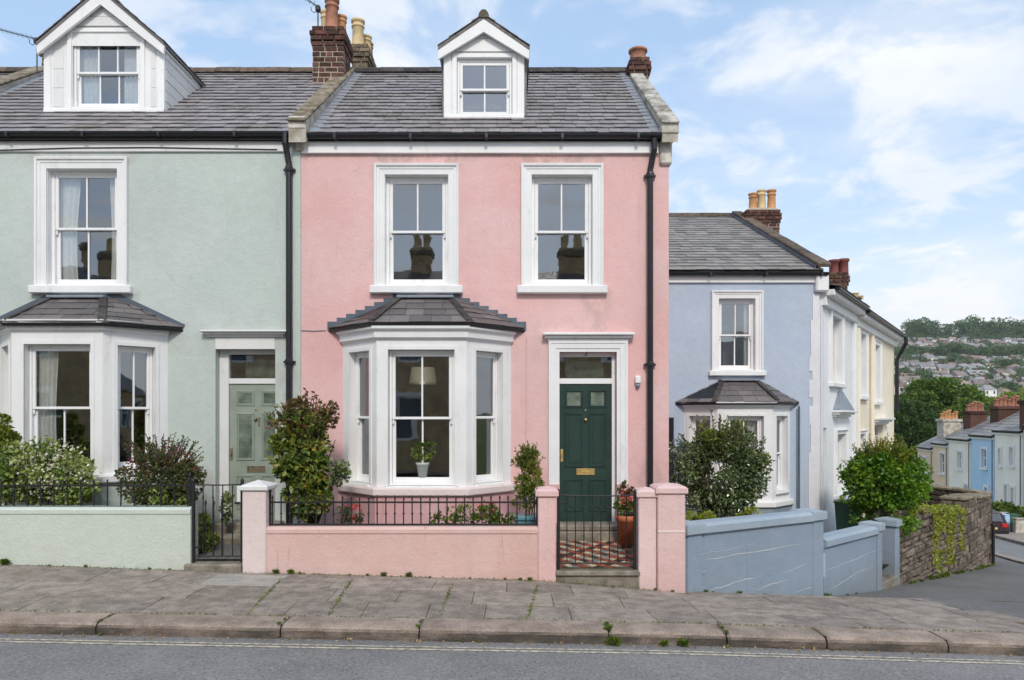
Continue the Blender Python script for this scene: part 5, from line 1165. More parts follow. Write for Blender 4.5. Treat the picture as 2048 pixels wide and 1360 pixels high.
def finial(m, x, y, z, s=1.0):
    m.lathe([(.010 * s, 0), (.016 * s, .012 * s), (.010 * s, .022 * s), (.020 * s, .040 * s), (.004 * s, .085 * s)], 6, (x, y, z))
def railing(name, label, x0, x1, y, zb, zr, zt, step, zb2=None, zr2=None):
    r = thing(name, label, 'railing', ((x0 + x1) / 2, y, zb))
    for z in (zb, zr):
        m = MB(); m.box(x0, x1, y - .009, y + .009, z - .011, z + .011, None, .003); m.build('rail', M_['iron'], r)
    k = int((x1 - x0) / step); bar = MB(); bar.tube([(0, 0, 0), (0, 0, zr - zb + (zt - zr) * .35)], .0085, 6); finial(bar, 0, 0, zr - zb + (zt - zr) * .3, (zt - zr) / .12)
    bar.lathe([(.010, 0), (.017, .012), (.010, .024)], 6, (0, 0, (zr - zb) * .45)); me = bar.mesh('bar', M_['iron'])
    for i in range(k + 1):
        x = x0 + .03 + (x1 - x0 - .06) * i / k
        inst('bar', me, r, Matrix.Translation((x, y, zb - .0)) @ Matrix.Rotation(U(-.012, .012), 4, 'Y') @ Matrix.Rotation(U(-.01, .01), 4, 'X'))
    for x in (x0, x1):
        m = MB(); m.box(x - .012, x + .012, y - .012, y + .012, zb - .03, zt + .02); finial(m, x, y, zt, 1.1); m.build('post', M_['iron'], r)
    return r
YRL = DW + .10
railing('railing', 'low black iron railing with spear finials on the pink wall', PX(540, YRL), PX(1074, YRL), YRL, PZ(1049, YRL), PZ(1004.5, YRL), PZ(990, YRL), .109)
railing('railing', 'black iron railing with spear finials on the mint wall', -8.2, PX(380, YRL), YRL, PZ(1013, YRL), PZ(971, YRL), PZ(958, YRL), .165)
def gate(label, x0, x1, y, zb, zt, step, posts=True, tall=()):
    g = thing('gate', label, 'gate', ((x0 + x1) / 2, y, zb))
    for z in (zb, zt):
        m = MB(); m.tube([(lerp(x0, x1, f), y, z + (-.014 * math.sin(math.pi * f) if z == zt else 0)) for f in lin(0, 1, 8)], .009, 6); m.build('rail', M_['iron'], g)
    k = int(round((x1 - x0) / step)); bar = MB(); bar.tube([(0, 0, 0), (0, 0, zt - zb - .006)], .007, 6); bar.lathe([(.008, 0), (.015, .012), (.008, .024)], 6, (0, 0, (zt - zb) * .80)); me = bar.mesh('bar', M_['iron'])
    for i in range(1, k): inst('bar', me, g, Matrix.Translation((lerp(x0, x1, i / k), y, zb)))
    for x, ex in ((x0, -.012), (x1, .012)):
        m = MB(); m.box(x - .018, x + .018, y - .02, y + .02, zb - .08, zt + .03, None, .005); m.lathe([(.02, 0), (.028, .012), (.018, .03), (.0, .05)], 8, (x, y, zt + .03)); m.build('post', M_['iron'], g)
    m = MB(); xm = x1 - .02; m.box(xm - .07, xm, y - .025, y - .008, lerp(zb, zt, .72), lerp(zb, zt, .72) + .03, None, .004); m.build('latch', M_['iron'], g)
    for f in (.12, .88):
        m = MB(); m.box(x0 - .01, x0 + .10, y - .018, y + .012, lerp(zb, zt, f) - .008, lerp(zb, zt, f) + .008); m.build('hinge', M_['iron'], g)
    return g
gate('black iron bar gate standing before the dark green door', wx(1117, 8.95), wx(1270, 8.95), 8.96, PZ(1126, 8.96), PZ(990, 8.96), .1)
g = gate('thin black iron gate at the mint house steps', wx(386, 8.95), wx(484, 8.95), 8.96, PZ(1112, 8.96), PZ(968, 8.96), .118)
bar = MB(); bar.tube([(0, 0, 0), (0, 0, .62)], .007, 6); finial(bar, 0, 0, .62, .9); me = bar.mesh('dog_bar', M_['iron'])
for k in range(3): inst('dog_bar', me, g, Matrix.Translation((lerp(wx(386, 8.95), wx(484, 8.95), (k + .5 + .4) / 6 + .1), 8.96, PZ(1112, 8.96))))

# ---- blue wall: two panels and three piers
P0, P1, P2, P3 = Vector((2.135, 8.97)), Vector((4.36, 10.42)), Vector((6.17, 12.24)), Vector((6.80, 12.90))
bwl = thing('garden_wall', 'slate blue rendered garden wall on the corner with raised piers', 'garden wall', (P1.x, P1.y, GZ(P1.x, P1.y)))
def blue_panel(a, b, zta, ztb, lines, cracks, sd):
    L = (b - a).length; Mw = frame(a, b - a); N = 12; m = MB(); pts = []
    for u in lin(0, L, N):
        p = a + (b - a) * (u / L); g0 = GZ(p.x, p.y) - .25; z = lerp(zta, ztb, u / L)
        pts += [(u, 0, g0), (u, 0, z - .13), (u, -.22, z - .13), (u, -.22, g0)]
    m.add(pts, [(i * 4 + k, i * 4 + (k + 1) % 4, i * 4 + 4 + (k + 1) % 4, i * 4 + 4 + k) for i in range(N) for k in range(4)] + [(0, 1, 2, 3), (N * 4, N * 4 + 1, N * 4 + 2, N * 4 + 3)], Mw); m.build('wall_panel', M_['blue_wall'], bwl)
    m = MB(); pts = []
    for u in (0, L):
        z = lerp(zta, ztb, u / L); pts += [(u, .03, z - .135), (u, .045, z - .12), (u, .045, z - .035), (u, -.02, z), (u, -.24, z), (u, -.25, z - .135)]
    m.add(pts, [(k, (k + 1) % 6, 6 + (k + 1) % 6, 6 + k) for k in range(6)] + [tuple(range(6)), tuple(range(6, 12))], Mw); m.build('coping', M_['blue_cap'], bwl)
    rr = random.Random(sd)
    for (u0, z0, u1, z1, w) in lines + cracks:
        m = MB(); K = 14; top = []; bot = []
        for i in range(K + 1):
            f = i / K; u, z = lerp(u0, u1, f) * L, lerp(z0, z1, f) + rr.uniform(-.010, .010) * (1.0 if f not in (0, 1) else 0) + .005 * math.sin(f * 9 + u0 * 20); ww = w * .62 * (.15 + .85 * math.sin(math.pi * min(max(f, .06), .94))) * rr.uniform(.6, 1.2)
            top.append((u, .004, z + ww)); bot.append((u, .004, z - ww))
        m.add(bot + top, [(i, i + 1, K + 2 + i, K + 1 + i) for i in range(K)], Mw)
        m.add([(p[0], -.02, p[2]) for p in bot] + [(p[0], -.02, p[2]) for p in top], [(i, i + 1, K + 2 + i, K + 1 + i) for i in range(K)], Mw); m.build('render_crack', M_['white_old'], bwl)
zl = lambda y, D: PZ(y, D)
blue_panel(P0, P1, zl(1050, 8.97), zl(1024, 10.42), [(.0, zl(1127, 8.97), 1, zl(1083, 10.42), .007)],
    [(.0, zl(1066, 8.97) - .30, .5, zl(1066, 8.97) - .27, .003), (.12, zl(1181, 9.2), .56, zl(1150, 9.8), .008), (.5, zl(1176, 9.8), .78, zl(1157, 10.1), .007), (.70, zl(1148, 10.0), .95, zl(1126, 10.3), .006), (.80, zl(1188, 10.1), 1.0, zl(1172, 10.4), .006), (.0, zl(1146, 8.97), .14, zl(1147, 9.1), .004)], 3)
blue_panel(P1 + (P2 - P1) * .12, P2, zl(1078, 10.6), zl(1052, 12.24), [(.0, zl(1148, 10.5), 1, zl(1100, 12.2), .007)],
    [(.1, zl(1186, 10.6), .72, zl(1138, 11.7), .008), (.6, zl(1148, 11.5), .9, zl(1134, 12), .004), (.0, zl(1098, 10.5), .98, zl(1072, 12.2), .003)], 5)
def blue_pier(c, w, d, z1, u):
    Mw = frame(c, u); g0 = GZ(c.x, c.y) - .3; m = MB(); m.box(-w / 2, w / 2, -d, .03, g0, z1 - .15, Mw, .012); m.build('pier', M_['blue_wall'], bwl)
    m = MB(); m.box(-w / 2 - .035, w / 2 + .035, -d - .03, .07, z1 - .152, z1 - .03, Mw, .012); m.add([(-w / 2 - .03, .065, z1 - .03), (w / 2 + .03, .065, z1 - .03), (w / 2 + .03, -d - .025, z1 - .03), (-w / 2 - .03, -d - .025, z1 - .03), (0, -d / 2, z1 + .01)], [(0, 1, 4), (1, 2, 4), (2, 3, 4), (3, 0, 4)], Mw); m.build('pier_cap', M_['blue_cap'], bwl)
uA, uB = (P1 - P0).normalized(), (P2 - P1).normalized()
blue_pier(P0 + uA * .16, .26, .24, zl(1044, 9.05), uA)
blue_pier(P1 + uB * .06, .24, .34, zl(1020, 10.42), uA)
blue_pier(P2 + uB * .05, .20, .26, zl(1044, 12.24), uB)
blue_pier(P3 + uB * .10, .22, .30, zl(1036, 12.95), uB)
m = MB(); Mw = frame(P1 + uB * .08, uB); m.box(.06, .19, .03, .036, zl(1156, 10.5), zl(1108, 10.5), Mw, .002); m.build('paint_patch', M_['blue'], bwl)
gg = thing('gate', 'narrow dark iron gate between blue piers by the stone wall', 'gate', (6.45, 12.55, GZ(6.45, 12.55)))
Mg = frame(P2 + uB * .17, Vector((.25, 1)))
for z in (zl(1046, 12.5), zl(1165, 12.5)):
    m = MB(); m.box(0, .9, -.012, .012, z - .012, z + .012, Mg); m.build('rail', M_['iron'], gg)
bar = MB(); bar.tube([(0, 0, zl(1168, 12.5)), (0, 0, zl(1043, 12.5))], .011, 6); me = bar.mesh('bar', M_['iron'])
for k in range(8): inst('bar', me, gg, Mg @ Matrix.Translation((.02 + .12 * k, 0, 0)))
st = thing('gate_step', 'small stone step at the narrow gate in the blue wall', 'step', (6.5, 12.6, GZ(6.5, 12.6)))
m = MB(); Ms = frame(P2 + uB * .16, uB); m.box(0, .82, -.5, .03, EYE - 3.4, EYE - 2.86, Ms, .02); m.build('tread', M_['step'], st)

# ---- rubble stone walls down the side street
def stone_wall(name, label, a, b, zt, th, course, wid, capm=None, seed=1, ends=True, single=True):
    w = thing(name, label, 'stone wall', (a[0], a[1], GZ(a[0], a[1]) ))
    a, b = Vector(a), Vector(b); L = (b - a).length; Mw = frame(a, b - a); rr = random.Random(seed)
    m = MB(); g0 = min(GZ(a.x, a.y), GZ(b.x, b.y)) - .3
    m.add([(0, -.02, g0), (L, -.02, g0), (L, -.02, zt(1) - .04), (0, -.02, zt(0) - .04), (0, -th, g0), (L, -th, g0), (L, -th, zt(1) - .04), (0, -th, zt(0) - .04)], [(0, 1, 2, 3), (4, 5, 6, 7), (0, 3, 7, 4), (1, 2, 6, 5), (3, 2, 6, 7)], Mw); m.build('wall_core', M_['rubble_joint'], w)
    rest = MB(); n = 0
    def stone(Mx, u0, u1, z0, z1, d0):
        nonlocal n
        j = .012; d = d0 + rr.uniform(-.02, .035); c = .026; J = lambda s=.034: rr.uniform(-s, s)
        base = [(u0 + j, -.03, z0 + j), (u1 - j, -.03, z0 + j), (u1 - j, -.03, z1 - j), (u0 + j, -.03, z1 - j)]
        mid = [(u0 + j + J(), d * .5, z0 + j + J(.016)), (u1 - j + J(), d * .5, z0 + j + J(.016)), (u1 - j + J(), d * .5, z1 - j + J(.016)), (u0 + j + J(), d * .5, z1 - j + J(.016))]
        fr = [(x + (c if i in (0, 3) else -c), d + J(.008), z + (c if i < 2 else -c)) for i, (x, y, z) in enumerate(mid)]
        fs = [(8, 9, 10, 11)] + [(i, (i + 1) % 4, 4 + (i + 1) % 4, 4 + i) for i in range(4)] + [(4 + i, 4 + (i + 1) % 4, 8 + (i + 1) % 4, 8 + i) for i in range(4)]
        if single and n < 290: mm = MB(); mm.add(base + mid + fr, fs, Mx); mm.build('stone', M_['rubble'], w); n += 1
        else: rest.add(base + mid + fr, fs, Mx)
    z = g0 + .1; zmax = max(zt(0), zt(1))
    while z < zmax:
        hgt = course * rr.uniform(.6, 1.5); u = -rr.uniform(0, wid * .5)
        while u < L:
            ww = wid * rr.uniform(.4, 1.8); u1 = min(u + ww, L); uu = max(u, 0); u += ww
            mid = (uu + u1) / 2; p = a + (b - a) * (mid / L); ztop = lerp(zt(0), zt(1), mid / L)
            if z + hgt < GZ(p.x, p.y) - .05 or z > ztop - .04 or u1 - uu < .05: continue
            stone(Mw, uu, u1, z, min(z + hgt, ztop), .02)
        if ends:
            Me = frame(tuple(Mw @ Vector((0, -th, 0)))[:2], tuple((Mw @ Vector((0, 0, 0)) - Mw @ Vector((0, -th, 0))))[:2])
            if z < zt(0) - .05: stone(Me, 0, th * .55, z, min(z + hgt, zt(0)), .02); stone(Me, th * .55, th, z, min(z + hgt, zt(0)), .02)
        z += hgt
    # rough coping stones on top
    u = 0
    while u < L:
        ww = rr.uniform(.28, .55); u1 = min(u + ww, L); z0 = lerp(zt(0), zt(1), (u + u1) / 2 / L)
        mm = MB(); mm.box(u + .006, u1 - .006, -th - .03, .05 + rr.uniform(-.02, .02), z0 - .01, z0 + .07 + rr.uniform(-.015, .02), Mw, .02); mm.build('coping_stone', M_['rubble'] if capm is None else capm, w); u = u1
    if rest.v: tag(rest.build('stonework', M_['rubble'], w), kind='stuff')
    return w
Q0, Q1, Q2 = (6.98, 13.12), (10.45, 16.8), (12.62, 19.15)
def zpt(px, py, D): return PZ(py, D)
stone_wall('stone_wall', 'brown rubble stone wall with ivy next to the blue gate pier', Q0, Q1, lambda f: lerp(zl(1026, 13.1), zl(1022, 16.8), f), .42, .125, .26, None, 5)
stone_wall('stone_wall', 'taller weathered stone wall at the far end of the side pavement', (10.47, 16.82), Q2, lambda f: lerp(zl(1000, 16.8), zl(994, 19.1), f), .45, .15, .30, M_['coping'], 8)
stone_wall('stone_wall', 'back garden stone wall with flat coping behind the ivy wall', (12.0, 22.0), (12.52, 19.35), lambda f: lerp(zl(970, 22), zl(990, 19.3), f), .35, .16, .34, M_['coping'], 9, False)
stone_wall('stone_wall', 'garden stone wall running back under the cream house', (9.0, 18.6), (12.0, 21.9), lambda f: lerp(zl(985, 18.6), zl(972, 22), f), .35, .16, .34, M_['coping'], 10, False)
pp = thing('post', 'thin dark iron post at the end of the stone wall', 'post', (Q2[0] + .08, Q2[1] + .05, GZ(*Q2)))
m = MB(); m.tube([(Q2[0] + .09, Q2[1], GZ(*Q2) - .2), (Q2[0] + .09, Q2[1], zl(1052, 19.1))], .04, 8); m.lathe([(.05, 0), (.055, .03), (.02, .07)], 8, (Q2[0] + .09, Q2[1], zl(1052, 19.1))); m.build('shaft', M_['iron'], pp)
# ------------------------------------------------------------------ plants
NR = np.random.default_rng(5)
def leaf_arrays(P, N, size, aspect=.42, droop=.25, spread=.8, fold=.18):
    """two folded triangles a side per leaf; P points, N outward directions"""
    n = len(P); d = N + NR.normal(0, spread, (n, 3)); d[:, 2] -= droop; d /= np.linalg.norm(d, axis=1, keepdims=True) + 1e-9
    r = NR.normal(0, 1, (n, 3)); r -= d * np.sum(r * d, 1, keepdims=True); r /= np.linalg.norm(r, axis=1, keepdims=True) + 1e-9
    q = np.cross(d, r); s = (size * NR.uniform(.6, 1.3, n))[:, None]
    base = P; tip = P + d * s - q * s * .12; L = P + d * s * .45 + r * s * aspect + q * s * fold; Rr = P + d * s * .45 - r * s * aspect + q * s * fold
    V = np.stack([base, Rr, tip, L], 1).reshape(-1, 3)
    i = np.arange(n) * 4; Fc = np.concatenate([np.stack([i, i + 1, i + 2], 1), np.stack([i, i + 2, i + 3], 1)])
    return V, Fc
def raw_mesh(name, V, Fc, mat):
    me = bpy.data.meshes.new(name); me.from_pydata(V.tolist(), [], Fc.tolist()); me.materials.append(mat); me.update(); return me
def clump_points(n, centre, radii, nclump, cr, flat=.8, low=-.9):
    c = NR.normal(0, 1, (nclump, 3)); c /= np.linalg.norm(c, axis=1, keepdims=True); c *= NR.uniform(.35, .92, (nclump, 1)) ** .6
    c[:, 2] = np.maximum(c[:, 2], low); c = c * np.array(radii)
    k = NR.integers(0, nclump, n); d = NR.normal(0, 1, (n, 3)); d[:, 2] += .25; d /= np.linalg.norm(d, axis=1, keepdims=True)
    rr = cr * NR.uniform(.6, 1.25, nclump)[k] * NR.uniform(.45, 1.0, n) ** .5
    P = c[k] + d * rr[:, None] * np.array([1, 1, flat]); N = d * .7 + c[k] / np.linalg.norm(c[k], axis=1, keepdims=True) * .5
    return P + np.array(centre), N
def stems(m, base, tops, r=.012, n=5, sway=.06):
    for t in tops:
        b = Vector(base) + Vector((U(-.05, .05), U(-.05, .05), 0)); t = Vector(t); pts = []
        for k in range(5):
            f = k / 4; p = b.lerp(t, f); pts.append((p.x + math.sin(f * 3) * U(-sway, sway), p.y + U(-sway, sway) * f, p.z))
        m.tube(pts, [r * (1 - .7 * k / 4) for k in range(5)], n, None, False)
G_ = lambda *a: [(p, srgb(*c)) for p, c in a]
LM = {
 'photinia': leaf_mat('photinia_leaf', G_((.0, (44, 62, 28)), (.35, (76, 98, 40)), (.62, (116, 132, 52)), (.86, (160, 152, 66)), (.95, (146, 98, 60)), (1, (120, 66, 50)))),
 'tip': leaf_mat('bronze_tip_leaf', G_((0, (62, 74, 36)), (.45, (96, 84, 46)), (.75, (122, 78, 52)), (1, (138, 66, 62)))),
 'varieg': leaf_mat('variegated_leaf', G_((0, (64, 84, 36)), (.4, (108, 132, 58)), (.7, (166, 178, 98)), (1, (214, 214, 176)))),
 'red': leaf_mat('reddish_shrub_leaf', G_((0, (44, 58, 34)), (.5, (80, 98, 52)), (.8, (112, 96, 62)), (.92, (124, 72, 64)), (1, (140, 70, 84)))),
 'bamboo': leaf_mat('narrow_green_leaf', G_((0, (64, 80, 30)), (.5, (110, 126, 48)), (.85, (158, 158, 74)), (1, (150, 92, 60)))),
 'olive': leaf_mat('glossy_dark_leaf', G_((0, (46, 60, 34)), (.45, (84, 102, 58)), (.75, (126, 140, 88)), (1, (192, 198, 162))), rough=.24, trans=.12, spec=.8),
 'greygreen': leaf_mat('grey_green_leaf', G_((0, (58, 72, 66)), (.5, (92, 108, 100)), (1, (142, 156, 146)))),
 'box': leaf_mat('bright_bush_leaf', G_((0, (42, 72, 18)), (.4, (78, 120, 30)), (.75, (122, 158, 46)), (1, (168, 184, 70))), trans=.35),
 'boxtop': leaf_mat('bush_top_leaf', G_((0, (74, 98, 28)), (.5, (126, 136, 48)), (.8, (158, 124, 56)), (1, (170, 98, 54)))),
 'weed': leaf_mat('weed_leaf', G_((0, (62, 80, 30)), (.5, (98, 120, 46)), (1, (146, 154, 70)))),
 'ivy': leaf_mat('ivy_leaf', G_((0, (84, 96, 30)), (.5, (140, 150, 50)), (1, (190, 190, 84)))),
 'blossom': leaf_mat('cream_blossom', G_((0, (206, 206, 176)), (.5, (232, 228, 206)), (1, (240, 226, 214))), spec=.2),
 'flower': leaf_mat('pink_red_flower', G_((0, (168, 50, 66)), (.5, (206, 92, 92)), (1, (226, 140, 120))), spec=.2),
 'tree': leaf_mat('broad_tree_leaf', G_((0, (44, 64, 26)), (.45, (76, 104, 38)), (.75, (116, 142, 54)), (1, (160, 174, 82)))),
 'treelight': leaf_mat('light_tree_leaf', G_((0, (84, 108, 42)), (.5, (130, 150, 66)), (1, (176, 188, 104)))),
 'treedark': leaf_mat('dark_tree_leaf', G_((0, (34, 54, 26)), (.5, (62, 88, 40)), (1, (104, 126, 60)))),
 'hill': leaf_mat('hill_tree_leaf', G_((0, (48, 72, 44)), (.5, (76, 104, 58)), (1, (116, 138, 78))), trans=.2),
 'hedge': leaf_mat('hedge_leaf', G_((0, (46, 66, 26)), (.5, (86, 108, 40)), (1, (140, 152, 64)))),
}
def plant(name, label, cat, base, parts, stem_tops=(), stem_r=.014, mat='bark', extra=None):
    t = thing(name, label, cat, base)
    if stem_tops:
        m = MB(); stems(m, base, stem_tops, stem_r); m.build('stem', M_[mat], t)
    for nm, (n, c, rad, nc, cr), size, lm, kw in parts:
        P, N = clump_points(n, c, rad, nc, cr, **kw.get('c', {})); V, Fc = leaf_arrays(P, N, size, **kw.get('l', {}))
        o = bpy.data.objects.new(nm, raw_mesh(nm, V, Fc, LM[lm])); reg(o, t); WORLD[o.name] = Matrix.Identity(4)
    if extra: extra(t)
    return t
def shoots(t, centre, radii, n, size, lm, up=.5, over=.32, aspect=.35, leaves=13, reach=1.0):
    """stray shoots that leave the body of a plant, each a thin twig with leaves in pairs"""
    m = MB(); P = []; N = []
    for k in range(n):
        d = Vector((R.gauss(0, 1), R.gauss(0, 1), abs(R.gauss(0, 1)) * .9 + up)); d.normalize()
        a = Vector(centre) + Vector((d.x * radii[0], d.y * radii[1], d.z * radii[2])) * .62
        L = (.5 + U(0, 1)) * over * reach; d2 = (d + Vector((0, 0, up)) + Vector((U(-.3, .3), U(-.3, .3), U(-.2, .2)))).normalized()
        pts = [a + d2 * (L + .38 * min(radii)) * f + Vector((0, 0, -.12 * L * f * f)) for f in (0, .35, .7, 1)]
        m.tube(pts, [.006, .005, .004, .002], 4, None, False)
        for i in range(leaves):
            f = .25 + .75 * i / leaves; q = pts[0].lerp(pts[3], f); P.append(tuple(q)); N.append(tuple(d2 * .8 + Vector((U(-1, 1), U(-1, 1), U(-.6, .6)))))
    m.build('twig', M_['bark'], t)
    V, Fc = leaf_arrays(np.array(P), np.array(N), size, aspect, .1, .35)
    o = bpy.data.objects.new('shoot_leaves', raw_mesh('shoot_leaves', V, Fc, LM[lm])); reg(o, t); WORLD[o.name] = Matrix.Identity(4)
def ctr(px, py, D): return (PX(px, D), D, PZ(py, D))
c = ctr(70, 955, 9.5)
t_ = plant('shrub', 'pale variegated shrub spilling through the mint railing at far left', 'shrub', (c[0], 9.5, GZM), [('foliage', (5200, c, (.78, .30, .36), 46, .20), .058, 'varieg', {}), ('foliage', (900, ctr(8, 870, 9.5), (.12, .15, .26), 10, .12), .055, 'bamboo', {}), ('blossom', (1100, (c[0] + .1, c[1] - .06, c[2] + .06), (.72, .30, .36), 60, .16), .03, 'blossom', {'l': {'aspect': .5}})], [(c[0] + dx, 9.5 + U(-.2, .2), c[2] + U(0, .35)) for dx in (-.6, -.35, -.1, .1, .35, .55)])
shoots(t_, c, (.78, .3, .36), 46, .05, 'varieg', .5, .2)
c = ctr(322, 955, 9.55)
t_ = plant('shrub', 'rounded shrub with dark red tips beside the mint bay', 'shrub', (c[0], 9.55, GZM), [('foliage', (4200, (c[0], c[1], c[2] - .05), (.52, .30, .36), 40, .15), .045, 'red', {}), ('flower_tips', (520, (c[0], c[1], c[2] + .18), (.54, .3, .26), 40, .12), .032, 'flower', {'l': {'droop': -.3}}), ('foliage', (800, (c[0], c[1] - .12, c[2] - .28), (.40, .2, .15), 14, .12), .05, 'varieg', {})], [(c[0] + dx, 9.55 + U(-.15, .15), c[2] + U(.1, .4)) for dx in (-.4, -.25, -.1, .05, .2, .35, .45)])
shoots(t_, c, (.52, .3, .36), 60, .036, 'red', .7, .22); shoots(t_, c, (.5, .3, .34), 24, .034, 'weed', .4, .16)
bpy.data.objects['flower_tips'].data.materials[0] = leaf_mat('dusky_tip', G_((0, (86, 40, 50)), (.5, (132, 62, 76)), (1, (160, 96, 100))))
c = ctr(606, 925, 9.75); b = (PX(625, 9.75), 9.75, GZP)
tops = [ctr(x, y, 9.75 + U(-.15, .15)) for x, y in ((575, 830), (598, 812), (640, 835), (655, 825), (545, 880), (670, 880), (610, 860), (680, 940), (560, 860), (630, 850))]
t_ = plant('shrub', 'tall bronze tipped shrub between mint door and pink bay', 'shrub', b,
    [('foliage', (2600, ctr(606, 905, 9.75), (.36, .26, .42), 34, .15), .075, 'photinia', {}), ('foliage', (1700, ctr(618, 985, 9.7), (.26, .2, .34), 22, .13), .075, 'photinia', {}), ('leaf_tips', (480, ctr(602, 850, 9.75), (.44, .26, .20), 22, .12), .055, 'tip', {'l': {'droop': -.5}}), ('leaf_tips', (260, ctr(598, 818, 9.75), (.12, .12, .14), 8, .08), .055, 'tip', {'l': {'droop': -.6}}), ('leaf_tips', (260, ctr(655, 832, 9.75), (.13, .12, .12), 8, .08), .055, 'tip', {'l': {'droop': -.6}}), ('foliage', (420, ctr(675, 950, 9.75), (.12, .12, .16), 8, .09), .05, 'olive', {})], tops, .02)
shoots(t_, ctr(606, 900, 9.75), (.40, .28, .46), 60, .06, 'photinia', .8, .26); shoots(t_, ctr(606, 890, 9.75), (.38, .26, .48), 16, .05, 'tip', 1.0, .3)
c = ctr(1056, 950, 9.75)
def pot(t, x, y, z, r, h, mat, square=False):
    m = MB()
    if square: m.box(x - r, x + r, y - r, y + r, z, z + h * .93, None, .02); m.box(x - r - .02, x + r + .02, y - r - .02, y + r + .02, z + h * .82, z + h, None, .012)
    else: m.lathe([(r * .68, 0), (r * .95, h * .80), (r * 1.08, h * .82), (r * 1.10, h), (r * .96, h), (r * .9, h * .86)], 22, (x, y, z))
    m.build('pot', mat, t, not square)
    m = MB(); m.lathe([(r * .9, h * .90), (r * .5, h * .92)], 12, (x, y, z)); m.build('soil', M_['soil'], t)
M_['pot_pale'] = plain('pale_glazed_pot', (.42, .46, .42, 1), .5)
M_['pot_terra'] = plain('orange_terracotta', srgb(176, 98, 62), .7, .2, 9, .1)
M_['blue_pot'] = plain('glazed_blue_pot', srgb(92, 140, 150), .35, .15, 8)
pz0 = PZ(1060, 9.75)
t_ = plant('potted_plant', 'feathery green plant in a blue planter beside the pink gate pier', 'potted plant', (c[0], 9.75, pz0),
    [('foliage', (1300, (c[0], 9.75, PZ(975, 9.75)), (.17, .14, .32), 22, .08), .062, 'bamboo', {'l': {'aspect': .16, 'droop': -.1, 'spread': .6}}), ('foliage', (420, (c[0], 9.75, PZ(918, 9.75)), (.20, .14, .16), 18, .06), .055, 'bamboo', {'l': {'aspect': .14, 'droop': -.5}})],
    [(c[0] + U(-.17, .17), 9.75 + U(-.1, .1), PZ(U(895, 930), 9.75)) for k in range(9)], .007, extra=lambda t: pot(t, PX(1053, 9.75), 9.75, pz0 - .1, .155, .30, M_['blue_pot'], True))
shoots(t_, (c[0], 9.75, PZ(965, 9.75)), (.17, .14, .36), 40, .05, 'bamboo', 1.2, .22, .16)
c = ctr(1252, 1000, 10.12); zt_ = pz(10.12)
plant('potted_plant', 'terracotta pot with red flowering plant beside the green door', 'potted plant', (c[0], 10.12, zt_),
    [('foliage', (260, (c[0], 10.12, PZ(1015, 10.12)), (.12, .1, .10), 12, .06), .06, 'weed', {}), ('flower_head', (300, (c[0], 10.12, PZ(1000, 10.12)), (.10, .1, .14), 16, .04), .034, 'flower', {}), ('leaf_tips', (160, (c[0], 10.12, PZ(980, 10.12)), (.09, .1, .10), 8, .04), .05, 'tip', {'l': {'droop': -.8}})],
    [(c[0] + U(-.1, .1), 10.12 + U(-.08, .08), PZ(U(965, 1000), 10.12)) for k in range(10)], .006, extra=lambda t: pot(t, PX(1253, 10.12), 10.12, zt_, .14, PZ(1030, 10.12) - zt_, M_['pot_terra']))
# low planting behind the pink railing
for px, py, w, lm, lab in ((885, 1040, .20, 'weed', 'low green plant with white specks behind the pink railing centre'), (935, 1032, .16, 'weed', 'leafy perennial left of the red flowers behind pink railing'), (975, 1030, .14, 'flower', 'small red flowers behind the pink railing'), (1000, 1038, .16, 'weed', 'low green plant between red flowers and blue planter'), (700, 1035, .16, 'red', 'small pink flowering plant below the pink bay')):
    c = ctr(px, py, 9.3); parts = [('foliage', (260, c, (w, .12, .14), 12, .06), .042, 'weed' if lm == 'flower' else lm, {'l': {'droop': -.3}})]
    if lm in ('flower', 'red'): parts.append(('flower_head', (110, (c[0], c[1], c[2] + .07), (w * .8, .1, .12), 10, .03), .03, 'flower', {}))
    plant('garden_plant', lab, 'plant', (c[0], 9.3, GZP), parts, [(c[0] + U(-w, w) * .8, 9.3, c[2] + U(.05, .2)) for k in range(6)], .005)
c = ctr(408, 1075, 9.6)
plant('garden_plant', 'ferny green growth beside the mint house steps', 'plant', (c[0], 9.6, EYE - 1.8), [('foliage', (1500, (PX(405, 9.6), 9.6, PZ(1070, 9.6)), (.13, .3, .30), 18, .10), .05, 'weed', {}), ('foliage', (500, (PX(455, 10.2), 10.2, PZ(1020, 10.2)), (.06, .1, .22), 8, .06), .04, 'olive', {})])
# blue garden
c = ctr(1446, 945, 11.6); b = (c[0], 11.6, EYE - 2.35)
t_ = plant('shrub', 'large dark glossy shrub in front of the blue house bay', 'shrub', b, [('foliage', (8200, ctr(1442, 960, 11.6), (.72, .48, .64), 70, .19), .066, 'olive', {'l': {'aspect': .30}}), ('foliage', (900, ctr(1440, 885, 11.6), (.42, .3, .16), 24, .13), .055, 'bamboo', {'l': {'aspect': .3, 'droop': -.1}}), ('foliage', (280, ctr(1515, 930, 11.6), (.12, .2, .22), 8, .10), .055, 'bamboo', {'l': {'aspect': .3}})], [(c[0] + U(-.5, .5), 11.6 + U(-.3, .3), c[2] + U(.1, .6)) for k in range(12)], .02)
shoots(t_, ctr(1442, 950, 11.6), (.72, .48, .66), 90, .06, 'olive', .4, .3, .3); shoots(t_, ctr(1442, 930, 11.6), (.66, .44, .62), 40, .055, 'bamboo', .7, .3, .3)
plant('shrub', 'grey green feathery shrub tucked behind the pink house corner', 'shrub', (PX(1362, 12.4), 12.4, EYE - 2.3), [('foliage', (1900, ctr(1362, 935, 12.4), (.24, .3, .58), 26, .15), .05, 'greygreen', {'l': {'aspect': .25}})], [(PX(1362, 12.4) + U(-.2, .2), 12.4, PZ(U(870, 920), 12.4)) for k in range(5)], .012)
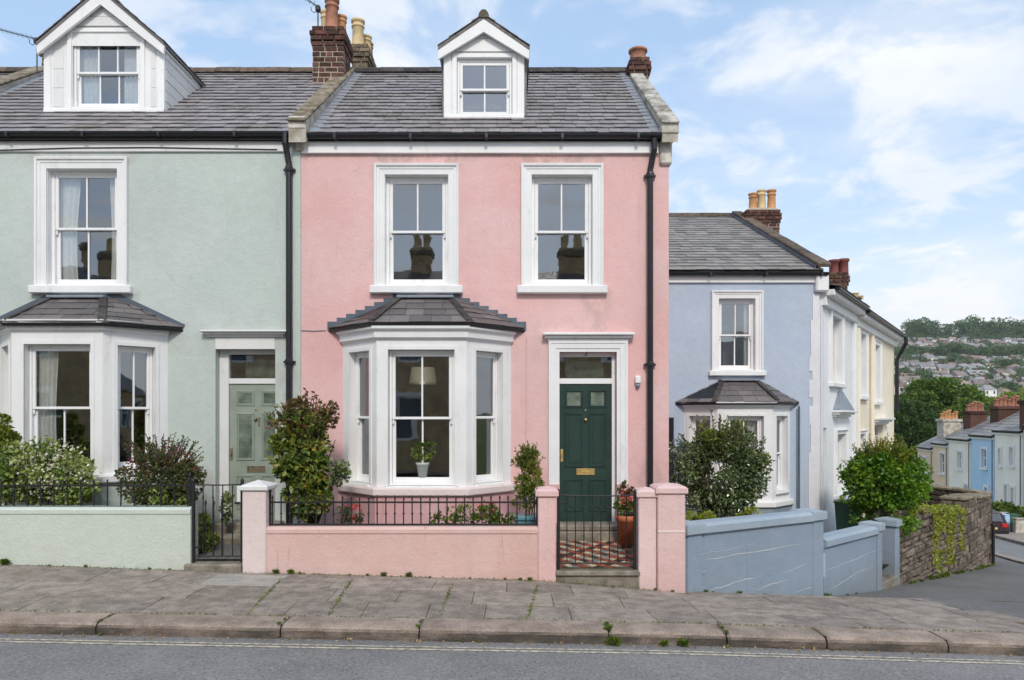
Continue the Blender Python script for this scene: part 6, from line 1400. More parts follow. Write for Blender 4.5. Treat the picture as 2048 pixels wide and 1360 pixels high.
plant('garden_plant', 'bright yellow green ground plant behind the blue wall', 'plant', (PX(1420, 10.4), 10.4, EYE - 2.2), [('foliage', (900, ctr(1408, 1048, 10.3), (.34, .14, .13), 18, .09), .05, 'ivy', {'l': {'droop': -.3}}), ('foliage', (300, ctr(1500, 1035, 10.8), (.16, .14, .10), 8, .08), .05, 'ivy', {'l': {'droop': -.3}})])
c = ctr(1768, 968, 13.6)
def trunk(t):
    m = MB(); m.tube([(c[0] - .05, 13.6, EYE - 3.0), (c[0] - .02, 13.6, c[2] - .5), (c[0], 13.6, c[2])], [.07, .055, .03], 8); m.build('trunk', M_['bark'], t)
t_ = plant('bush', 'big round bright green bush above the blue wall by the side street', 'bush', (c[0], 13.6, EYE - 3), [('foliage', (10500, (c[0], 13.6, c[2] + .0), (.74, .68, .64), 130, .18), .066, 'box', {}), ('shoots', (1100, (c[0], 13.6, c[2] + .1), (.84, .7, .74), 90, .08), .07, 'box', {'l': {'droop': -.5, 'spread': .5, 'aspect': .3}}), ('leaf_tips', (1500, (c[0] + .1, 13.6, c[2] + .52), (.55, .5, .20), 40, .12), .055, 'boxtop', {'l': {'droop': -.4}}), ('foliage', (1500, (c[0] - .05, 13.45, c[2] - .66), (.52, .44, .24), 20, .16), .06, 'box', {})], [(c[0] + U(-.5, .5), 13.6 + U(-.4, .4), c[2] + U(-.1, .5)) for k in range(12)], .02, extra=trunk)
shoots(t_, (c[0], 13.6, c[2]), (.72, .68, .64), 90, .055, 'box', .25, .15, .34); shoots(t_, (c[0], 13.6, c[2] + .1), (.70, .66, .64), 50, .05, 'boxtop', 1.0, .18, .3)
M_['bin_green'] = plain('green_bin_plastic', (.05, .13, .09, 1), .5)
def wheelie(label, x, y, z, s, mat, u=(1, 0), group=None):
    t = thing('wheelie_bin', label, 'bin', (x, y, z), group); Mw = frame((x, y), u, z)
    m = MB(); h = 1.0 * s; a, b = .22 * s, .28 * s
    m.add([(-a, a, 0), (a, a, 0), (a, -a, 0), (-a, -a, 0), (-b, b, h), (b, b, h), (b, -b, h), (-b, -b, h)], [(0, 1, 5, 4), (1, 2, 6, 5), (2, 3, 7, 6), (3, 0, 4, 7), (4, 5, 6, 7)], Mw); m.build('body', mat, t)
    m = MB(); m.box(-b - .02, b + .02, -b - .03, b + .03, h + .003, h + .05 * s, Mw, .02); m.build('lid', mat, t)
    for q in (-a, a):
        m = MB(); m.tube([Mw @ Vector((q - .02, -a - .02, .09)), Mw @ Vector((q + .02, -a - .02, .09))], .09 * s, 10); m.build('wheel', M_['black'], t)
wheelie('dark green wheelie bin between the white corner house and the round bush', PX(1688, 14.4), 14.2, PZ(1085, 14.2), .78, M_['bin_green'], SU)
# ivy on the stone wall
def ivy(label, px, py, D, rad, n, nc, u, hang=True):
    c = ctr(px, py, D); plant('ivy', label, 'ivy', c, [('foliage', (n, c, rad, nc, .10), .06, 'ivy', {'l': {'aspect': .4}})])
Dn = lambda f: (lerp(Q0[0], Q1[0], f), lerp(Q0[1], Q1[1], f))
for lab, f0, f1, zt_, zb_, n in (('yellow green ivy spread along the top of the stone wall', .15, .95, .06, -.10, 2600), ('ivy trailing down the stone wall near its middle', .44, .54, .0, -1.15, 620), ('long ivy strand hanging toward the far end of the stone wall', .66, .80, .0, -1.2, 900), ('short ivy strand hanging between the two longer ones', .58, .64, .0, -.5, 260), ('small ivy patch low on the stone wall', .50, .60, -.85, -.45, 150), ('thin ivy tuft near the blue gate end of the stone wall', .10, .16, .0, -.4, 130), ('ivy tuft at the far end of the ivy wall', .90, .985, .0, -.95, 420)):
    f = NR.uniform(f0, f1, n); z = NR.uniform(0, 1, n) ** 1.3
    taper = .5 + .5 * np.sin(f * 40 + z * 9)
    x = Q0[0] + (Q1[0] - Q0[0]) * f + np.sin(z * 7) * .03; y = Q0[1] + (Q1[1] - Q0[1]) * f
    zt2 = np.interp(f, [0, 1], [zl(1026, 13.1), zl(1022, 16.8)]) + .06
    nrm = np.array([uB.y, -uB.x]); out = NR.uniform(-.02, .07, n) if zb_ < -.2 else NR.uniform(-.42, .10, n)
    P = np.stack([x + nrm[0] * out, y + nrm[1] * out, zt2 + (zt_ if zt_ < 0 else 0) + (zb_ * z if zb_ < -.2 else NR.uniform(-.1, .07, n) * taper)], 1)
    keep = (zt2 * 0 + NR.uniform(0, 1, n)) < (1 if zb_ < -.2 else .35 + .65 * taper); P = P[keep]
    N = np.tile(np.array([nrm[0] * .5, nrm[1] * .5, .3]), (len(P), 1)); V, Fc = leaf_arrays(P, N, .055, .42, .2)
    o = bpy.data.objects.new('ivy', raw_mesh('ivy', V, Fc, LM['ivy'])); reg(o, None); WORLD[o.name] = Matrix.Identity(4); tag(o, lab, 'ivy')
# weeds in the joints and along the wall foot
def weed(label, x, y, n, s, lm='weed', group='weeds in the pavement joints'):
    s *= .62; z = GZ(x, y) if y > 6.66 else road_z(x, y); n = int(n * 1.7); a = NR.uniform(0, 6.28, n); P = np.stack([x + np.cos(a) * s * NR.uniform(0, .5, n), y + np.sin(a) * s * .4 * NR.uniform(0, .5, n), np.full(n, z)], 1)
    P[:, 2] += NR.uniform(0, s * .6, n); N = np.stack([np.cos(a), np.sin(a), np.full(n, 1.0)], 1)
    V, Fc = leaf_arrays(P, N, s * .5, .2, -.2, .7); o = bpy.data.objects.new('weed', raw_mesh('weed', V, Fc, LM[lm])); reg(o, None); WORLD[o.name] = Matrix.Identity(4); tag(o, label, 'weed', group)
W1, W2, W3, W4 = 'small weed tuft at the foot of the pink garden wall', 'small weed tuft at the foot of the mint garden wall', 'small weed tuft at the foot of the blue wall', 'small weed growing out of a kerb joint'
for px, s, lab in ((10, .13, 'bushy grass tuft at the foot of the mint wall at far left'), (172, .06, W2), (100, .04, W2), (300, .05, W2), (340, .04, W2), (552, .09, W1), (582, .10, W1), (600, .05, W1), (640, .03, W1), (768, .09, W1), (818, .10, W1), (735, .05, W1), (700, .04, W1), (860, .04, W1), (940, .04, W1), (1010, .05, W1), (1060, .07, W1), (1040, .06, W1), (1310, .05, W1), (1345, .05, W1)):
    weed(lab, PX(px, 8.86), 8.85, int(26 + s * 420), s, group=None if 'bushy' in lab else 'weeds in the pavement joints')
for f, s in ((.12, .08), (.17, .05), (.36, .09), (.55, .06), (.72, .05), (.9, .04)): q = P0 + (P1 - P0) * f; weed(W3, q.x + .03, q.y - .05, 40, s)
for f, s in ((.10, .14), (.16, .07), (.4, .05), (.55, .05)): q = P1 + (P2 - P1) * f; weed(W3 if s < .1 else 'dark leafy weed at the blue wall corner pier', q.x + .05, q.y - .05, 60, s, group=None if s > .1 else 'weeds in the pavement joints')
for px, s in ((203, .05), (562, .06), (838, .06), (1218, .12), (1450, .07)):
    for k in range(2): weed(W4, PX(px, 6.75) + U(-.01, .03), 6.72 + k * .16, 30, s * (.9 - .3 * k))
for px, y, s in ((200, 6.655, .05), (925, 6.65, .04), (958, 6.65, .04), (1228, 6.64, .15), (1330, 6.64, .11), (1366, 6.65, .13), (1452, 6.65, .06), (1665, 6.65, .04), (830, 6.65, .03)):
    weed('weed growing in the gutter against the kerb', PX(px, y), y, int(16 + s * 260), s)
for k in range(26):
    f = U(.03, .97); a_, b_ = (Q0, Q1) if k % 2 else (Q1, Q2); weed('weed tuft at the foot of the stone wall', lerp(a_[0], b_[0], f) + .08, lerp(a_[1], b_[1], f) - .10, 40, U(.07, .2), group='weeds along the stone wall')
LFS = NR.uniform(0, 1, (900, 3))
P = []
for x0, y0, x1, y1 in [(PX(a, 8.5), 8.55, PX(b, 7.1), 7.05) for a, b in ((700, 660), (1075, 1055), (905, 880), (560, 500))]:
    for k in range(140): f = U(0, 1); P.append((lerp(x0, x1, f) + U(-.015, .015), lerp(y0, y1, f)))
for k in range(500): x = U(-8, 6); P.append((x, 7.0 + U(-.012, .012)))
for k in range(520): x = U(-7, 2.1); P.append((x, 8.865 + abs(R.gauss(0, .02))  - .03))
P = np.array([(x, y, GZ(x, y)) for x, y in P]); V, Fc = leaf_arrays(P, np.tile([0, 0, 1.0], (len(P), 1)), .022, .3, -.2, .8)
o = bpy.data.objects.new('moss', raw_mesh('moss', V, Fc, LM['weed'])); reg(o, None); WORLD[o.name] = Matrix.Identity(4); tag(o, kind='stuff')
# fallen leaves in the gutter
P = np.array([(x, y, road_z(x, y) + .008) for x, y in [(U(-7.5, 6.5), 6.655 - abs(R.gauss(0, .05))) for k in range(240)]])
V, Fc = leaf_arrays(P, np.tile([0, 0, .1], (len(P), 1)), .030, .4, 0, .9); o = bpy.data.objects.new('fallen_leaves', raw_mesh('fallen_leaves', V, Fc, leaf_mat('dry_leaf', G_((0, (120, 92, 58)), (.5, (168, 140, 92)), (1, (196, 184, 150)))))); reg(o, None); WORLD[o.name] = Matrix.Identity(4); tag(o, kind='stuff')
# plant and bits on the sill inside the pink bay
c = ctr(846, 935, 10.25)
plant('potted_plant', 'small plant in a pale pot on the pink bay window sill', 'potted plant', (c[0], 10.25, PZ(952, 10.25)), [('foliage', (260, ctr(848, 902, 10.22), (.15, .07, .12), 12, .06), .07, 'weed', {})], [ctr(846 + U(-20, 20), U(885, 910), 10.22) for k in range(6)], .004, extra=lambda t: pot(t, c[0], 10.22, PZ(953, 10.22), .09, .20, M_['pot_pale']))

# ------------------------------------------------------------------ far terrace across the side street
TQ = Vector((34.3, 50.0)); TU = Vector((-.224, -.9746)); MT = frame(TQ, TU)
# walking along TU (towards the viewer) the outward side is to the left: (TU.y, -TU.x) = (-.97, .22)
def tu(px):
    k = (px - CX) / F; return (k * TQ.y - TQ.x) / (TU.x - k * TU.y)
def tz(px, py): return PZ(py, TQ.y + TU.y * tu(px))
M_['salmon'] = stucco('salmon_render', (.80, .62, .46, 1), seed=51); M_['sky_blue'] = stucco('sky_blue_render', (.45, .66, .86, 1), seed=53)
M_['ivory'] = stucco('ivory_render', (.88, .85, .76, 1), seed=55); M_['tan'] = stucco('tan_render', (.74, .58, .45, 1), seed=57)
def far_house(label, pa, pb, eave_y, mat, wins, doors, chim, pots, base_extra=0):
    ua, ub = tu(pa), tu(pb); pm = (pa + pb) / 2; ze = tz(pm, eave_y)
    yy = TQ.y + TU.y * (ua + ub) / 2; gz = EYE - interp(RL, yy) - 2.35
    h = thing('terraced_house', label, 'house', tuple(MT @ Vector(((ua + ub) / 2, 0, gz))))
    hs = [(tu(a), tu(b), tz((a + b) / 2, d), tz((a + b) / 2, c)) for a, b, c, d in wins + doors]
    m = MB(); panel(m, MT, ua, ub, gz - 2, ze, hs, .18)
    for u in (ua, ub): m.poly([(u, 0, gz - 2), (u, -8, gz - 2), (u, -8, ze), (u, -4, ze + 2.3), (u, 0, ze)], MT)
    m.poly([(ua, -8, gz - 2), (ub, -8, gz - 2), (ub, -8, ze), (ua, -8, ze)], MT); m.build('wall', M_[mat], h)
    for i, q in enumerate(hs):
        dr = i >= len(wins); m = MB()
        rect_ring(m, MT, q[0] + .01, q[1] - .01, q[2] + .01, q[3] - .01, .07, -.20, -.10)
        if not dr: m.box(q[0] + .05, q[1] - .05, -.19, -.12, (q[2] + q[3]) / 2 - .04, (q[2] + q[3]) / 2 + .04, MT)
        f = m.build('door' if dr else 'window', M_['white_wood'], h)
        m = MB(); m.poly([(q[0], -.17, q[2]), (q[1], -.17, q[2]), (q[1], -.17, q[3]), (q[0], -.17, q[3])], MT); m.build('pane', M_['glass_dim'], f)
        m = MB(); m.box(q[0] - .1, q[1] + .1, -.9, -.22, q[2] - .1, q[3] + .1, MT); m.build('interior', M_['room_dark'], f)
        m = MB(); u_sweep(m, MT, q[0], q[1], q[2], q[3], [(0, -.01), (0, .07), (.16, .07), (.16, -.01)]); m.box(q[0] - .2, q[1] + .2, -.01, .14, q[2] - .16, q[2] - .01, MT); m.build('surround', M_['white'], f)
    m = MB(); m.box(ua + .02, ub - .02, -.05, .14, ze - .22, ze - .02, MT); m.build('eaves_board', M_['white'], h)
    m = MB(); m.box(ua, ub, .10, .24, ze - .03, ze + .07, MT, .02); m.build('gutter', M_['black'], h)
    A = [MT @ Vector(p) for p in ((ua, .2, ze + .05), (ub, .2, ze + .05), (ub, -4, ze + 2.35), (ua, -4, ze + 2.35))]
    m = MB(); m.poly(A); m.poly([A[3], A[2], MT @ Vector((ub, -8.2, ze)), MT @ Vector((ua, -8.2, ze))])
    m.prism([A[0], A[3], A[3] - Vector((0, 0, .15)), A[0] - Vector((0, 0, .15))], A[1] - A[0]); r = m.build('roof', M_['roof_bed'], h)
    slates(r, A, .42, .42, M_['slate_blue'], 0, .03, .02, .02)
    ridge_line(r, A[3] + Vector((0, 0, .05)), A[2] + Vector((0, 0, .05)), M_['ridge'], .9, .16)
    m = MB(); m.tube([MT @ Vector((ub - .1, .12, ze - .1)), MT @ Vector((ub - .1, .12, gz))], .035, 6); m.build('downpipe', M_['lead_dark'], h)
    if chim:
        p0, p1, yb, yt, mt, pm2 = chim; D = yy + 1.0
        c_ = MB(); c_.box(PX(p0 + 3, D), PX(p1 - 3, D), D + .3, D + .6, PZ(yb, D), PZ(yb, D) + .2); c_ = c_.build('chimney', M_['mortar'], h)
        m = MB(); z1 = PZ(yt, D); m.box(PX(p0, D), PX(p1, D), D, D + 1.0, PZ(yb + 30, D), z1 - .25, None, .02); m.box(PX(p0, D) - .1, PX(p1, D) + .1, D - .1, D + 1.1, z1 - .25, z1, None, .03); m.build('stack', M_[mt], c_)
        for k in range(pots): chimney_pot(c_, lerp(PX(p0, D), PX(p1, D), (k + .5) / pots), D + .5, z1 - .02, .55 + .15 * ((k * 7) % 3), .17, M_[pm2], 1)
    return h
far_house('tan painted terraced house at the low end of the far row', 1835, 1866, 896, 'tan', [(1845, 1853, 915, 945)], [], None, 0)
far_house('salmon terraced house left of the ivory one across the street', 1866, 1896.5, 888, 'salmon', [(1881, 1890, 907, 946)], [], (1887, 1922, 850, 838, 'cap_stone', 'pot_orange'), 5)
far_house('ivory terraced house between salmon and sky blue ones across the street', 1897, 1942, 879, 'ivory', [(1916, 1924, 904, 938)], [(1930, 1937, 970, 1010)], (1941, 1974, 838, 822, 'brick', 'pot_red'), 5)
far_house('sky blue terraced house across the side street', 1942.5, 1989, 872, 'sky_blue', [(1964, 1974, 898, 935)], [(1970, 1976, 975, 1025)], (1997, 2046, 836, 812, 'brick', 'pot_red'), 6)
far_house('pale cream terraced house at the right edge across the street', 1989.5, 2046, 863, 'ivory', [(2020, 2028, 895, 931), (1998, 2003, 897, 931)], [(2010, 2016, 970, 1018), (2023, 2029, 976, 1015)], None, 0)
far_house('terraced house cut by the right picture edge', 2046.5, 2110, 853, 'salmon', [(2062, 2072, 890, 928)], [(2080, 2088, 970, 1020)], (2060, 2100, 830, 800, 'brick', 'pot_red'), 6)
# front gardens, hedge, bins and the parked car there
def gpt(px, py, D): return ctr(px, py, D)
for lab, px0, px1, yt, D in (('low grey front wall with piers across the side street', 2003, 2016, 1028, 44), ('pale low garden wall at the right edge across the street', 2032, 2060, 1040, 42)):
    x0, x1 = PX(px0, D), PX(px1, D); g = GZ(x0, D); w = thing('garden_wall', lab, 'garden wall', (x0, D, g))
    m = MB(); m.box(x0, x1, D, D + .3, g - .4, PZ(yt, D), None, .03); m.build('wall', M_['cap_stone'], w); m = MB(); m.box(x0 - .05, x1 + .05, D - .05, D + .35, PZ(yt, D) + .002, PZ(yt, D) + .1, None, .03); m.build('coping', M_['coping_white'], w)
for px, mt, lab in ((2012, 'sky_blue', 'light blue wheelie bin in front of the far terrace'), (2022, 'bin_green', 'dark green wheelie bin beside the light blue bin at the far terrace')):
    D = 43; wheelie(lab, PX(px, D), D, GZ(PX(px, D), D), 1.0, M_[mt], (1, .1))
for px, py, w, lab in ((2000, 1020, 1.1, 'yellow green hedge plant at left in front of the far terrace'), (2030, 1026, 1.3, 'dark clipped hedge in front of the far terrace'), (1976, 1022, .5, 'small shrub by the sky blue house')):
    D = 46; c = ctr(px, py, D); plant('hedge', lab, 'hedge', (c[0], D, GZ(c[0], D)), [('foliage', (1300, (c[0], D, c[2] - .3), (w, .6, .75), 26, .34), .20, 'hedge', {})])
def car(label, x, y, u, paint):
    g = GZ(x, y) - .12; t = thing('parked_car', label, 'car', (x, y, g)); Mc = frame((x, y), u, g)     # local: along the car, sideways, up
    S = [(-2.0, .28), (-2.05, .55), (-2.0, .88), (-1.75, .95), (-1.45, 1.42), (-.2, 1.50), (.55, 1.40), (1.05, .95), (1.85, .82), (2.05, .6), (2.05, .28)]
    m = MB(); W = .86; rows = []
    for s in (-1, -.82, .82, 1):
        for a, z in S: rows.append((a * (1 if abs(s) < 1 else .985), s * W * (1 if z < 1.0 else (.84 if abs(s) == 1 else .86)), z - (.02 if abs(s) == 1 else 0)))
    n = len(S); m.add(rows, [(j * n + i, j * n + i + 1, (j + 1) * n + i + 1, (j + 1) * n + i) for j in range(3) for i in range(n - 1)] + [tuple(range(n)), tuple(range(3 * n, 4 * n)), (0, n, 2 * n, 3 * n), (n - 1, 2 * n - 1, 3 * n - 1, 4 * n - 1)], Mc); m.build('body', paint, t)
    m = MB(); m.add([(-1.755, -.62, 1.0), (-1.755, .62, 1.0), (-1.50, .58, 1.38), (-1.50, -.58, 1.38)], [(0, 1, 2, 3)], Mc @ Matrix.Translation((-.03, 0, 0))); m.build('rear_window', M_['glass_dim'], t)
    for s in (-1, 1):
        m = MB(); m.add([(-1.5, s * .80, 1.0), (.85, s * .80, 1.0), (.45, s * .745, 1.36), (-1.3, s * .745, 1.38)], [(0, 1, 2, 3)], Mc); m.build('side_window', M_['glass_dim'], t)
        m = MB(); m.box(-2.07, -1.98, s * .80, s * .50, .70, .92, Mc, .02); m.build('tail_light', plain('tail_light_red' + str(s), (.5, .02, .02, 1), .3), t)
        for a in (-1.3, 1.3):
            m = MB(); m.tube([Mc @ Vector((a, s * .70, .31)), Mc @ Vector((a, s * .88, .31))], .31, 14); w = m.build('wheel', M_['black'], t); m = MB(); m.tube([Mc @ Vector((a, s * .87, .31)), Mc @ Vector((a, s * .89, .31))], .18, 10); m.build('rim', M_['lead'], w)
    m = MB(); m.box(-2.09, -2.0, -.8, .8, .35, .55, Mc, .03); m.build('bumper', M_['black'], t)
    m = MB(); m.box(-2.095, -2.05, -.26, .26, .58, .69, Mc, .005); m.build('number_plate', plain('plate_yellow', (.7, .55, .1, 1), .5), t)
M_['car_red'] = plain('dark_car_paint', (.035, .012, .016, 1), .2, .05)
car('dark parked car seen from behind at the kerb of the far terrace', PX(1991, 41.5), 43.0, (.25, .97), M_['car_red'])

# ------------------------------------------------------------------ trees, valley and hillside town
def tree(label, px, py, D, rx, rz, n, nc, cr, ls, lm, base_z, trunk_r=.35, ry=None):
    c = ctr(px, py, D); b = (c[0], D, base_z); t = thing('tree', label, 'tree', b)
    m = MB(); m.tube([b, (c[0] + .2, D, lerp(base_z, c[2], .6)), (c[0], D, c[2])], [trunk_r, trunk_r * .75, trunk_r * .3], 9)
    for k in range(7):
        a = k * .9; m.tube([(c[0], D, lerp(base_z, c[2], .5 + .05 * k)), (c[0] + math.cos(a) * rx * .4, D + math.sin(a) * rx * .4, c[2] - rz * .1), (c[0] + math.cos(a) * rx * .7, D + math.sin(a) * rx * .6, c[2] + rz * .3)], [trunk_r * .5, trunk_r * .3, trunk_r * .08], 6)
    m.build('trunk', M_['bark'], t)
    P, N = clump_points(n, c, (rx, ry or rx, rz), nc, cr, low=-.75); V, Fc = leaf_arrays(P, N, ls, .42, .2, .7)
    o = bpy.data.objects.new('crown', raw_mesh('crown', V, Fc, LM[lm])); reg(o, t); WORLD[o.name] = Matrix.Identity(4); return t
tree('big broad green tree rising above the far terrace roofs', 1876, 842, 92, 5.5, 5.5, 60000, 125, 1.35, .30, 'tree', EYE - 14)
tree('dark spreading tree low at left of the big green tree', 1818, 872, 88, 4.2, 4.0, 30000, 70, 1.25, .30, 'treedark', EYE - 14)
tree('mid green tree between the cream house and the big tree', 1792, 850, 105, 3.6, 5.2, 24000, 60, 1.25, .30, 'tree', EYE - 14)
tree('pale green tree behind the brick chimneys at right', 1995, 838, 118, 6.0, 4.0, 26000, 70, 1.35, .34, 'treelight', EYE - 15)
tree('light green tree at the right edge behind the chimneys', 2056, 832, 122, 4.6, 4.2, 16000, 50, 1.35, .34, 'treelight', EYE - 15)
tree('dark green tree behind the ivory terraced house', 1938, 868, 100, 4.2, 4.0, 22000, 60, 1.25, .30, 'treedark', EYE - 14)
def wood(name, n, mk, lm, ls):
    P, N = mk(n); V, Fc = leaf_arrays(P, N, ls, .42, .1, .7); o = bpy.data.objects.new(name, raw_mesh(name, V, Fc, LM[lm])); reg(o, None); WORLD[o.name] = Matrix.Identity(4); return tag(o, kind='stuff')
# hillside
def hz(x, y): return GZ(x, y) - .5
wallc = [plain('far_wall_white', (.82, .81, .79, 1), .8), plain('far_wall_cream', (.74, .69, .62, 1), .8), plain('far_wall_pinkish', (.68, .58, .54, 1), .8), plain('far_wall_brick', (.36, .22, .17, 1), .85), plain('far_wall_grey', (.46, .45, .44, 1), .8)]
roofc = [plain('far_roof_brown', (.24, .195, .18, 1), .85, .2, .5, pieces=.2), plain('far_roof_slate', (.27, .26, .27, 1), .8, .2, .5, pieces=.2), plain('far_roof_red', (.27, .19, .16, 1), .85, .2, .5, pieces=.2)]
WN = ['white', 'cream', 'pinkish', 'red brick', 'grey']; RN = ['brown', 'slate', 'red']
def box_mesh(w, d, h, mat): m = MB(); m.box(-w / 2, w / 2, -d / 2, d / 2, -3.0, h); return m.mesh('wall', mat)
hm_w, hm_r, hm_win, hm_ch = {}, {}, None, None
def hill_house(x, y, rot, wi, ri, w, d, h, gable):
    z = hz(x, y); Mh = Matrix.Translation((x, y, z)) @ Matrix.Rotation(rot, 4, 'Z') @ Matrix.Diagonal((w / 8, d / 8, h / 5, 1))
    t = bpy.data.objects.new('hillside_house', None); t.location = (x, y, z); reg(t, None); WORLD[t.name] = Matrix.Translation((x, y, z))
    tag(t, 'small %s house with %s roof on the distant hillside' % (WN[wi], RN[ri]), 'house', 'houses on the distant hillside')
    if wi not in hm_w: hm_w[wi] = box_mesh(8, 8, 5, wallc[wi])
    if (ri, gable) not in hm_r:
        m = MB(); e = 4.35
        if gable: m.add([(-4.3, -e, 4.9), (4.3, -e, 4.9), (4.3, e, 4.9), (-4.3, e, 4.9), (-4.3, 0, 7.6), (4.3, 0, 7.6)], [(0, 1, 5, 4), (2, 3, 4, 5), (0, 4, 3), (1, 2, 5), (0, 3, 2, 1)])
        else: m.add([(-4.4, -e, 4.9), (4.4, -e, 4.9), (4.4, e, 4.9), (-4.4, e, 4.9), (-1.8, 0, 7.4), (1.8, 0, 7.4)], [(0, 1, 5, 4), (2, 3, 4, 5), (0, 4, 3), (1, 2, 5), (0, 3, 2, 1)])
        hm_r[ri, gable] = m.mesh('roof', roofc[ri])
    inst('wall', hm_w[wi], t, Mh); rf = inst('roof', hm_r[ri, gable], t, Mh)
    global hm_win, hm_ch
    if hm_win is None:
        m = MB(); m.box(-.55, .55, -.06, .02, -.7, .7); hm_win = m.mesh('window', plain('far_window_dark', (.05, .055, .065, 1), .2)); m = MB(); m.box(-.4, .4, -.35, .35, 0, 2.2); hm_ch = m.mesh('chimney', M_['brick'])
    if y < 560:
        for a, b in ((-2.3, 1.2), (2.3, 1.2), (-2.3, 3.7), (2.3, 3.7)): inst('window', hm_win, t, Mh @ Matrix.Translation((a, -4.0, b)))
    inst('chimney', hm_ch, rf, Mh @ Matrix.Translation((U(-2.2, 2.2), 0, 6.2)))
ROWS = [(D_, 1765, 2075, w_) for D_, w_ in ((372, 11), (386, 12), (402, 12), (420, 12), (441, 13), (458, 12), (474, 13), (491, 13), (508, 12), (526, 13), (582, 12), (597, 13), (613, 14), (630, 13), (648, 14), (667, 14), (684, 13))]
hh = 0
for D, p0, p1, w0 in ROWS:
    px = p0 + U(0, 8)
    while px < p1:
        w = w0 * U(.6, 1.35) * .8; s = w * F / D; dd = D + U(-7, 7) + 10 * math.sin(px / 40 + D)
        if R.random() < .90:
            x = PX(px + s / 2, dd); wi = R.choices(range(5), (.50, .22, .08, .06, .14))[0]; ri = R.choices(range(3), (.38, .46, .16))[0]
            hill_house(x, dd, U(-.35, .35) + .1, wi, ri, w, U(6.5, 8.5), U(4.4, 6.2), R.random() < .5); hh += 1
        px += s * U(.92, 1.35)
tm = []
for k in range(5):
    P, N = clump_points(1300, (0, 0, 0), (1, 1, .85), 16, .42, low=-.7); V, Fc = leaf_arrays(P, N, .125, .45, .1, .7); tm.append(raw_mesh('crown', V, Fc, LM['hill']))
tk = MB(); tk.tube([(0, 0, -1.6), (0, 0, -.2)], [.10, .05], 5); tkm = tk.mesh('trunk', M_['bark'])
def hill_tree(px, D, r, lab='round tree among the houses on the distant hillside', grp='trees on the distant hillside', up=.9):
    x = PX(px, D); z = hz(x, D) + r * up; t = bpy.data.objects.new('tree', None); t.location = (x, D, z - r * up); reg(t, None); WORLD[t.name] = Matrix.Translation(t.location); tag(t, lab, 'tree', grp)
    Mt = Matrix.Translation((x, D, z)) @ Matrix.Rotation(U(0, 6), 4, 'Z') @ Matrix.Diagonal((r * U(.85, 1.25), r * U(.85, 1.25), r * U(.8, 1.1), 1)); inst('crown', R.choice(tm), t, Mt); inst('trunk', tkm, t, Mt)
for k in range(150):
    D = R.choice((378, 410, 430, 450, 482, 500, 517, 545, 552, 560, 568, 605, 625, 655)) + U(-5, 5); hill_tree(U(1770, 2075), D, U(3.0, 6.2))
for px in lin(1880, 2075, 22): hill_tree(px + U(-4, 4), 552 + U(-10, 10), U(5.5, 8.5))
for px in lin(1768, 1850, 9): hill_tree(px + U(-4, 4), 555 + U(-10, 10), U(4, 6.5))
SK = 'wooded skyline tree on top of the distant hill'
for px, r in ((1770, 8), (1782, 8), (1792, 9), (1803, 7), (1812, 9), (1826, 15), (1838, 17), (1850, 16), (1844, 14), (1858, 14), (1832, 13), (1866, 12), (1872, 13), (1882, 15), (1890, 12), (1897, 7), (1903, 5), (1908, 6), (1916, 8), (1922, 14), (1930, 16), (1940, 18), (1952, 17), (1962, 16), (1972, 15), (1980, 13), (1990, 15), (2000, 17), (2012, 18), (2022, 16), (2032, 14), (2042, 15), (2054, 16), (2066, 15)):
    hill_tree(px, U(725, 760), r * (.80 if r > 13 else .42), SK, 'trees on the skyline', .75); hill_tree(px + U(-5, 5), U(690, 715), r * .38, SK, 'trees on the skyline', .7)
for k in range(40): hill_tree(U(1600, 1766), U(380, 700), U(5, 9))
for px in lin(1600, 1764, 14): hill_tree(px, U(725, 760), U(9, 13), SK, 'trees on the skyline', .75)
for px in (1899, 1786): hill_tree(px, 790, 4.5, SK, 'trees on the skyline', 1.6)

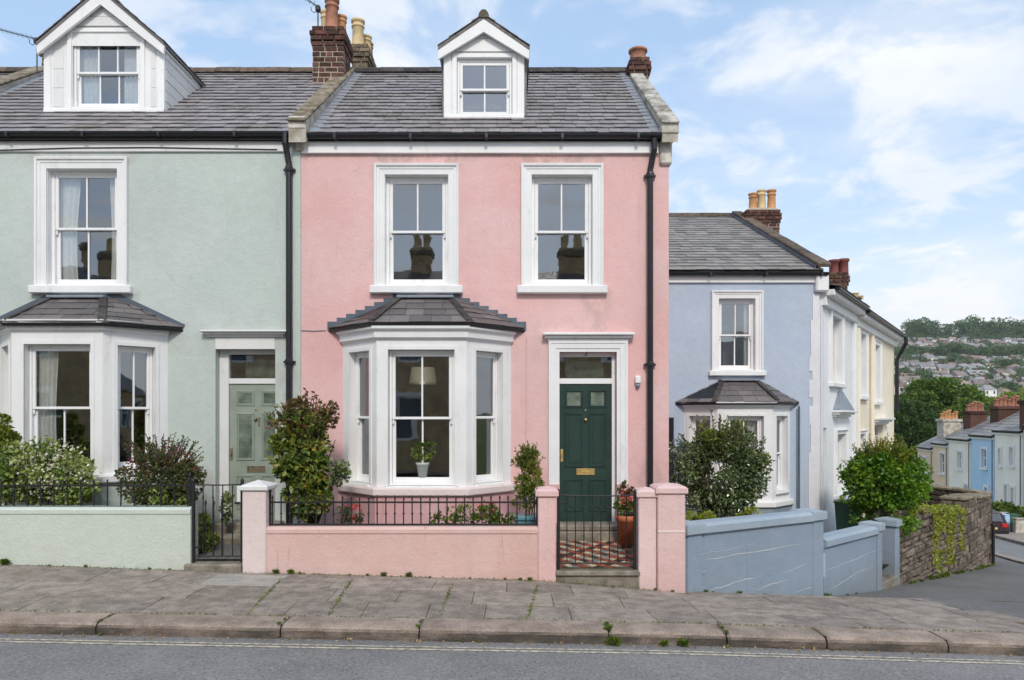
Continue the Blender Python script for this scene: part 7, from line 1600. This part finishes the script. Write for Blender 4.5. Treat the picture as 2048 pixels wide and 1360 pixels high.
# ------------------------------------------------------------------ the terrace behind the viewer, mirrored in the window panes
def opposite(label, x0, x1, mat, chs, dz=0.0):
    EYE = globals()['EYE'] + dz
    h = thing('house', label, 'house', ((x0 + x1) / 2, -4.5, EYE - 1.9)); Mo = frame((x1, -4.6), (-1, 0)); L = x1 - x0
    ws = [(L * a, L * a + .95, z, z + 1.6) for a in (.16, .62) for z in (EYE - .9, EYE + 1.9)]
    m = MB(); panel(m, Mo, 0, L, EYE - 4, EYE + 4.0, ws, .12); m.build('wall', M_[mat], h)
    m = MB(); m.poly([(x0, -11, EYE - 4), (x1, -11, EYE - 4), (x1, -11, EYE + 4), (x0, -11, EYE + 4)]); 
    for x in (x0, x1): m.poly([(x, -4.6, EYE - 4), (x, -11, EYE - 4), (x, -11, EYE + 4), (x, -7.8, EYE + 5.8), (x, -4.6, EYE + 4)])
    m.build('wall', M_[mat], h)
    for q in ws:
        m = MB(); rect_ring(m, Mo, q[0], q[1], q[2], q[3], .09, -.16, -.08); m.box(q[0] + .05, q[1] - .05, -.14, -.09, (q[2] + q[3]) / 2 - .03, (q[2] + q[3]) / 2 + .03, Mo); f = m.build('window', M_['white_wood'], h)
        m = MB(); m.box(q[0], q[1], -.3, -.14, q[2], q[3], Mo); m.build('pane', M_['far_pane'], f)
        m = MB(); u_sweep(m, Mo, q[0], q[1], q[2], q[3], [(0, -.01), (0, .05), (.16, .05), (.16, -.01)]); m.build('surround', M_['white'], f)
    A = [(x0, -4.4, EYE + 3.95), (x1, -4.4, EYE + 3.95), (x1, -7.8, EYE + 5.8), (x0, -7.8, EYE + 5.8)]
    m = MB(); m.poly(A); m.poly([A[3], A[2], (x1, -11.2, EYE + 3.95), (x0, -11.2, EYE + 3.95)]); r = m.build('roof', M_['slate_dark'], h)
    for cx, w in chs:
        m = MB(); m.box(cx - w / 2, cx + w / 2, -8.1, -7.5, EYE + 5, EYE + 6.75, None, .02); c_ = m.build('chimney', M_['ochre'], h); m = MB(); m.box(cx - w / 2 - .07, cx + w / 2 + .07, -8.17, -7.43, EYE + 6.4, EYE + 6.65, None, .03); m.build('chimney_band', M_['coping'], c_)
        for s in (-.24, .24): chimney_pot(c_, cx + s * w, -7.8 + .1 * s, EYE + 6.75, .62 + .12 * math.sin(cx * 3 + s * 9), .15, M_['pot_buff'])
M_['far_pane'] = plain('opposite_window_pane', (.10, .13, .16, 1), .08)
M_['ochre'] = stone_mat('ochre_stone_front', srgb(206, 182, 142), srgb(164, 142, 110), scale=3, var=0, bump=.8)
opposite('brown stone house across the road farthest left', -24.0, -18.1, 'ochre', ((-20, .9),))
opposite('brown stone house across the road second from left', -18.0, -12.1, 'ochre', ((-16.3, 1.5),))
opposite('brown stone house across the road mirrored in the mint windows', -12.0, -5.6, 'ochre', ((-8.2, .9),))
opposite('brown stone house across the road beyond the right pink window mirror', 5.22, 11.0, 'ochre', ((6.4, .95),), -1.7)
opposite('brown stone house across the road farther along to the right', 11.02, 17.5, 'ochre', ((15.5, .95),), -2.1)
opposite('brown stone house across the road, second from the right end', 17.52, 26, 'ochre', ((21, .95),), -2.4)
opposite('brown stone house across the road at the right end', 26.02, 36, 'ochre', ((31, .95),), -2.6)
opposite('brown stone house across the road mirrored in the left pink window', -5.58, -.4, 'ochre', ((-3.70, .80),))
opposite('brown stone house across the road mirrored in the right pink window', -.38, 5.2, 'ochre', ((2.15, 1.05),))
gm = ground_mesh('opposite_pavement', lin(-13, 8, 20), [-4.8, -4, -3.2], lambda x, y: road_z(x, 0) + .12, M_['slab'])

# ------------------------------------------------------------------ thin summer haze in the air
hzm = bpy.data.materials.new('haze'); hzm.use_nodes = True; t_ = hzm.node_tree; t_.nodes.clear()
o_ = t_.nodes.new('ShaderNodeOutputMaterial'); v_ = t_.nodes.new('ShaderNodeVolumePrincipled'); v_.inputs['Density'].default_value = .00013; v_.inputs['Color'].default_value = (.90, .94, 1, 1); v_.inputs['Anisotropy'].default_value = .1
t_.links.new(v_.outputs[0], o_.inputs['Volume'])
mm = MB(); mm.box(-1000, 1300, -60, 2300, -60, 160); tag(mm.build('haze', hzm), kind='stuff')
